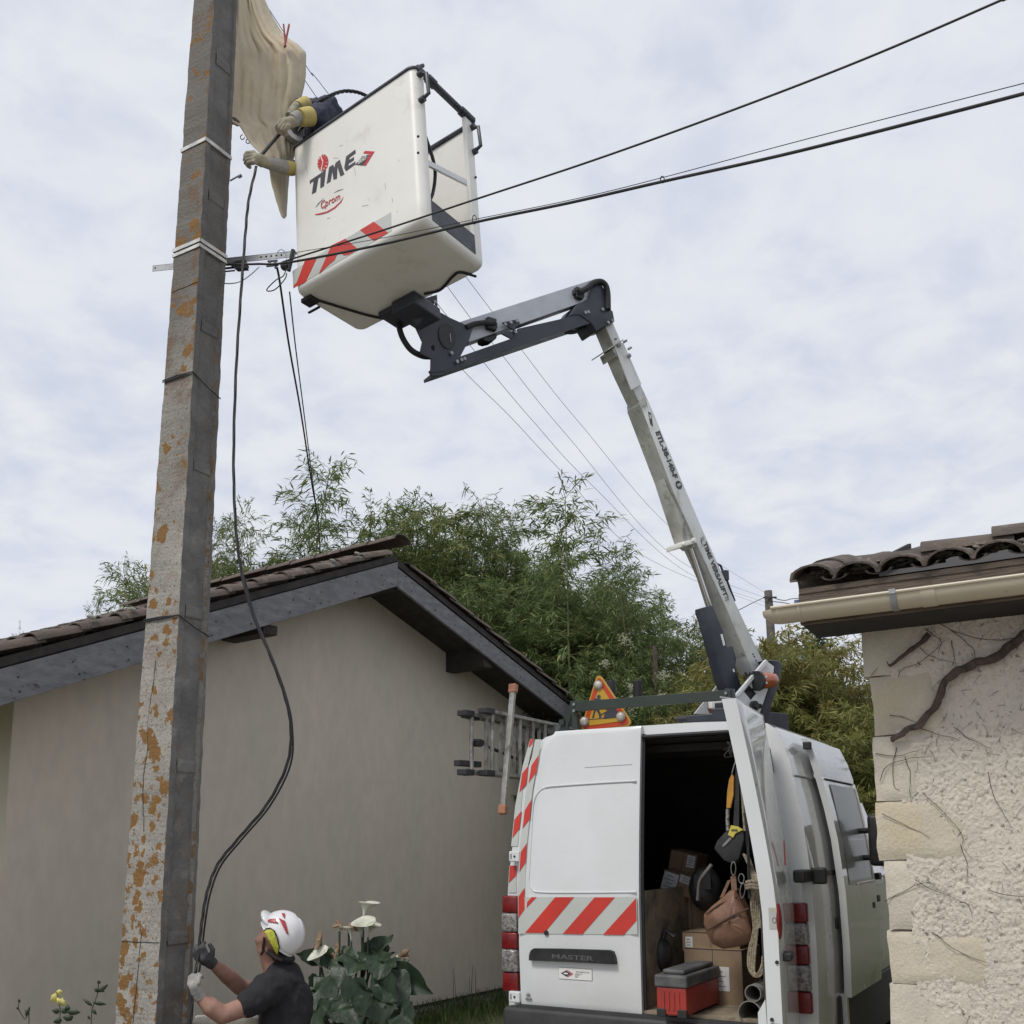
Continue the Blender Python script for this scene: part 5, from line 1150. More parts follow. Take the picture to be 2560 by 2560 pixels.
b.prism([bk(BWd - .02, .07, q0.z + .022), bk(BWd - .02, BDp - .11, q1.z + .022), bk(BWd - .02, BDp - .11, q1.z - .022), bk(BWd - .02, .07, q0.z - .022)], -EW * .02); b.build('mid_rail', GALV if False else WHITE, bucket, bevel=.003)
def grip(d, h0, h1):
    b = MB(); b.tube([bk(BWd + .0, d, h1), bk(BWd + .055, d + .005, h1 - .02), bk(BWd + .06, d + .01, h0 + .03), bk(BWd + .0, d, h0)], .014, 8); b.cyl(bk(BWd - .01, d, h1), bk(BWd + .03, d, h1), .022, 10); b.cyl(bk(BWd - .01, d, h0), bk(BWd + .03, d, h0), .022, 10)
    return b.build('grab_handle', RIM, bucket, smooth=True)
grip(.045, BHt - .26, BHt - .05); grip(BDp - .055, BHt - .29, BHt - .08)
b = MB(); b.obox(bk(BWd + .001, DA - .0, .055), ED * (DB - DA), EW * .004, EH * .15); b.build('kick_strip', RIM, bucket)
b = MB(); b.tube(spline([bk(BWd - .06, DA + .05, BHt - .42), bk(BWd - .05, DA + .13, BHt - .65), bk(BWd - .07, DA + .12, BHt - .85), bk(BWd - .05, DA + .02, BHt - 1.02)], 6), .012, 6); b.build('hose', RUBBER, bucket, smooth=True)
# latch bolts on the posts
b = MB()
for px, py in ((1044, 342), (1044, 383), (1188, 444)): q = bkpx(px, py, 0, BWd + .001); c = bk(BWd, q.y, q.z); b.cyl(c, c + EW * .012, .008, 8)
b.build('bolt', BLACK, bucket)
# underside fittings
def bu_(px, py): q = bkpx(px, py, 2, 0); return bk(q.x, q.y, -.002)
b = MB(); b.tube(spline([bu_(x, y) - EH * .008 for x, y in ((795, 748), (850, 765), (930, 788), (990, 795), (1040, 770))], 6), .010, 6); b.tube(spline([bu_(x, y) - EH * .008 for x, y in ((1060, 732), (1100, 722), (1130, 690), (1150, 678), (1190, 688))], 6), .010, 6); b.build('underside_hose', RUBBER, bucket, smooth=True)
b = MB(); b.cbox(bu_(775, 748) - EH * .012, EW, ED, EH, .10, .09, .035); b.cbox(bu_(785, 768) - EH * .02, EW, ED, EH, .12, .02, .015); b.build('underside_step', RUBBER, bucket, bevel=.01)
b = MB(); c = bu_(1040, 762); b.cbox(c - EH * .05, EW, ED, EH, .22, .30, .10); b.cbox(c - EH * .02 - EW * .12, EW, ED, EH, .30, .24, .04); b.build('mounting_bracket', NAVY, bucket, bevel=.012)
b = MB(); c0_ = c - EH * .08; c1__ = bp_(*Z2((370, 410))[0], 0); b.tube([c0_, (c0_ + c1__) / 2, c1__ - V((0, 0, .05))], .085, 4); b.build('mounting_bracket', NAVY, bucket, bevel=.012)
# prints on the long side facing the road (d = 0)
def bf(px, py, off=.002): q = bkpx(px, py, 1, 0); return bk(q.x, -off, q.z)
def bfpoly(pxs, m_, name, off=.001, par=None):
    b = MB(); b.prism([bf(x, y, off) for x, y in pxs], -ED * .0015); return b.build(name, m_, par or bucket)
Z1 = lambda *ps: [(400 + x * .46584, y * .46584) for x, y in ps]
Z8 = lambda *ps: [(740 + x * .2588, 350 + y * .2588) for x, y in ps]
# TIME : slab italic letters built from their outlines
LT = [[(133, 392), (222, 330), (232, 358), (212, 372), (192, 500), (157, 522), (172, 400), (150, 412), (140, 428), (133, 420)],
      [(232, 318), (292, 282), (272, 445), (236, 466)],
      [(302, 300), (345, 262), (372, 240), (390, 212), (415, 192), (420, 190), (432, 215), (465, 330), (428, 348), (400, 262), (396, 270), (390, 366), (362, 384), (368, 300), (340, 390), (300, 420)],
      [(486, 160), (574, 95), (576, 128), (522, 168), (520, 182), (556, 156), (555, 188), (514, 214), (512, 235), (575, 205), (574, 232), (484, 300), (468, 272)]]
LT = [[(133, 395), (238, 325), (236, 358), (218, 370), (195, 502), (155, 524), (172, 398), (150, 410), (138, 428)],
      [(240, 322), (290, 290), (272, 445), (236, 467)],
      [(322, 262), (362, 240), (372, 270), (384, 222), (424, 192), (468, 332), (430, 352), (402, 258), (396, 372), (364, 384), (352, 300), (336, 400), (298, 424)],
      [(486, 160), (574, 94), (578, 128), (520, 170), (516, 196), (562, 164), (560, 196), (510, 230), (506, 254), (576, 208), (574, 236), (484, 302), (468, 272)]]
for L_ in LT: bfpoly(Z8(*L_), INK, 'lettering')
b = MB(); cc = [(262 + 50 * cos(a) * 1.04 + 5 * sin(a), 220 + 78 * sin(a) - 18 * cos(a)) for a in np.arange(0, 2 * pi, pi / 14)]
clk = bfpoly(Z8(*cc), INKR, 'clock_emblem')
for k in range(12):
    a = k * pi / 6 + .25; p0 = (262 + 50 * cos(a) * .72 + 4 * sin(a), 220 + 78 * sin(a) * .72 - 13 * cos(a)); p1 = (262 + 50 * cos(a), 220 + 78 * sin(a) - 17 * cos(a))
    b = MB(); b.tube([bf(*Z8(p0)[0], .0035), bf(*Z8(p1)[0], .0035)], .0030, 4)
    if k == 0: allb = b
    else: allb.add(b.v, b.f)
allb.tube([bf(*Z8(p)[0], .0035) for p in ((238, 150), (266, 215), (246, 300))], .005, 4); allb.build('clock_mark', WHITE2, clk)
dm = [(575, 240), (655, 150), (712, 140), (722, 150), (650, 245)]
d1 = bfpoly(Z8((574, 240), (640, 160), (715, 142), (648, 248)), INK, 'emblem')
bfpoly(Z8((652, 130), (668, 106), (760, 112), (675, 250), (652, 248), (718, 136)), INKR, 'emblem')
A_, B_ = bf(*Z8((598, 226))[0]), bf(*Z8((698, 160))[0]); ex = (B_ - A_).normalized(); text('lettering', 'VERSALIFT', .048, (A_ + B_) / 2 - ED * .002, ex, (-ED).cross(ex), PLATEW, d1, sx=(B_ - A_).length / .235, off=.001)
CPG = mat('print_grey', (.22, .24, .25), rough=.5); CPR = mat('print_red', (.50, .06, .08), rough=.5)
A_, B_ = bf(*Z8((250, 635))[0]), bf(*Z8((428, 545))[0]); ex = (B_ - A_).normalized()
text('lettering', 'C', .085, lerp(A_, B_, .08) - ED * .002, ex, (-ED).cross(ex), CPR, bucket, sx=.8); text('lettering', 'prom', .082, lerp(A_, B_, .61) , ex, (-ED).cross(ex), CPR, bucket, sx=(B_ - A_).length * .80 / .175)
bfpoly(Z8((183, 718), (215, 712), (300, 690), (370, 650), (430, 595), (462, 548), (440, 600), (380, 660), (310, 702), (240, 722), (195, 727)), CPR, 'swoosh')
bfpoly(Z8((190, 655), (215, 612), (270, 562), (228, 612)), CPG, 'swoosh'); bfpoly(Z8((365, 512), (410, 485), (462, 474), (415, 492)), CPG, 'swoosh')
SCR = mat('scuff', (.40, .39, .36), rough=.7); sb_ = MB()
for x0, y0, x1, y1 in ((360, 175, 412, 172), (560, 262, 572, 310), (572, 310, 580, 350), (985, 190, 1000, 205), (975, 700, 985, 680), (100, 250, 118, 330), (700, 560, 712, 590), (300, 760, 330, 752), (860, 420, 868, 480), (640, 640, 700, 628), (420, 60, 452, 48), (930, 560, 934, 600)):
    sb_.tube([bf(*Z8((x0, y0))[0]), bf(*Z8((x1, y1))[0])], .0011, 4)
sb_.build('scuff', SCR, bucket, kind='stuff')
# chevron tape along the lower edge
bfpoly(Z8((-32, 1268), (-10, 1252), (190, 1130), (480, 955), (920, 698), (922, 880), (760, 978), (420, 1170), (120, 1350), (-25, 1435)), SILV, 'reflective_band', .0005)
for poly in ([(620, 872), (755, 790), (892, 898), (755, 978)], [(225, 1290), (345, 1020), (480, 955), (605, 1058), (510, 1112), (465, 1118), (415, 1078), (375, 1165), (330, 1200), (240, 1282)], [(-8, 1425), (90, 1165), (215, 1122), (100, 1365), (60, 1392)], [(-22, 1432), (-8, 1425), (10, 1380), (-16, 1400)]):
    bfpoly(Z8(*poly), RED, 'red_stripe', .002)
# ============================================================ people
SKINM = mat('skin', (.36, .205, .155), (.30, .16, .12), sc=14, rough=.6, bump=.15, bsc=90, c3=(.24, .125, .09), sc3=5, lo3=.5, hi3=.75)
TEE = mat('black_tshirt', (.012, .012, .015), (.022, .022, .027), sc=7, rough=.9, bump=.35, bsc=9)
TROUS = mat('work_trousers', (.03, .032, .04), (.05, .05, .06), sc=7, rough=.9, bump=.3, bsc=12)
NAVYJ = mat('navy_jacket', (.030, .033, .058), (.045, .05, .08), sc=6, rough=.85, bump=.5, bsc=9)
GLV_D = mat('dark_glove', (.035, .036, .042), (.07, .07, .075), sc=25, rough=.8, bump=.2, bsc=80)
GLV_L = mat('pale_grey_glove', (.34, .33, .31), (.24, .23, .22), sc=20, rough=.8, bump=.2, bsc=80)
GLV_B = mat('leather_glove', (.36, .33, .24), (.22, .20, .15), sc=14, rough=.8, bump=.3, bsc=50)
YCUFF = mat('yellow_cuff', (.52, .42, .14), (.42, .34, .12), sc=14, rough=.8)
HELM = mat('helmet_white', (.76, .76, .77), (.70, .70, .72), sc=3, rough=.3, coat=.5)
def skin(name, nodes, edges, mat_, parent, label=None, sub=2, root=0):
    l = root_loc(parent); me = bpy.data.meshes.new(name); ids = list(nodes)
    me.from_pydata([(V(nodes[k][0]) - l)[:] for k in ids], [(ids.index(a), ids.index(b_)) for a, b_ in edges], [])
    me.materials.append(mat_); o = bpy.data.objects.new(name, me); COL.objects.link(o); o.parent = parent
    md = o.modifiers.new('skin', 'SKIN'); md.use_smooth_shade = True; md.branch_smoothing = .4
    for i, k in enumerate(ids):
        r_ = nodes[k][1]; me.skin_vertices[0].data[i].radius = (r_, r_) if not isinstance(r_, tuple) else r_
        me.skin_vertices[0].data[i].use_root = (i == root)
    s_ = o.modifiers.new('sub', 'SUBSURF'); s_.levels = sub; s_.render_levels = sub
    if label: o['label'] = label
    return o
def blob(name, nodes, edges, mat_, parent, label=None, vox=.011, smooth=10, folds=0, **k):
    """one continuous skin: tapered limbs fused by a voxel remesh, then relaxed"""
    b = MB()
    for p, r_ in nodes.values(): b.ell(p, V((r_, 0, 0)), V((0, r_, 0)), V((0, 0, r_)), 14, 9)
    for a, c in edges: b.tube([nodes[a][0], nodes[c][0]], [nodes[a][1] * .985, nodes[c][1] * .985], 14)
    o = b.build(name, mat_, parent, smooth='all', label=label); md = o.modifiers.new('fuse', 'REMESH'); md.mode = 'VOXEL'; md.voxel_size = vox; md.use_smooth_shade = True
    s_ = o.modifiers.new('relax', 'SMOOTH'); s_.factor = .5; s_.iterations = smooth
    if folds:
        tx = bpy.data.textures.new('folds', 'CLOUDS'); tx.noise_scale = .11; d_ = o.modifiers.new('folds', 'DISPLACE'); d_.texture = tx; d_.strength = folds; d_.mid_level = .5; d_.texture_coords = 'LOCAL'
    return o
def chain(edges, *ids):
    for a, b_ in zip(ids, ids[1:]): edges.append((a, b_))
def hand(name, wpos, d, n, s, mat_, parent, label=None, k=1.0, curl=(45, 95, 150), fr=.0115):
    """gloved hand closed round a cable: d wrist to knuckles, n way the palm faces, s towards the thumb side"""
    d, n = V(d).normalized(), V(n).normalized(); n = (n - d * n.dot(d)).normalized(); s0 = d.cross(n)
    s = s0 if s0.dot(V(s)) > 0 else -s0
    nd = {'w': (wpos, .030 * k), 'p1': (wpos + d * .035 * k, (.036 * k)), 'p2': (wpos + d * .068 * k, .034 * k)}; ed = [('w', 'p1'), ('p1', 'p2')]
    for f, (so, L_) in enumerate(((.031, .95), (.011, 1.05), (-.010, 1.0), (-.030, .8))):
        p = wpos + d * .088 * k + s * so * k; nm = 'k%d' % f; nd[nm] = (p, fr * 1.1 * k); ed.append(('p2', nm)); prev = nm
        for j, (a, ln_) in enumerate(zip(curl, (.042, .028, .022))):
            a = radians(a + f * 3); p = p + (d * cos(a) + n * sin(a)) * (ln_ * L_ * k); nm = 'k%d%d' % (f, j); nd[nm] = (p, fr * (1 - .1 * j) * k); ed.append((prev, nm)); prev = nm
    p = wpos + d * .028 * k + s * .032 * k + n * .012 * k; nd['t0'] = (p, .015 * k); ed.append(('p1', 't0'))
    p = p + (d * .6 + s * .5 + n * .6).normalized() * .036 * k; nd['t1'] = (p, .0135 * k); ed.append(('t0', 't1'))
    p = p + (d * .75 + n * .75 - s * .1).normalized() * .030 * k; nd['t2'] = (p, .012 * k); ed.append(('t1', 't2'))
    return blob(name, nd, ed, mat_, parent, label, vox=.0042, smooth=4)

# ---- the man at the foot of the pole
man = empty('person', V((atY(720, 2600, 6.65).x, 6.65, 0)), 'crouching man in black tshirt and white helmet pulling the cable by the pole', 'person')
A_ = lambda x, y, Y=6.65: atY(x, y, Y)
nd = {'pel': (A_(722, 2665, 6.72), .14), 'wai': (A_(716, 2590, 6.70), .13), 'che': (A_(712, 2505, 6.70), .145), 'uch': (A_(704, 2452, 6.68), .105), 'nec': (A_(680, 2428, 6.66), .055), 'nec2': (A_(672, 2400, 6.65), .053),
      'jaw': (A_(671, 2372, 6.64), .066), 'hd': (A_(680, 2345, 6.64), .086), 'top': (A_(694, 2318, 6.65), .075), 'chin': (A_(653, 2374, 6.63), .030), 'nose0': (A_(652, 2349, 6.62), .034), 'nose': (A_(641, 2352, 6.615), .015), 'lip': (A_(646, 2362, 6.62), .018),
      'shn': (A_(674, 2474, 6.55), .060), 'ua': (A_(615, 2515, 6.44), .063), 'el': (A_(556, 2538, 6.36), .055), 'fa': (A_(528, 2518, 6.33), .056), 'wr': (A_(500, 2493, 6.31), .034),
      'shf': (A_(690, 2462, 6.86), .07), 'uaf': (A_(640, 2480, 6.80), .062), 'elf': (A_(600, 2468, 6.70), .052), 'faf': (A_(570, 2440, 6.60), .052), 'wrf': (A_(530, 2408, 6.46), .034),
      'hip1': (A_(700, 2690, 6.60), .10), 'kn1': (A_(600, 2700, 6.42), .07), 'an1': (A_(650, 2800, 6.50), .05), 'ft1': (A_(610, 2808, 6.40), .04), 'hip2': (A_(730, 2690, 6.85), .10), 'kn2': (A_(640, 2760, 6.90), .07), 'an2': (A_(740, 2800, 6.95), .05)}
ed = []; chain(ed, 'pel', 'wai', 'che', 'uch', 'nec', 'nec2', 'jaw', 'hd', 'top'); chain(ed, 'jaw', 'chin'); chain(ed, 'hd', 'nose0', 'nose'); chain(ed, 'nose0', 'lip')
chain(ed, 'uch', 'shn', 'ua', 'el', 'fa', 'wr'); chain(ed, 'uch', 'shf', 'uaf', 'elf', 'faf', 'wrf'); chain(ed, 'pel', 'hip1', 'kn1', 'an1', 'ft1'); chain(ed, 'pel', 'hip2', 'kn2', 'an2')
blob('body', nd, ed, SKINM, man, vox=.009, smooth=8)
nd2 = {'pel': (nd['pel'][0], .165), 'wai': (nd['wai'][0], .158), 'w2': (A_(714, 2545, 6.70), .165), 'che': (A_(714, 2502, 6.70), .168), 'uch': (A_(712, 2458, 6.69), .135), 'nk': (A_(694, 2430, 6.67), .085),
       'sm': (A_(694, 2464, 6.61), .115), 'sn': (A_(672, 2474, 6.53), .108), 'se': (A_(636, 2500, 6.46), .092), 'se2': (A_(622, 2508, 6.45), .088), 'sf': (A_(690, 2462, 6.85), .095), 'sfe': (A_(652, 2474, 6.82), .085)}
ed2 = []; chain(ed2, 'pel', 'wai', 'w2', 'che', 'uch', 'nk'); chain(ed2, 'uch', 'sm', 'sn', 'se', 'se2'); chain(ed2, 'uch', 'sf', 'sfe'); blob('tshirt', nd2, ed2, TEE, man, vox=.010, smooth=6, folds=.045)
nd3 = {k: (nd[k][0], nd[k][1] + .02) for k in ('pel', 'hip1', 'kn1', 'an1', 'hip2', 'kn2', 'an2')}; ed3 = []; chain(ed3, 'pel', 'hip1', 'kn1', 'an1'); chain(ed3, 'pel', 'hip2', 'kn2', 'an2'); blob('trousers', nd3, ed3, TROUS, man, vox=.014, folds=.04)
hand('glove', A_(524, 2404, 6.44), A_(496, 2386, 6.32) - A_(524, 2404, 6.44), V((.1, 1, 0)), V((0, 0, 1)), GLV_D, man, 'dark grey work glove round the cable', 1.12)
hand('glove', A_(499, 2492, 6.31), A_(484, 2458, 6.27) - A_(499, 2492, 6.31), V((.3, 1, .1)), V((-.3, 0, 1)), GLV_L, man, 'pale grey work glove lower on the cable', 1.05)
b = MB(); b.cyl(A_(501, 2494, 6.31), A_(495, 2484, 6.30), .038, 14); b.build('glove_cuff', GLV_L, man, smooth=True)
b = MB(); b.cyl(A_(531, 2409, 6.47), A_(519, 2401, 6.42), .037, 14); b.build('glove_cuff', GLV_D, man, smooth=True)
# ear, jaw strap, eye
b = MB(); b.ell(A_(668, 2371, 6.575), V((.014, 0, .003)), V((.004, .010, 0)), V((-.004, 0, .026)), 10, 7); b.build('ear', SKINM, man, smooth=True)
# helmet
HC_ = A_(703, 2337, 6.645); hf = V((-.73, .0, .69)).normalized(); hu = V((.69, -.05, .73)).normalized(); hs_ = hf.cross(hu).normalized()
if hs_.y > 0: hs_ = -hs_                                        # towards the camera
HA, HB, HCc = .148, .150, .122
def hpt(a, e, k=1.0): return HC_ + (hf * (cos(e) * cos(a) * HA) + hs_ * (cos(e) * sin(a) * HCc) + hu * (sin(e) * HB)) * k
rows = []
for j in range(13):
    e = lerp(-.22, pi / 2 - .02, j / 12); rows.append([hpt(2 * pi * i / 36, e - (.10 * (1 - j / 12) * (1 if cos(2 * pi * i / 36) < 0 else -.6)), 1.0 + (.035 if (abs(sin(2 * pi * i / 36)) < .35 and 3 < j < 12) else 0)) for i in range(36)])
b = MB(); b.grid(rows, close=True); b.f.append(tuple(12 * 36 + k for k in range(36))[::-1]); hel = b.build('helmet', HELM, man, smooth='all'); md = hel.modifiers.new('t', 'SOLIDIFY'); md.thickness = .006; md.offset = -1
b = MB(); b.tube([p for p in rows[0]] + [rows[0][0]], .006, 6); b.build('helmet_rim', HELM, hel, smooth=True)
b = MB(); b.ell(HC_ + hf * .112 + hu * .012, hf * .082 + hu * .012, hs_ * .100, hu * .030, 24, 12); br_ = b.build('helmet_brim', HELM, hel, smooth='all')
def onhel(px, py, k=1.0):
    M3 = Matrix((hf, hs_, hu)); c = M3 @ (CAM - HC_); d = M3 @ ray(px, py); s3 = V((1 / (HA * k), 1 / (HCc * k), 1 / (HB * k)))
    c = V((c[0] * s3[0], c[1] * s3[1], c[2] * s3[2])); d = V((d[0] * s3[0], d[1] * s3[1], d[2] * s3[2])); B_ = c.dot(d); A2 = d.dot(d); C2 = c.dot(c) - 1; D_ = B_ * B_ - A2 * C2
    t = (-B_ - sqrt(max(D_, 0))) / A2; return CAM + ray(px, py) * t
Z6b = lambda x, y: (480 + x * .17598, 2250 + y * .17598)
def helpatch(name, quad, m_, k, n=6):
    rows = []
    for j in range(n + 1):
        t = j / n; l = (lerp(quad[0][0], quad[3][0], t), lerp(quad[0][1], quad[3][1], t)); r_ = (lerp(quad[1][0], quad[2][0], t), lerp(quad[1][1], quad[2][1], t))
        rows.append([onhel(*Z6b(lerp(l[0], r_[0], i / n), lerp(l[1], r_[1], i / n)), k) for i in range(n + 1)])
    b = MB(); b.grid(rows); o = b.build(name, m_, hel, smooth='all'); md = o.modifiers.new('t', 'SOLIDIFY'); md.thickness = .002; return o
RM = mat('red_marking', (.36, .035, .045), rough=.4)
helpatch('red_marking', [(1050, 305), (1110, 270), (1185, 268), (1230, 332)], RM, 1.045); helpatch('red_marking', [(1230, 255), (1325, 300), (1372, 488), (1345, 480)], RM, 1.045); helpatch('red_marking', [(1272, 190), (1322, 190), (1318, 262), (1300, 245)], RM, 1.045)
helpatch('yellow_liner', [(1025, 440), (1150, 410), (1245, 700), (1205, 780)], mat('yellow_liner', (.50, .52, .05), (.40, .40, .05), sc=30, rough=.7, bump=.5, bsc=30), 1.065, 8)
b = MB(); b.tube([onhel(*Z6b(x, y), 1.07) for x, y in ((1022, 440), (1050, 408), (1110, 400), (1170, 440), (1215, 540), (1240, 680), (1215, 780))], .004, 6); b.tube([onhel(*Z6b(x, y), 1.0) for x, y in ((1028, 530), (1020, 600), (1010, 660))] + [A_(657, 2378, 6.57), A_(653, 2386, 6.60)], .008, 6); b.tube([A_(668, 2378, 6.56), A_(690, 2394, 6.57), A_(706, 2399, 6.58)], .016, 6); b.build('helmet_strap', mat('strap_brown', (.025, .017, .015), rough=.7), hel, smooth=True)
b = MB(); b.ell(A_(705, 2392, 6.66), V((.085, 0, -.02)), V((0, .08, 0)), V((.01, 0, .035)), 14, 8); b.build('neck_guard', mat('dark_liner', (.02, .02, .02), rough=.8), hel, smooth=True)

# ---- the worker in the bucket, leaning out over the short side
wk = empty('person', bk(.3, .35, .06), 'worker in navy jacket with yellow cuffed gloves leaning out of the white bucket', 'person')
nb_ = {'pel': (bk(.32, .36, .95), .15), 'wai': (bk(.30, .36, 1.10), .14), 'che': (atY(815, 318, 6.95), .15), 'nk': (atY(780, 318, 6.90), .06), 'hd0': (atY(762, 325, 6.84), .075), 'hd': (atY(748, 332, 6.80), .085),
       's1': (atY(818, 280, 6.80), .105), 'e1': (atY(796, 296, 6.66), .085), 'w1': (atY(768, 294, 6.56), .052), 's2': (atY(800, 275, 7.05), .07), 'e2': (atY(765, 262, 6.92), .055), 'w2': (atY(738, 272, 6.72), .042),
       's3': (atY(800, 352, 6.98), .09), 'e3': (atY(758, 416, 6.86), .06), 'w3': (atY(722, 420, 6.66), .046), 'kn': (bk(.32, .30, .55), .10), 'ft': (bk(.32, .32, .12), .08), 'kn2': (bk(.50, .36, .55), .10), 'ft2': (bk(.50, .36, .12), .08)}
eb = []; chain(eb, 'pel', 'wai', 'che', 'nk'); chain(eb, 'che', 's1', 'e1', 'w1'); chain(eb, 'che', 's2', 'e2', 'w2'); chain(eb, 'pel', 'kn', 'ft'); chain(eb, 'pel', 'kn2', 'ft2')
jk = dict(nb_); [jk.pop(k) for k in ('hd0', 'hd', 's3', 'e3', 'w3')]; blob('body', jk, eb, NAVYJ, wk, 'navy work jacket and trousers', vox=.011, smooth=7, folds=.07)
blob('sleeve', {'a': nb_['s3'], 'b': nb_['e3'], 'c': nb_['w3']}, [('a', 'b'), ('b', 'c')], NAVYJ, wk)
b = MB(); b.ell(atY(752, 332, 6.86), V((.075, 0, .03)), V((0, .09, 0)), V((-.02, 0, .09)), 14, 10); b.build('head', SKINM, wk, smooth=True)
# helmet and tinted face shield
GH = mat('grey_helmet', (.33, .33, .34), (.25, .25, .26), sc=6, rough=.4)
rows = []; hc2 = atY(748, 327, 6.82); ff = V((-.62, -.15, -.75)).normalized(); uu = V((-.72, -.1, .62)); uu = (uu - ff * uu.dot(ff)).normalized(); ss = ff.cross(uu)
b = MB(); b.ell(hc2 + uu * .01, ff * .118, ss * .10, uu * .095, 20, 12); b.build('helmet', GH, wk, smooth=True)
def bz(ps, Y): return [atY(600 + x * .15528, 200 + y * .15528, Y) for x, y in ps]
b = MB(); P = bz([(745, 790), (770, 850), (820, 910), (900, 960), (1010, 1000), (1010, 930), (930, 900), (860, 860), (820, 800)], 6.70); b.prism(P, V((0, .02, 0))); b.build('visor_rim', GH, wk)
b = MB(); P = bz([(790, 700), (950, 700), (1040, 760), (1040, 900), (1000, 930), (920, 905), (850, 855), (800, 790)], 6.71); b.prism(P, V((0, .02, 0))); b.build('visor', mat('visor_tint', (.035, .03, .032), rough=.25), wk)
# cuffs and gloves
def cuff(a, c, r0, r1, m_): b = MB(); b.tube([a, lerp(a, c, .5), c], [r0, (r0 + r1) / 2 * 1.03, r1], 14); return b.build('glove_cuff', m_, wk, smooth=True)
cuff(atY(776, 291, 6.575), atY(749, 294, 6.51), .068, .060, YCUFF); cuff(atY(749, 294, 6.53), atY(730, 300, 6.48), .054, .040, GLV_L)
hand('glove', atY(738, 304, 6.50), atY(712, 308, 6.44) - atY(738, 304, 6.50), V((-.2, 1, -.3)), V((.5, 0, .8)), GLV_B, wk, 'beige leather glove gripping the cable', 1.15, fr=.0135)
cuff(atY(764, 258, 6.85), atY(742, 268, 6.72), .050, .045, YCUFF); cuff(atY(742, 266, 6.73), atY(722, 290, 6.60), .040, .026, GLV_B)
cuff(atY(731, 422, 6.68), atY(710, 418, 6.60), .050, .047, YCUFF); cuff(atY(711, 418, 6.60), atY(662, 406, 6.46), .050, .038, GLV_L)
hand('glove', atY(668, 408, 6.46), atY(640, 396, 6.40) - atY(668, 408, 6.46), V((-.2, 1, 0)), V((.3, 0, 1)), GLV_B, wk, 'beige leather glove of the lower arm', 1.2, fr=.014)
# twisted cable looping over the worker's shoulder into the bucket
twist('twisted_cable', [(748, 330, 6.62), (790, 262, 6.62), (812, 247, 6.64), (835, 235, 6.68), (862, 228, 6.75), (890, 230, 6.82), (912, 238, 6.88), (925, 250, 6.93), (935, 300, 6.98)], .0115, 'thick twisted black cable arching over the worker shoulder into the bucket', .45)
# ============================================================ vegetation
LEAF1 = leafmat('bamboo_leaf', (.088, .130, .046), (.155, .21, .078), (.38, .36, .15), .42, .8, .6)
LEAF2 = leafmat('bamboo_leaf_olive', (.15, .165, .045), (.24, .245, .075), (.46, .38, .17), .42, .8, .6)
LEAF3 = leafmat('dark_leaf', (.04, .06, .022), (.06, .09, .034), (.14, .16, .06), .3, .8)
CULM = mat('culm', (.10, .12, .04), (.14, .13, .06), sc=4, rough=.6)
def leaves_mesh(name, P, D, L_, W_, m_, rs):
    """P (n,3) bases, D (n,3) directions, one folded lance-shaped blade per entry"""
    n = len(P); D = D / np.linalg.norm(D, axis=1, keepdims=True)
    up = rs.normal(size=(n, 3)) * .5 + np.array([0, 0, 1.]); S = np.cross(D, up); S /= np.maximum(np.linalg.norm(S, axis=1, keepdims=True), 1e-6)
    L_ = L_[:, None]; W_ = W_[:, None]; dr = np.zeros((n, 3)); dr[:, 2] = -1
    v = np.empty((n, 6, 3)); v[:, 0] = P; v[:, 1] = P + D * L_ * .35 + S * W_ * .5 + dr * L_ * .02; v[:, 2] = P + D * L_ * .7 + S * W_ * .32 + dr * L_ * .10
    v[:, 3] = P + D * L_ + dr * L_ * .22; v[:, 4] = P + D * L_ * .7 - S * W_ * .32 + dr * L_ * .10; v[:, 5] = P + D * L_ * .35 - S * W_ * .5 + dr * L_ * .02
    me = bpy.data.meshes.new(name); me.vertices.add(n * 6); me.vertices.foreach_set('co', v.reshape(-1))
    base = np.arange(n)[:, None] * 6
    q = np.concatenate([base + np.array([[0, 1, 5]]), base + np.array([[3, 4, 2]])], 1)          # two triangles
    quad = base + np.array([[1, 2, 4, 5]])
    loops = np.concatenate([q.reshape(-1), quad.reshape(-1)]); me.loops.add(len(loops)); me.loops.foreach_set('vertex_index', loops.astype(np.int32))
    st = np.concatenate([np.arange(2 * n) * 3, 6 * n + np.arange(n) * 4]); tot = np.concatenate([np.full(2 * n, 3), np.full(n, 4)])
    me.polygons.add(3 * n); me.polygons.foreach_set('loop_start', st.astype(np.int32)); me.polygons.foreach_set('loop_total', tot.astype(np.int32))
    me.materials.append(m_); me.update(calc_edges=True); me.validate(); return me
NLEAF = []
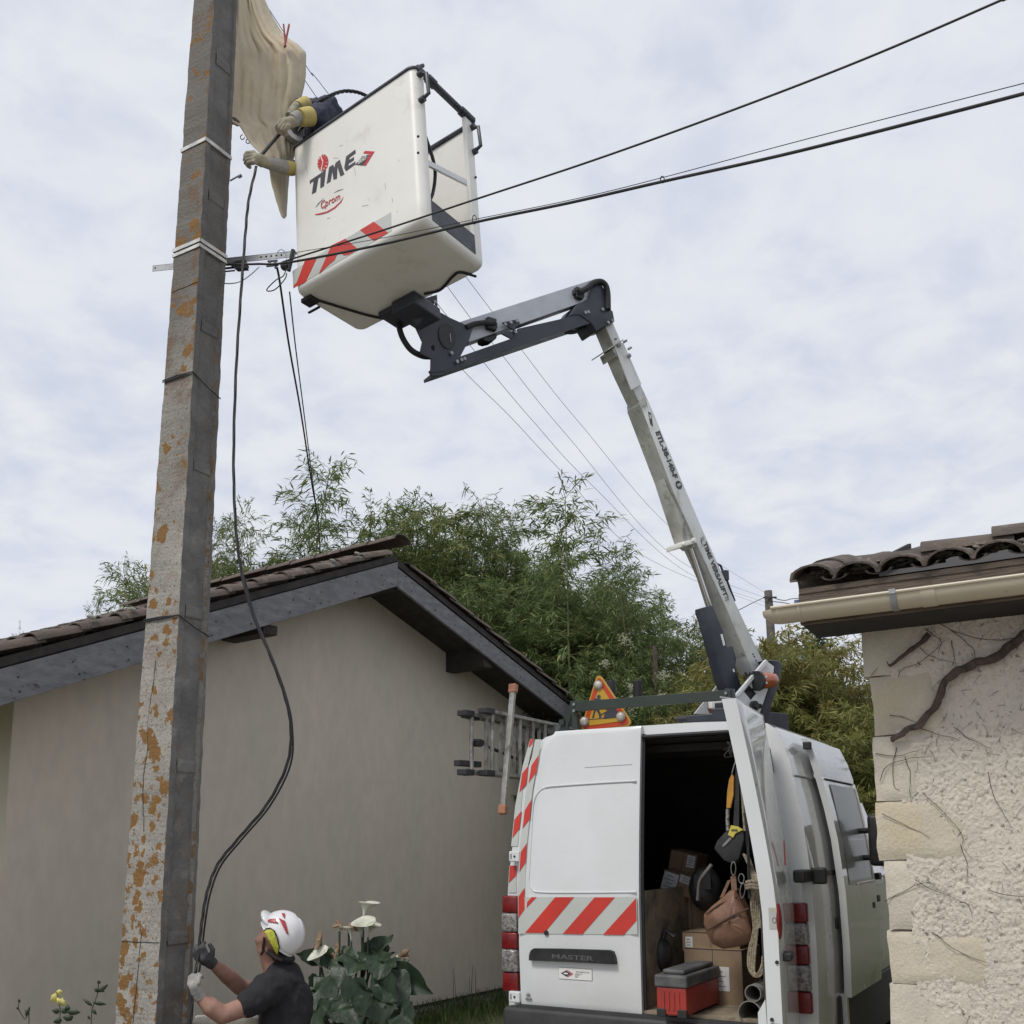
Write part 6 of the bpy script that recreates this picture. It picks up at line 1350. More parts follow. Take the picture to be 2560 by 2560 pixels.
def bamboo_proto(seed, nculm, H_, spread, m_, dens=1.0, lmin=.10, lmax=.19, leanx=0., crown0=.25, tuft=1.0, wl=1.0):
    rs = np.random.default_rng(seed); P = []; D = []; L_ = []; W_ = []; cm = MB(); tw = MB()
    for c in range(nculm):
        ax = rs.uniform(-1, 1, 2) * spread * .35; lean = rs.uniform(-1, 1, 2) * spread * .5 + np.array([leanx, 0]); h = H_ * rs.uniform(.78, 1.0) if nculm > 1 else H_
        bow = rs.uniform(.2, .9); pts = []
        for k in range(13):
            t = k / 12; drop = .10 * h * max(0, t - .75) ** 2 * 8 * bow; pts.append(np.array([ax[0] + lean[0] * t ** 2, ax[1] + lean[1] * t ** 2, h * t - drop]))
        cm.tube([V(p) for p in pts], [lerp(.018, .003, k / 12) for k in range(13)], 4, cap=False)
        nn = int((30 if nculm > 1 else 46) * H_ / 5)
        for k in range(nn):
            t = lerp(crown0, 1, (k + rs.random()) / nn); i = min(11, int(t * 12)); f = t * 12 - i; b0 = pts[i] * (1 - f) + pts[i + 1] * f
            for q_ in range(rs.integers(2, 4)):
                a = rs.uniform(0, 2 * pi); bl = spread * .62 * (sin(pi * min(1, (1 - t) * 1.15 + .12) ** .8) * .8 + .12) * rs.uniform(.5, 1.15)
                dirv = np.array([cos(a), sin(a), rs.uniform(.1, .9)]); dirv /= np.linalg.norm(dirv); ns = max(2, int(bl / .075 * dens)); last = None
                end = b0 + dirv * bl + np.array([0, 0, -.28 * bl * bl]); tw.tube([V(b0), V((b0 + end) / 2 + np.array([0, 0, .05 * bl])), V(end)], .0022, 3, cap=False)
                for s_ in range(ns):
                    u_ = (s_ + .6) / ns; p = b0 + dirv * bl * u_ + np.array([0, 0, -.28 * bl * bl * u_ * u_ + .0]); 
                    m2 = rs.integers(4, 8) if s_ > ns * .3 else rs.integers(1, 4); m2 = int(m2 * tuft)
                    ta = rs.uniform(-.9, .9)
                    for w_ in range(m2):
                        d = dirv * rs.uniform(.5, 1.2) + rs.normal(size=3) * .42 + np.array([0, 0, -.42]); P.append(p + rs.normal(size=3) * .025); D.append(d)
                        L_.append(rs.uniform(lmin, lmax)); W_.append(rs.uniform(.016, .027) * wl)
    lm = leaves_mesh('foliage', np.array(P), np.array(D), np.array(L_), np.array(W_), m_, rs)
    cm.add(tw.v, tw.f); NLEAF.append(len(P))
    return lm, cm.mesh('culm', CULM, smooth='all')
BAMBOO_N = [0]
def put_plant(proto, name, loc, rz_, sc, label, cat, group=None, sx=1.0, tilt=0):
    root = bpy.data.objects.new(name, None); COL.objects.link(root); root.location = loc; root.rotation_euler = (0, tilt, rz_); root.scale = (sc * sx, sc * sx, sc); tag(root, label, cat, group)
    for me, nm in zip(proto, ('foliage', 'stem')):
        o = bpy.data.objects.new(nm, me); COL.objects.link(o); o.parent = root
    BAMBOO_N[0] += len(proto[0].polygons); return root
PR = [bamboo_proto(11 + i, 4, 5.0, 1.8, LEAF1, 1.35, lmin=.075, lmax=.14, tuft=1.5, wl=.75) for i in range(4)]
PO = [bamboo_proto(31 + i, 5, 4.2, 1.7, LEAF2, 1.3, lmin=.09, lmax=.165, tuft=1.3, wl=.85) for i in range(2)]
PT = [bamboo_proto(51 + i, 1, 4.6, .80, LEAF1, 1.35, lmin=.065, lmax=.115, leanx=.5 * (-1) ** i, crown0=.50, tuft=1.1, wl=.62) for i in range(4)]
def bam(px, ytop, Y, proto, hp_, name='bamboo', group='bamboo of the grove behind the house', label=None, sx=1.0):
    top = atY(px, ytop, Y); me = proto[0]; n = len(me.vertices); a = np.empty(n * 3); me.vertices.foreach_get('co', a); a = a.reshape(-1, 3)
    tv = a[a[:, 2] > np.percentile(a[:, 2], 99.7)].mean(0); sc = (top.z + .05) / tv[2]; ang = random.uniform(0, 6.28)
    if group is not None: return put_plant(proto, name, V((top.x, Y, -.05)), ang, sc, label, 'bamboo', group, sx)
    off = V((tv[0] * cos(ang) - tv[1] * sin(ang), tv[0] * sin(ang) + tv[1] * cos(ang), 0)) * sc * sx
    return put_plant(proto, name, V((top.x, Y, -.05)) - off, ang, sc, label, 'bamboo', None, sx)
LBL = 'bushy green bamboo in the dense leafy grove behind the house and van'
rr = random.Random(5)
# front and back ranks: outline heights read along the grove
OUT = [(430, 1410), (560, 1390), (700, 1375), (850, 1350), (960, 1320), (1080, 1300), (1200, 1320), (1290, 1370), (1380, 1420), (1480, 1450), (1580, 1490), (1680, 1560), (1760, 1590), (1860, 1600), (1940, 1680)]
for x in range(450, 1400, 62):
    bam(x + rr.uniform(-20, 20), interp(OUT, x) + rr.uniform(25, 70), 18.8 + rr.uniform(-.4, .4), rr.choice(PR), 4.6, label=LBL)
for x in range(480, 1960, 70):
    xx = x + rr.uniform(-20, 20); bam(xx, interp(OUT, xx) + rr.uniform(0, 45), (17.6 if xx < 1340 else 16.2) + rr.uniform(-.5, .7), rr.choice(PR), 4.6, label=LBL)
for x in range(1000, 1960, 85):
    xx = x + rr.uniform(-20, 20); bam(xx, interp(OUT, xx) + rr.uniform(60, 130), (16.6 if xx < 1200 else 15.6 if xx < 1380 else 14.8) + rr.uniform(-.3, .4), rr.choice(PR), 4.6, label=LBL)
for x in range(1440, 1960, 90):
    xx = x + rr.uniform(-20, 20); bam(xx, interp(OUT, xx) + rr.uniform(170, 260), 13.4 + rr.uniform(-.4, .4), rr.choice(PR), 4.6, label=LBL)
for x, y, Y, sx, k, lab in ((1432, 1185, 14.2, 1.25, 0, 'tall loose bamboo tip left of the boom, standing against the sky'), (1340, 1400, 15.6, .9, 1, 'low drooping bamboo tip at the foot of the tallest one by the boom'),
        (1278, 1262, 16.2, .62, 2, 'narrow pointed bamboo tip right of the roof ridge'), (1165, 1215, 17.2, .75, 3, 'thin bamboo tip curving left above the roof ridge'), (1030, 1225, 17.4, 1.0, 0, 'broad bamboo top just above the roof ridge'), (985, 1240, 17.2, .7, 2, 'slender bamboo top just left of the broad one over the ridge'),
        (826, 1145, 17.0, 1.1, 1, 'tall wispy yellowish bamboo top over the left roof slope'), (728, 1236, 17.0, .6, 3, 'thin bamboo top left of the wispy yellowish one'), (612, 1245, 16.6, .7, 0, 'feathery bamboo top crossed by the hanging cable'), (548, 1290, 16.4, .6, 2, 'dark bamboo top close to the right edge of the pole'),
        (1500, 1330, 14.2, .8, 3, 'bamboo tip drooping right beneath the thin line wires'), (1570, 1420, 14.6, .7, 1, 'small bamboo tip close left of the boom'), (1650, 1470, 14.3, .6, 2, 'short bamboo tip touching the left side of the boom')):
    bam(x, y, Y, PT[k], 4.45, label=lab, group=None, sx=sx)
bam(320, 1395, 15.5, PT[1], 4.45, label='arching bamboo spray left of the pole above the roof', group=None, sx=.85); bam(250, 1480, 15.5, PT[2], 4.45, label='pale bamboo sprig above the left roof slope', group=None, sx=.5)
bam(50, 1560, 14.5, PT[3], 4.45, label='tiny leafy sprig sticking above the roof at far left', group=None, sx=.3)
# yellow-green bamboo beyond the van
for x, y, Y, k in ((1930, 1610, 12.6, 0), (1990, 1590, 12.2, 1), (2050, 1640, 12.4, 0), (2110, 1690, 12.0, 1), (2165, 1790, 11.8, 0), (2210, 1900, 11.6, 1), (1960, 1700, 11.4, 1), (2080, 1800, 11.2, 0), (2190, 2000, 11.0, 1), (2250, 1850, 12.4, 0), (1880, 1740, 11.8, 0)):
    bam(x, y, Y, PO[k], 3.9, group='yellow green bamboo between the van and the stone building', label='olive green bamboo with drooping yellowish leaves %s' % ('directly beside the orange beacon', 'peeking over the van roof beyond the turret', 'beneath the distant pole', 'under the gutter end', 'tight against the wall corner stones', 'low behind the wing mirror', 'above the rear of the sliding door', 'over the cab roof', 'at the foot of the stone wall corner', 'behind the stone wall edge', 'at the right of the boom foot')[[1930, 1990, 2050, 2110, 2165, 2210, 1960, 2080, 2190, 2250, 1880].index(x)])
# broadleaf trees and shrubs further right
def tree_proto(seed, H_, R__, n, m_, lmin=.07, lmax=.13, clumps=26, trunk=.12, zc=.62, zr=.36):
    rs = np.random.default_rng(seed); P = []; D = []; tb = MB(); tb.tube([V((0, 0, 0)), V((.05, 0, H_ * .35)), V((0, .05, H_ * .75))], [trunk, trunk * .7, trunk * .25], 8, cap=False)
    for c in range(clumps):
        u_ = rs.normal(size=3); u_ /= np.linalg.norm(u_); cc = u_ * np.array([R__, R__, H_ * zr]) * rs.uniform(.45, 1) + np.array([0, 0, H_ * zc]); cr_ = rs.uniform(.16, .34) * R__
        tb.tube([V((0, 0, H_ * rs.uniform(.3, .6))), V(cc * np.array([.5, .5, .85])), V(cc)], [trunk * .3, trunk * .15, .01], 4, cap=False)
        k = int(n / clumps); q = rs.normal(size=(k, 3)); q /= np.linalg.norm(q, axis=1, keepdims=True); P.append(cc + q * cr_ * rs.uniform(.3, 1.1, (k, 1))); D.append(q + rs.normal(size=(k, 3)) * .6 + np.array([0, 0, -.15]))
    P = np.concatenate(P); D = np.concatenate(D); k = len(P)
    return leaves_mesh('foliage', P, D, rs.uniform(lmin, lmax, k), rs.uniform(lmin, lmax, k) * .55, m_, rs), tb.mesh('trunk', BARK, smooth='all')
TA = tree_proto(71, 6, 1.7, 9000, LEAF3, clumps=44); TB_ = tree_proto(72, 5, 1.5, 9000, LEAF3, clumps=38)
def tree(px, ytop, Y, proto, hh, label, name='tree', sx=1.0, cat='tree', group=None):
    top = atY(px, ytop, Y); sc = (top.z + .1) / hh; r_ = put_plant(proto, name, V((top.x, Y, -.05)), random.uniform(0, 6.28), sc, label, cat, group, sx)
    for c in r_.children:
        if c.data.name.startswith('trunk'): c.name = 'trunk'
    return r_
tree(2060, 1590, 22, TA, 5.9, 'dark leafy tree in the gap beneath the gutter end', sx=.8)
tree(2240, 1640, 16, TB_, 4.9, 'dark green tree against the left edge of the stone wall', sx=.75); tree(2150, 1790, 15, TA, 5.9, 'mid green bushy tree lower in the gap beside the stone wall', sx=.8)
tree(1900, 1560, 20, TB_, 4.9, 'broad dark tree right behind the distant utility pole', sx=.9)
tree(2175, 1960, 14, TB_, 4.9, 'dark shrub over the cab roof beside the stone wall', 'shrub', 1.3, 'shrub')
tree(1840, 1700, 15.5, TA, 5.9, 'dark shrub directly behind the turret', 'shrub', .9, 'shrub')
# elder sprays with pale blossom in the grove
BLOS = mat('blossom', (.50, .50, .38), (.35, .36, .25), sc=20, rough=.8)
eld = empty('elder_bush', atY(1640, 1690, 13.0), 'elder bush with pale flower heads showing above the roof rack', 'shrub')
for x, y, r__ in ((1565, 1600, .10), (1662, 1690, .09), (1585, 1745, .11), (1572, 1770, .13), (1580, 1720, .08), (1655, 1740, .06), (1512, 1660, .06)):
    c = atY(x, y, 12.5 + rr.uniform(0, .1)); b = MB()
    for k in range(60):
        q = V((rr.gauss(0, .5), rr.gauss(0, .4), rr.gauss(0, .45))) * r__; b.ell(c + q, V((.011, 0, 0)), V((0, .011, 0)), V((0, 0, .006)), 4, 3)
    b.build('flower_head', BLOS, eld, kind='stuff')
b = MB(); b.tube([V((eld.location.x, 13, 0)), eld.location + V((0, 0, .4))], .03, 6); b.build('stem', BARK, eld)

# ---- arum lilies against the wall
ARUM = mat('arum_leaf', (.018, .036, .018), (.032, .056, .028), sc=9, rough=.42, bump=.4, bsc=22, spec=.4, stretch=(1, 1, .4))
SPATHE = mat('spathe_white', (.62, .62, .54), (.54, .55, .45), sc=10, rough=.5); WITH = mat('withered', (.33, .24, .155), (.20, .13, .08), sc=18, rough=.9, bump=.5, bsc=40)
STEMG = mat('stem_green', (.045, .065, .03), (.03, .045, .02), sc=5, rough=.6)
ar = empty('arum_lily', V((atY(880, 2560, 8.4).x, 8.5, 0)), 'clump of white arum lilies with broad dark leaves growing against the grey wall', 'plant')
base = V((atY(860, 2560, 8.5).x, 8.5, 0))
def arum_leaf(tip, mid, wd, fold=.25, seed=0, roll=0):
    """blade running from the stalk joint 'mid' to 'tip'"""
    d = tip - mid; L_ = d.length; d.normalize(); s_ = d.cross(V((0, -1, .35))).normalized(); n_ = s_.cross(d); s_ = (s_ * cos(roll) + n_ * sin(roll)).normalized(); n_ = s_.cross(d)
    rows = []; prof_ = [(-.28, .30), (-.12, .62), (0, .82), (.15, .98), (.32, 1.0), (.5, .85), (.68, .58), (.84, .28), (1.0, .02)]
    for t, w_ in prof_:
        r_ = []
        for k in range(-4, 5):
            x = k / 4; tt = t - (.0 if t > -.1 else -.22 * (1 - abs(x))); wave = .022 * sin(t * 13 + seed) * abs(x) ** 2
            r_.append(mid + d * (tt * L_) + s_ * (x * w_ * wd / 2) + n_ * (fold * abs(x) * w_ * wd / 2 + wave - .10 * L_ * max(0, t) ** 2))
        rows.append(r_)
    b = MB(); b.grid(rows); o = b.build('leaf', ARUM, ar, smooth='all'); b = MB(); b.tube(spline([base + V((rr.uniform(-.12, .12), rr.uniform(-.08, .08), 0)), lerp(base, mid, .6) + V((0, 0, .06)), mid], 5), .008, 6); b.build('stalk', STEMG, ar, smooth=True); return o
Z9 = lambda x, y, Y=8.4: atY(700 + x * .2588, 2240 + y * .2588, Y)
LV = [((1075, 370), (830, 600), .20, 8.5), ((1095, 535), (900, 650), .12, 8.35), ((1460, 945), (1120, 740), .24, 8.3), ((1240, 1100), (1000, 820), .34, 8.2), ((520, 1180), (330, 900), .33, 8.25), ((160, 560), (380, 600), .14, 8.5), ((700, 1170), (840, 900), .38, 8.1),
      ((1010, 1230), (900, 980), .38, 8.05), ((560, 900), (640, 640), .27, 8.4), ((730, 620), (600, 560), .16, 8.45), ((460, 1080), (330, 950), .36, 8.3), ((640, 1100), (560, 1000), .26, 8.1), ((880, 700), (860, 560), .22, 8.45), ((1250, 860), (1060, 700), .26, 8.35),
      ((1120, 1010), (980, 900), .30, 8.15), ((300, 1000), (420, 860), .26, 8.35), ((1290, 1240), (1150, 1130), .24, 8.05), ((400, 1250), (350, 1100), .3, 8.1), ((760, 1260), (700, 1060), .34, 8.0), ((480, 700), (440, 560), .16, 8.5), ((980, 640), (960, 480), .16, 8.5), ((1240, 920), (1120, 870), .14, 8.3), ((650, 760), (760, 640), .25, 8.3), ((940, 820), (1000, 640), .25, 8.25)]
for k, (t_, m__, w_, Y) in enumerate(LV): arum_leaf(Z9(*t_, Y - .12), Z9(*m__, Y), w_, rr.uniform(.15, .45), k * 1.7, rr.uniform(-.5, .5))
def spathe(base_, axis, tipdir, L_, R__, m_=SPATHE):
    axis = V(axis).normalized(); td = V(tipdir); td = (td - axis * td.dot(axis)).normalized(); sd_ = axis.cross(td); rows = []
    for t, r_ in ((0, .10), (.2, .16), (.45, .26), (.7, .48), (.88, .8), (1.0, 1.05)):
        row = []
        for k in range(17):
            a = 2 * pi * k / 16; e = max(0, cos(a)) ** 3; rr_ = r_ * R__ * (1 + e * .9 * max(0, t - .5) * 2); row.append(base_ + axis * (t * L_ + (.0 if t < .9 else (.12 * sin(2 * a) - .25 * abs(cos(a)) * (1 if cos(a) < 0 else -.2)) * R__)) + td * cos(a) * rr_ + sd_ * sin(a) * rr_)
        rows.append(row)
    b = MB(); b.grid(rows); o = b.build('flower', m_, ar, smooth='all'); md = o.modifiers.new('t', 'SOLIDIFY'); md.thickness = .003; return o
def stalk(p, Y=8.5, r_=.007): b = MB(); q = Z9(*p, Y); b.tube(spline([V((q.x - .03, Y + .05, .2)), q - V((.0, 0, .25)), q], 5), r_, 6); b.build('stalk', STEMG, ar, smooth=True); return q
for p, ax, td, L_, R__ in (((805, 225), (.15, 0, 1), (1, 0, .35), .14, .060), ((790, 400), (-.05, -.5, .9), (1, -.2, .1), .15, .070), ((395, 690), (-.35, -.45, .8), (1, 0, .5), .13, .065), ((690, 440), (-.1, 0, 1), (-.8, 0, .5), .12, .04), ((1090, 680), (-.1, -.3, 1), (1, 0, 0), .07, .04), ((850, 400), (.3, -.2, .9), (1, 0, .4), .12, .04)):
    q = stalk(p, 8.45); spathe(q, ax, td, L_, R__)
def wither(p, p2, r_):
    a, c = Z9(*p, 8.45), Z9(*p2, 8.42); b = MB(); P = [lerp(a, c, t) + V((noise.noise(a * 9 + V((t * 3, 0, 0))), noise.noise(a * 7 + V((0, t * 3, 0))), 0)) * .03 for t in (0, .25, .5, .75, 1)]; b.tube(P, [r_ * .5, r_, r_ * .8, r_ * .9, r_ * .2], 7, flat=.6)
    b.tube([p_ + V((.012, -.01, 0)) for p_ in P], [r_ * .2, r_ * .5, r_ * .9, r_ * .4, r_ * .1], 6, flat=1.4); b.build('withered_flower', WITH, ar, smooth=True)
for p, p2, r_, st_ in (((385, 340), (350, 520), .022, (395, 400)), ((590, 260), (500, 300), .022, (575, 340)), ((545, 240), (590, 330), .018, None), ((670, 270), (740, 340), .020, (665, 320)), ((520, 550), (530, 670), .022, (560, 600)), ((545, 450), (550, 560), .012, None), ((1230, 515), (1150, 600), .022, (1110, 660)), ((1200, 540), (1190, 680), .028, None), ((340, 760), (350, 870), .018, None)):
    wither(p, p2, r_)
    if st_: stalk(st_, 8.5, .0085)
# ---- small plants at lower left, grasses at the wall foot
YEL = mat('yellow_petal', (.62, .55, .12), (.50, .45, .2), sc=20, rough=.6)
Z5 = lambda x, y, Y=6.0: atY(x * .2588, 2300 + y * .2588, Y)
def sprig(pts, lv, name, label, cat='plant', m_=LEAF1, Y=6.0, lw=.02, fl=None):
    root = empty(name, V((Z5(*pts[0], Y).x, Y, 0)), label, cat); b = MB(); P = [V((Z5(*pts[0], Y).x, Y, 0))] + [Z5(*p, Y) for p in pts]; b.tube(spline(P, 4), .0028, 5); b.build('stem', STEMG, root, smooth=True)
    for (x0, y0, x1, y1) in lv:
        a, c = Z5(x0, y0, Y), Z5(x1, y1, Y); d = c - a; s_ = d.cross(V((.2, 1, .3))).normalized() * lw; n_ = V((0, -.01, .004)); b = MB()
        rows = [[lerp(a, c, t) - s_ * w_, lerp(a, c, t) + n_ * (1 + 4 * t * (1 - t)), lerp(a, c, t) + s_ * w_] for t, w_ in ((0, .1), (.2, .7), (.45, 1), (.7, .75), (.9, .3), (1, .02))]; b.grid(rows); b.build('leaf', STEMG if fl is None or (x0, y0) not in fl else YEL, root, smooth='all')
    return root
sprig([(880, 1000), (895, 850), (940, 720), (955, 590)], [(895, 830, 800, 760), (900, 800, 1030, 815), (945, 700, 1045, 625), (950, 690, 910, 665), (955, 660, 1010, 695), (890, 860, 935, 915), (955, 620, 955, 580), (870, 940, 850, 950)], 'rose_shoot', 'thin leafy green shoot standing left of the pole base', lw=.013)
sprig([(575, 1000), (580, 860), (545, 700)], [(545, 705, 495, 800), (545, 700, 610, 700), (580, 820, 555, 750), (585, 820, 610, 750), (590, 820, 640, 780), (580, 880, 505, 880), (640, 890, 780, 890), (600, 900, 640, 860), (600, 960, 520, 990), (610, 940, 700, 960), (650, 880, 655, 820), (640, 960, 710, 930)], 'yellow_flower_plant', 'low green plant with pale yellow petals at the bottom left', lw=.019, fl={(545, 705), (545, 700), (580, 820), (585, 820), (590, 820)})
sprig([(280, 1000), (240, 960), (180, 860), (185, 780)], [(185, 800, 190, 765), (260, 930, 290, 840), (260, 940, 250, 870), (180, 860, 160, 850)], 'dry_weed', 'thin dry weed with a small brown head at lower left corner', lw=.008)
GR = leafmat('grass_blade', (.05, .085, .02), (.09, .13, .035), (.22, .20, .09), .3, 1.5)
rs = np.random.default_rng(3)
def grass_patch(name, cx, cy, sx_, sy_, n, h0, h1, label, ang=0):
    q = rs.normal(size=(n, 2)) * .5; ca, sa = cos(ang), sin(ang); X = cx + (q[:, 0] * sx_ * ca + q[:, 1] * sy_ * sa); Y_ = cy + (-q[:, 0] * sx_ * sa + q[:, 1] * sy_ * ca)
    P = np.stack([X, Y_, np.full(n, -.02)], 1); D = rs.normal(size=(n, 3)) * .25 + np.array([0, 0, 1.])
    me = leaves_mesh(name, P, D, rs.uniform(h0, h1, n), rs.uniform(.006, .012, n), GR, rs); o = bpy.data.objects.new(name, me); COL.objects.link(o); tag(o, label, 'grass', kind='stuff'); return o
gp = HP + HN * .55 + HD * -.3
grass_patch('grass', gp.x, gp.y, .7, 5.5, 9000, .06, .22, 'rough green grass growing along the foot of the grey wall', HAZ)
grass_patch('grass', -3.6, 6.6, 2.4, 1.2, 5000, .08, .30, 'tangled weeds and grass around the pole base')
g3 = vw(3.2, 4, 0); grass_patch('grass', 4.2, 12.5, 3, 4, 16000, .08, .3, 'rough grass beyond the van beneath the bamboo')
g3 = vw(2.7, 1.2, 0); grass_patch('grass', g3.x, g3.y, .8, 2.4, 4000, .04, .14, 'patchy grass between the van and the stone wall', VAZ)
b = MB(); b.obox(hp(-5.3, .03, -.02), HD * 7, HN * .38, V((0, 0, .05))); o = b.build('concrete_strip', mat('old_concrete', (.17, .165, .15), (.11, .108, .10), sc=6, rough=.95, bump=.5, bsc=30), None, bevel=.01, base=hp(-2, .2, 0)); o['kind'] = 'structure'
tall = empty('tall_grass', V((atY(1180, 2500, 10.3).x, 10.3, 0)), 'few tall thin grass stems against the wall left of the van', 'grass')
b = MB()
for x, y0, y1, dx_ in ((1135, 2540, 2425, -3), (1142, 2545, 2420, -8), (1178, 2500, 2412, 4), (1172, 2520, 2440, 2), (1190, 2510, 2420, -2), (1170, 2495, 2480, -6), (1185, 2500, 2470, 10)):
    b.tube([atY(x, y0, 10.3), atY(x + dx_ * .4, (y0 + y1) / 2, 10.3), atY(x + dx_, y1, 10.3)], [.004, .003, .0015], 4)
b.build('blade', STEMG, tall, kind='stuff')
b = MB(); b.cbox(atY(565, 2575, 6.9), V((1, .2, 0)), V((-.2, 1, 0)), V((0, 0, 1)), .42, .3, .16); o = b.build('stone_block', STONEP, None, bevel=.015, base=atY(565, 2575, 6.9)); tag(o, 'pale stone block on the ground behind the crouching man arm', 'stone')
# zones give each bamboo of the mass a label of its own neighbourhood
for o in list(COL.objects):
    if o.get('group') == 'bamboo of the grove behind the house':
        p = o.location; q = p - CAM; px = PX + F * q.dot(_r) / q.dot(_f); rank = 'rear' if p.y > 15.6 else 'middle' if p.y > 14 else 'front'
        zone = ('behind the left roof slope' if px < 700 else 'behind the roof just left of the ridge' if px < 960 else 'right behind the roof ridge' if px < 1150 else 'above the right rake of the house' if px < 1350 else
                'above the ladder and house corner' if px < 1520 else 'behind the roadworks sign' if px < 1640 else 'just left of the boom foot' if px < 1780 else 'behind the boom foot and turret')
        o['label'] = 'leafy bamboo, %s rank, %s' % (rank, zone)
# ============================================================ ladder on the van's left side
LU = -.33                                                     # its plane, in van coordinates
def lp(px, py, u=LU): q = vinv(px, py, 0, u); return vw(*q)
lad = empty('ladder', lp(1300, 1880), 'folded aluminium ladder strapped on edge along the left of the van roof rack', 'ladder')
Zb = lambda x, y: (1100 + x * .41408, 1600 + y * .41408)
tz, bz_ = vinv(*Zb(290, 430), 0, LU), vinv(*Zb(250, 800), 0, LU)
v0_ = tz.y
for k, (du, dv, dz) in enumerate(((0, 0, 0), (-.085, -.16, -.03))):
    zt, zb = tz.z + dz, bz_.z + dz + (.03 if k else 0)
    for z, nm in ((zt, 'rail'), (zb, 'rail')):
        b = MB(); b.obox(vw(LU + du - .03, v0_ + dv, z - .012), VU * .06, VV * 3.4, VZ * .024); b.obox(vw(LU + du - .03, v0_ + dv, z - (.03 if z == zt else -.006)), VU * .006, VV * 3.4, VZ * .022); b.build(nm, ALU, lad, bevel=.002)
        b = MB(); b.cbox(vw(LU + du, v0_ + dv - .02, z), VU, VV, VZ, .085, .12, .045); b.build('foot', BLACK, lad, bevel=.006)
    for j in range(14):
        v = v0_ + dv + .06 + j * .215; b = MB(); b.cyl(vw(LU + du, v, zb), vw(LU + du, v, zt), .017, 10); b.build('rung', ALU, lad, smooth=True)
b = MB(); 
for (x0, y0, x1, y1) in ((140, 450, 225, 470), (100, 742, 235, 752)): a, c = lp(*Zb(x0, y0), LU - .12), lp(*Zb(x1, y1), LU - .12); b.cbox((a + c) / 2, c - a, VU, VZ, (c - a).length, .05, .045)
b.build('hinge_bracket', BLACK, lad, bevel=.004)
b = MB(); b.tube([lp(*Zb(280, 640), LU - .12), lp(*Zb(430, 705), LU - .1), lp(*Zb(540, 745), LU)], .014, 6); b.tube([lp(*Zb(205, 620), LU - .1), lp(*Zb(250, 622), LU)], .03, 6); b.build('strap', RUBBER, lad, smooth=True)
b = MB(); c = lp(*Zb(690, 538)); b.cbox(c, VU, VV, VZ, .08, .10, .09); b.build('mount', ALUD, lad, bevel=.006)
# stabiliser bar standing upright through the ladder
a, c = lp(*Zb(440, 315), LU + .10), lp(*Zb(382, 1000), LU + .10); ORG = mat('orange_end', (.42, .20, .12), (.30, .14, .08), sc=12, rough=.8)
d = (c - a).normalized(); sb = empty('stabiliser_bar', (a + c) / 2, 'upright aluminium stabiliser bar with faded orange end caps crossing the ladder', 'bar')
b = MB(); b.cbox((a + c) / 2, d, VU, d.cross(VU), (c - a).length, .045, .035); b.build('bar', ALU, sb, bevel=.006)
for p, s_ in ((a, -1), (c, 1)): b = MB(); b.cbox(p + d * s_ * .03, d, VU, d.cross(VU), .07, .065, .05); b.build('end_cap', ORG, sb, bevel=.008)

# ============================================================ roadworks sign on the roof
YELS = mat('sign_yellow', (.56, .34, .03), (.50, .30, .03), sc=5, rough=.45); REDS = mat('sign_red', (.55, .06, .02), rough=.4)
SV = .42
def sg(x, y, dv=0): q = vinv(*Zb(x, y), 1, SV + dv); return vw(*q)
def rounded(tri, r_, n=5):
    o = []
    for i in range(3):
        p0, p, p1 = V(tri[i - 1] + (0,)), V(tri[i] + (0,)), V(tri[(i + 1) % 3] + (0,)); a = p + (p0 - p).normalized() * r_ * 1.6; c = p + (p1 - p).normalized() * r_ * 1.6
        for k in range(n + 1): t = k / n; q = a * (1 - t) ** 2 + p * 2 * t * (1 - t) + c * t * t; o.append((q.x, q.y))
    return o
sign = empty('road_works_sign', sg(1000, 540), 'yellow and red triangular road works sign with three lamps on the van roof', 'sign')
tri = [(952, 190), (842, 560), (1168, 515)]
def tripoly(tri_, r_, m_, nm, dv, th, par): b = MB(); b.prism([sg(x, y, dv) for x, y in rounded(tri_, r_)], VV * th); return b.build(nm, m_, par)
tripoly(tri, 34, YELS, 'board', 0, .022, sign)
cx_, cy_ = 988, 430; inset = lambda f: [(cx_ + (x - cx_) * f, cy_ + (y - cy_) * f) for x, y in tri]
tripoly(inset(.93), 32, REDS, 'red_border', -.004, .004, sign); tripoly(inset(.68), 18, YELS, 'yellow_field', -.008, .004, sign)
LAMPG = mat('lamp_lens', (.62, .58, .50), (.45, .40, .35), sc=30, rough=.15, coat=1)
for x, y in ((957, 272), (874, 491), (1094, 462)):
    c = sg(x, y, -.008); b = MB(); b.cyl(c, c - VV * .012, .036, 18); q = b.build('lamp', mat('lamp_base', (.3, .27, .22), rough=.5) if x == 957 else bpy.data.materials['lamp_base'], sign, smooth=True); b = MB(); b.ell(c - VV * .012, VU * .030, VZ * .030, VV * .018, 16, 8); b.build('lens', LAMPG, q, smooth=True)
pic = MB()
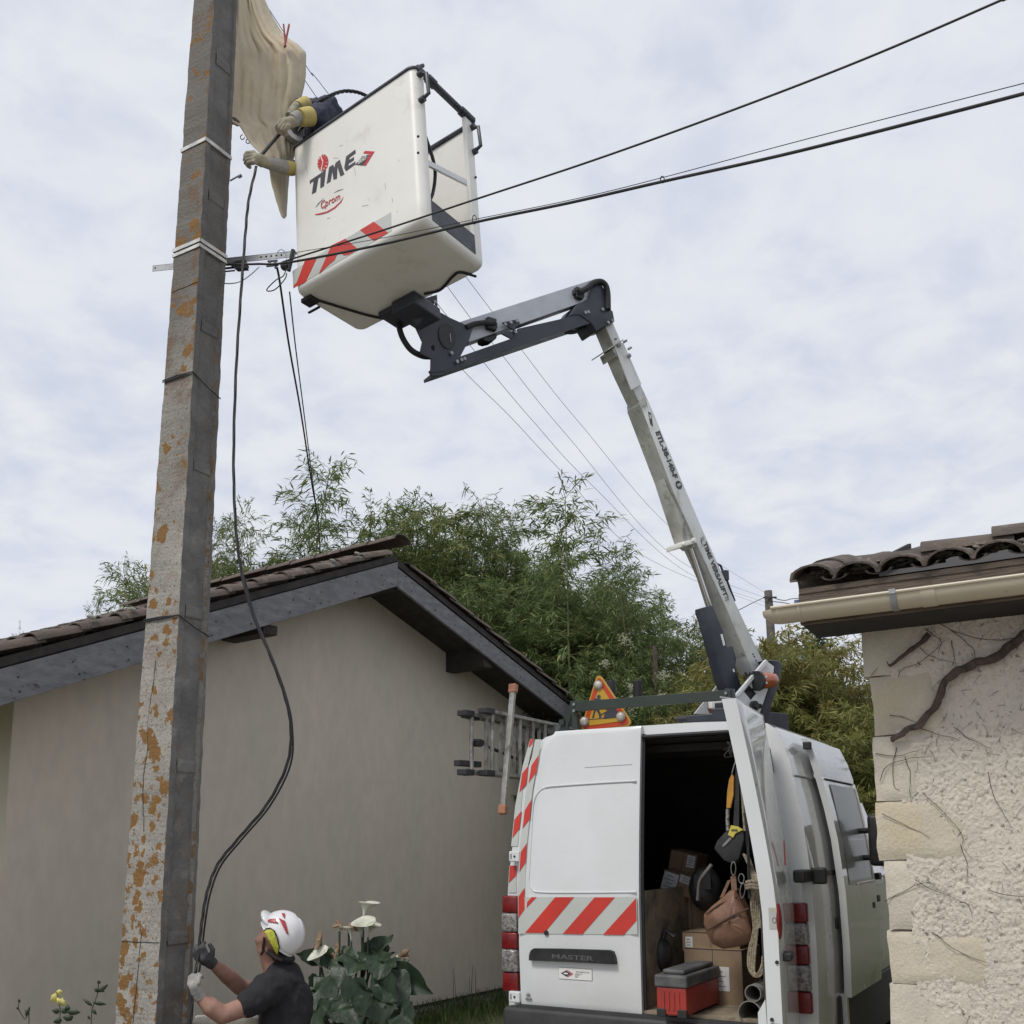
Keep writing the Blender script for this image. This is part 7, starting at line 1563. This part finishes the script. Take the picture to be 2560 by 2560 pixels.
for poly in ([(946, 340), (952, 332), (965, 332), (971, 342), (966, 352), (950, 352)], [(932, 352), (968, 352), (985, 380), (980, 410), (962, 402), (946, 420), (926, 418), (925, 385)], [(946, 415), (934, 445), (930, 470), (918, 470), (926, 438), (932, 412)], [(952, 410), (970, 440), (975, 470), (962, 472), (956, 445), (940, 420)],
             [(962, 385), (992, 408), (1012, 418), (1010, 424), (985, 416), (960, 396)], [(968, 450), (1005, 430), (1008, 436), (972, 458)], [(995, 440), (1012, 420), (1035, 410), (1060, 412), (1078, 438), (1092, 466), (985, 478)], [(890, 478), (1110, 462), (1110, 466), (890, 483)]):
    pic.prism([sg(x, y, -.0095) for x, y in poly], VV * .0012)
pic.build('pictogram', INK, sign)
b = MB(); b.obox(sg(900, 560, .04), VU * .45, VV * .3, VZ * .03); b.build('sign_base', BLACK, sign, bevel=.005)
b = MB(); b.prism([sg(x, y, -.012) for x, y in ((842, 420), (850, 420), (852, 560), (842, 560))], VV * .004); b.build('edge_tape', BLACK, sign)

# ============================================================ things in the cargo bay
FLZ = .715
CARD = mat('cardboard', (.27, .19, .12), (.21, .15, .095), sc=4, rough=.85, fine=.1); CARD2 = mat('cardboard_brown', (.24, .165, .105), (.20, .135, .085), sc=4, rough=.85)
LAB = mat('paper_label', (.58, .58, .58), (.50, .50, .51), sc=9, rough=.6)
TRED = mat('toolbox_red', (.36, .035, .025), (.27, .03, .025), sc=4, rough=.5); TBLK = mat('toolbox_grey', (.07, .07, .072), (.12, .12, .12), sc=9, rough=.6)
Z5b = lambda x, y: (1600 + x * .4969, 1600 + y * .4969)
def cg(x, y, k, val): return vinv(*Z5b(x, y), k, val)
fl, fr_ = cg(85, 1893, 2, FLZ), cg(237, 1905, 2, FLZ); v_ = (fl.y + fr_.y) / 2; tw_ = fr_.x - fl.x; tb_top = cg(160, 1750, 1, v_).z - FLZ
bk_ = cg(362, 1822, 2, FLZ); dep = min(.62, max(.3, bk_.y - v_))
tbx = empty('toolbox', vw((fl.x + fr_.x) / 2, v_ + dep / 2, FLZ), 'red toolbox with black lid standing on the van floor', 'toolbox')
b = MB(); b.obox(vw(fl.x, v_, FLZ + .012), VU * tw_, VV * dep, VZ * (tb_top - .012)); b.build('box_body', TRED, tbx, bevel=.008)
for k in range(4): b = MB(); b.obox(vw(fl.x + tw_ * (.2 + .17 * k), v_ - .006, FLZ + tb_top * .25), VU * .014, VV * .008, VZ * tb_top * .6); b.build('box_rib', TRED, tbx)
b = MB(); b.obox(vw(fl.x - .01, v_ - .01, FLZ + tb_top + .001), VU * (tw_ + .02), VV * (dep + .02), VZ * .075); b.obox(vw(fl.x + .03, v_ + .03, FLZ + tb_top + .076), VU * (tw_ - .05), VV * (dep - .06), VZ * .03); b.build('lid', TBLK, tbx, bevel=.012)
for u in (fl.x, fl.x + tw_ - .06): b = MB(); b.obox(vw(u, v_ - .008, FLZ), VU * .06, VV * .05, VZ * .05); b.build('corner_foot', BLACK, tbx, bevel=.005)
def carton(pxl, pxr, pyt, pyb, v, dep, m_, label, rot=0, tape=True, lab=None, name='cardboard_box'):
    a = cg(pxl, pyb, 1, v); c = cg(pxr, pyt, 1, v); w_, h_ = c.x - a.x, c.z - a.z; root = empty(name, vw(a.x + w_ / 2, v + dep / 2, a.z), label, 'box')
    cx_, cz_ = a.x + w_ / 2, a.z + h_ / 2; eu = VU * cos(rot) + VZ * sin(rot); ez = VZ * cos(rot) - VU * sin(rot)
    b = MB(); b.cbox(vw(cx_, v + dep / 2, cz_), eu, VV, ez, w_, dep, h_); b.build('carton', m_, root, bevel=.003)
    b = MB(); b.cbox(vw(cx_, v - .001, cz_ + h_ * .49), eu, VV, ez, w_, .004, .004); b.cbox(vw(cx_, v - .001, cz_), eu, VV, ez, .003, .003, h_); b.build('flap_seam', DARKIN, root)
    for (fx, fz, fw, fh) in (lab or []):
        b = MB(); b.cbox(vw(cx_, v - .003, cz_) + eu * (fx * w_) + ez * (fz * h_), eu, VV, ez, fw * w_, .002, fh * h_); lo_ = b.build('label', LAB, root)
        b = MB()
        for q in range(4): b.cbox(vw(cx_, v - .0045, cz_) + eu * ((fx - fw * .05) * w_) + ez * ((fz + fh * (.3 - .2 * q)) * h_), eu, VV, ez, fw * w_ * (.7 if q % 2 else .45), .001, .004)
        b.build('print_line', INK, lo_, kind='stuff')
    return root
vb = v_ + dep + .02
carton(230, 510, 1560, 1830, vb, .42, CARD, 'large cardboard box with white label standing behind the red toolbox', lab=[(.12, -.02, .32, .42)])
carton(215, 500, 1478, 1565, vb + .03, .38, CARD, 'low open cardboard box on top of the large labelled one', lab=[(-.38, -.1, .13, .7)])
carton(60, 470, 1290, 1480, vb + .45, .30, CARD2, 'brown cardboard stack behind the boxes at the middle of the cargo bay')
carton(60, 230, 1480, 1800, vb + .50, .30, CARD2, 'dark brown carton deep behind the left of the toolbox')
carton(112, 190, 1165, 1265, vb + .35, .25, CARD2, 'tilted box with white label panel in the dark cargo bay', rot=-.30, lab=[(0, 0, .9, .9)])
carton(190, 268, 1180, 1290, vb + .36, .25, CARD2, 'tilted box with narrow white label right of the paler one', rot=-.30, lab=[(0, .25, .85, .35)])
carton(150, 280, 1065, 1165, vb + .55, .25, CARD2, 'brown box high in the dark cargo bay above the tilted ones', rot=-.22, lab=[(.3, .1, .3, .6)])
b = MB(); c = cg(110, 1580, 1, vb - .1); c = vw(*c); b.ell(c, VU * .07, VV * .09, VZ * .11, 12, 8); b.tube([c + VZ * .05, c + VZ * .16 + VU * .03, c + VZ * .12 + VU * .10], .02, 8); o = b.build('power_tool', BLACK, None, smooth=True, base=c); tag(o, 'dark power tool lying behind the toolbox lid', 'tool')
b = MB(); c = vw(*cg(330, 1250, 1, .8)); b.ell(c, VU * .12, VV * .12, VZ * .16, 14, 10); b.cbox(c + VU * .02 + VZ * .05 - VV * .11, VU, VV, VZ, .12, .02, .10); o = b.build('dark_bag', BLACK, None, smooth=True, base=c); tag(o, 'black equipment bag hanging in shadow behind the leather bag', 'bag')
b = MB(); b.tube(spline([vw(*cg(x, y, 1, .55)) for x, y in ((360, 1130), (330, 1170), (300, 1215), (292, 1290), (290, 1310))], 4), .014, 6); o = b.build('grey_strap', ALUD, None, smooth=True, base=vw(*cg(330, 1170, 1, .55))); tag(o, 'curved grey webbing strap hanging in the dark cargo bay', 'strap')
# hanging gear on the right of the opening
HV = .10
def hg(x, y, v=HV): return vw(*cg(x, y, 1, v))
LEATH = mat('brown_leather', (.19, .100, .065), (.14, .072, .045), sc=5, rough=.5, bump=.25, bsc=14, c3=(.24, .14, .09), sc3=4)
bag = empty('leather_bag', hg(470, 1190), 'brown leather tool bag hanging in the open rear doorway', 'bag')
outb = [(478, 1250), (500, 1290), (530, 1350), (560, 1430), (572, 1490), (560, 1525), (500, 1542), (420, 1555), (365, 1530), (335, 1475), (320, 1430), (322, 1380), (360, 1340), (410, 1300), (450, 1262)]
ctr = (450, 1420); rows = []
for j in range(9):
    f = cos(j / 8 * pi / 2); g = sin(j / 8 * pi / 2); rows.append([hg(ctr[0] + (x - ctr[0]) * f, ctr[1] + (y - ctr[1]) * f, HV - .10 * g - .008 * noise.noise(V((x * .03, y * .03, j)))) for x, y in [(outb[i][0] * (1 - q / 3) + outb[(i + 1) % len(outb)][0] * q / 3, outb[i][1] * (1 - q / 3) + outb[(i + 1) % len(outb)][1] * q / 3) for i in range(len(outb)) for q in range(3)]])
b = MB(); b.grid(rows, close=True); rows_b = [[p + VV * ((HV + .001 - 0) * 0 + 2 * .0) for p in rows[0]], [p + VV * .08 for p in rows[0]]]; b.grid([rows_b[1], rows_b[0]], close=True); n_ = len(b.v); b.f.append(tuple(range(n_ - 2 * len(rows[0]), n_ - len(rows[0]))))
b.build('bag_body', LEATH, bag, smooth=True, fixn=True)
b = MB(); b.tube([hg(x, y, HV - .075 - .02 * s_) for x, y, s_ in ((338, 1462, 0), (400, 1425, 1.2), (470, 1385, 1.4), (545, 1350, .3))], .006, 6); b.tube([hg(x, y, HV - .06) for x, y in ((330, 1380), (400, 1330), (490, 1290))], .005, 6); b.build('seam', mat('leather_dark', (.07, .035, .02), rough=.6), bag, smooth=True)
b = MB(); b.prism([hg(x, y, HV - .02) for x, y in ((455, 1190), (482, 1185), (488, 1260), (462, 1275))], VV * .01); b.prism([hg(x, y, HV + .02) for x, y in ((440, 1210), (458, 1205), (420, 1290), (400, 1300))], VV * .01); b.build('handle_strap', LEATH, bag)
def ringp(cx_, cy_, rx, ry, v, r_=.006, ang=0): return [hg(cx_ + rx * cos(a) * cos(ang) - ry * sin(a) * sin(ang), cy_ + rx * cos(a) * sin(ang) + ry * sin(a) * cos(ang), v) for a in np.arange(0, 2 * pi + .2, .35)]
cb = MB(); cb.tube(ringp(470, 1150, 12, 34, HV - .03), .0035, 6); o = cb.build('carabiner', ALUD, None, smooth=True, base=hg(470, 1150)); tag(o, 'steel carabiner holding the brown leather bag', 'carabiner')
cb = MB(); cb.tube(ringp(516, 1260, 12, 38, HV - .03, ang=.1), .0035, 6); cb.tube(ringp(510, 1200, 14, 24, HV - .02), .003, 6); o = cb.build('carabiner', ALUD, None, smooth=True, base=hg(516, 1260)); tag(o, 'lower steel carabiner beside the coiled rope', 'carabiner')
lan = empty('fall_lanyard', hg(470, 620), 'fall arrest lanyard with orange sleeve hanging at the right of the rear opening', 'lanyard')
b = MB(); b.prism([hg(x, y) for x, y in ((462, 672), (472, 690), (470, 780), (455, 846), (434, 846), (438, 760), (448, 700))], VV * .02); b.build('orange_sleeve', mat('orange_webbing', (.52, .26, .035), (.42, .2, .03), sc=12, rough=.7), lan, bevel=.003)
b = MB(); b.tube([hg(462, 672), hg(474, 630), hg(484, 600)], .004, 6); b.tube([hg(484, 600), hg(492, 560), hg(490, 500)], .006, 6); b.build('hook', GALV, lan, smooth=True)
b = MB(); b.tube([hg(442, 850), hg(440, 900), hg(442, 960)], .012, 8); b.build('braided_cord', mat('braid', (.30, .29, .27), (.08, .08, .08), sc=60, lo=.45, hi=.55, rough=.8), lan, smooth=True)
b = MB(); b.prism([hg(x, y, HV + .02) for x, y in ((480, 640), (500, 660), (498, 940), (468, 935), (474, 850))], VV * .008); b.build('dark_webbing', BLACK, lan)
hb_ = empty('harness_pouch', hg(440, 1030), 'black harness pouch with yellow triangular badge hanging above the leather bag', 'pouch')
b = MB(); b.prism([hg(x, y, HV) for x, y in ((440, 950), (520, 945), (525, 1000), (500, 1100), (470, 1130), (420, 1110), (368, 1050), (385, 1010))], VV * .10); b.build('pouch_body', BLACK, hb_, bevel=.015, smooth=True)
b = MB(); b.prism([hg(x, y, HV - .012) for x, y in ((458, 932), (492, 938), (518, 955), (480, 972), (468, 994), (442, 980))], VV * .008); bd_ = b.build('badge', mat('badge_yellow', (.56, .48, .08), rough=.5), hb_)
text('lettering', 'PETZL', .016, hg(476, 958, HV - .0135), VU, VZ, INK, bd_, depth=.001, off=.001)
b = MB(); b.prism([hg(x, y, HV - .006) for x, y in ((452, 992), (462, 998), (420, 1042), (412, 1034))], VV * .004); b.build('reflective_strip', ALUD, hb_)
ROPE = mat('rope', (.36, .31, .22), (.20, .17, .12), sc=70, lo=.42, hi=.58, rough=.9, bump=.5, bsc=120)
rope = empty('rope_coil', hg(575, 1400), 'beige coiled rope hanging inside the open rear doorway', 'rope')
for k in range(6):
    b = MB(); dx_ = k * 11; P = [hg(520 + dx_ * .5, 1075 + 3 * k, .06 + .012 * k), hg(552 + dx_ * .3, 1150, .05 + .012 * k), hg(560 + dx_ * .7, 1230, .05), hg(560 + dx_ * .9, 1340, .05 + .01 * k), hg(572 + dx_ * .6, 1450, .06)]
    if k < 4: P += [hg(548 + dx_, 1560, .06), hg(545 + dx_ * .9, 1640 + 8 * k, .05), hg(572 + dx_ * .6, 1690 - 4 * k, .04), hg(612, 1680 - 14 * k, .05), hg(618, 1590, .07)]
    b.tube(spline(P, 5), .0072, 6); b.build('rope_strand', ROPE, rope, smooth=True)
for j in range(3): b = MB(); b.tube([hg(536, 1218 + j * 15, .03), hg(560, 1214 + j * 15, .0), hg(594, 1218 + j * 15, .02)], .011, 6); b.build('rope_wrap', ROPE, rope, smooth=True)
b = MB(); b.tube(spline([hg(x, y, HV + .0) for x, y in ((494, 590), (500, 650), (512, 740), (520, 860), (528, 960))], 5), .009, 6); b.build('rope_tail', ROPE, rope, smooth=True)
b = MB(); b.tube(spline([hg(x, y, .04) for x, y in ((528, 870), (540, 960), (545, 1060), (548, 1180), (552, 1300))], 5), .010, 6); b.tube([hg(535, 960, .03), hg(536, 1030, .03)], .004, 6); o = b.build('black_strap', BLACK, None, smooth=True, base=hg(528, 870, .04)); tag(o, 'black hanging strap running beside the rope at the door edge', 'strap')
PVC = mat('grey_pvc', (.22, .21, .195), (.15, .145, .135), sc=6, rough=.6)
for (x, y, r_, lab) in ((568, 1778, .052, 'smaller grey plastic duct pipe lying on top of the larger one'), (552, 1878, .074, 'larger grey plastic duct pipe on the van floor by the door')):
    v0p = -.02; c = hg(x, y, v0p); b = MB(); n_ = 20
    rows = [[c + VV * d + (VU * cos(2 * pi * k / n_) + VZ * sin(2 * pi * k / n_)) * rr_ for k in range(n_)] for d, rr_ in ((0, r_ - .006), (0, r_), (2.2, r_), (2.2, r_ - .006), (0, r_ - .006))]
    b.grid(rows, close=True); o = b.build('duct_pipe', PVC, None, smooth=True, fixn=True, base=c); tag(o, lab, 'pipe')
b = MB(); c = hg(475, 540, .25); 
for k in range(7): b.tube(spline([c + V((rr.uniform(-.07, .07), rr.uniform(-.05, .05), rr.uniform(-.06, .06))) for _ in range(5)], 5), .004, 5)
o = b.build('tangled_wires', ALUD, None, smooth=True, base=c); tag(o, 'tangle of thin cables in the upper right corner of the cargo opening', 'cable')
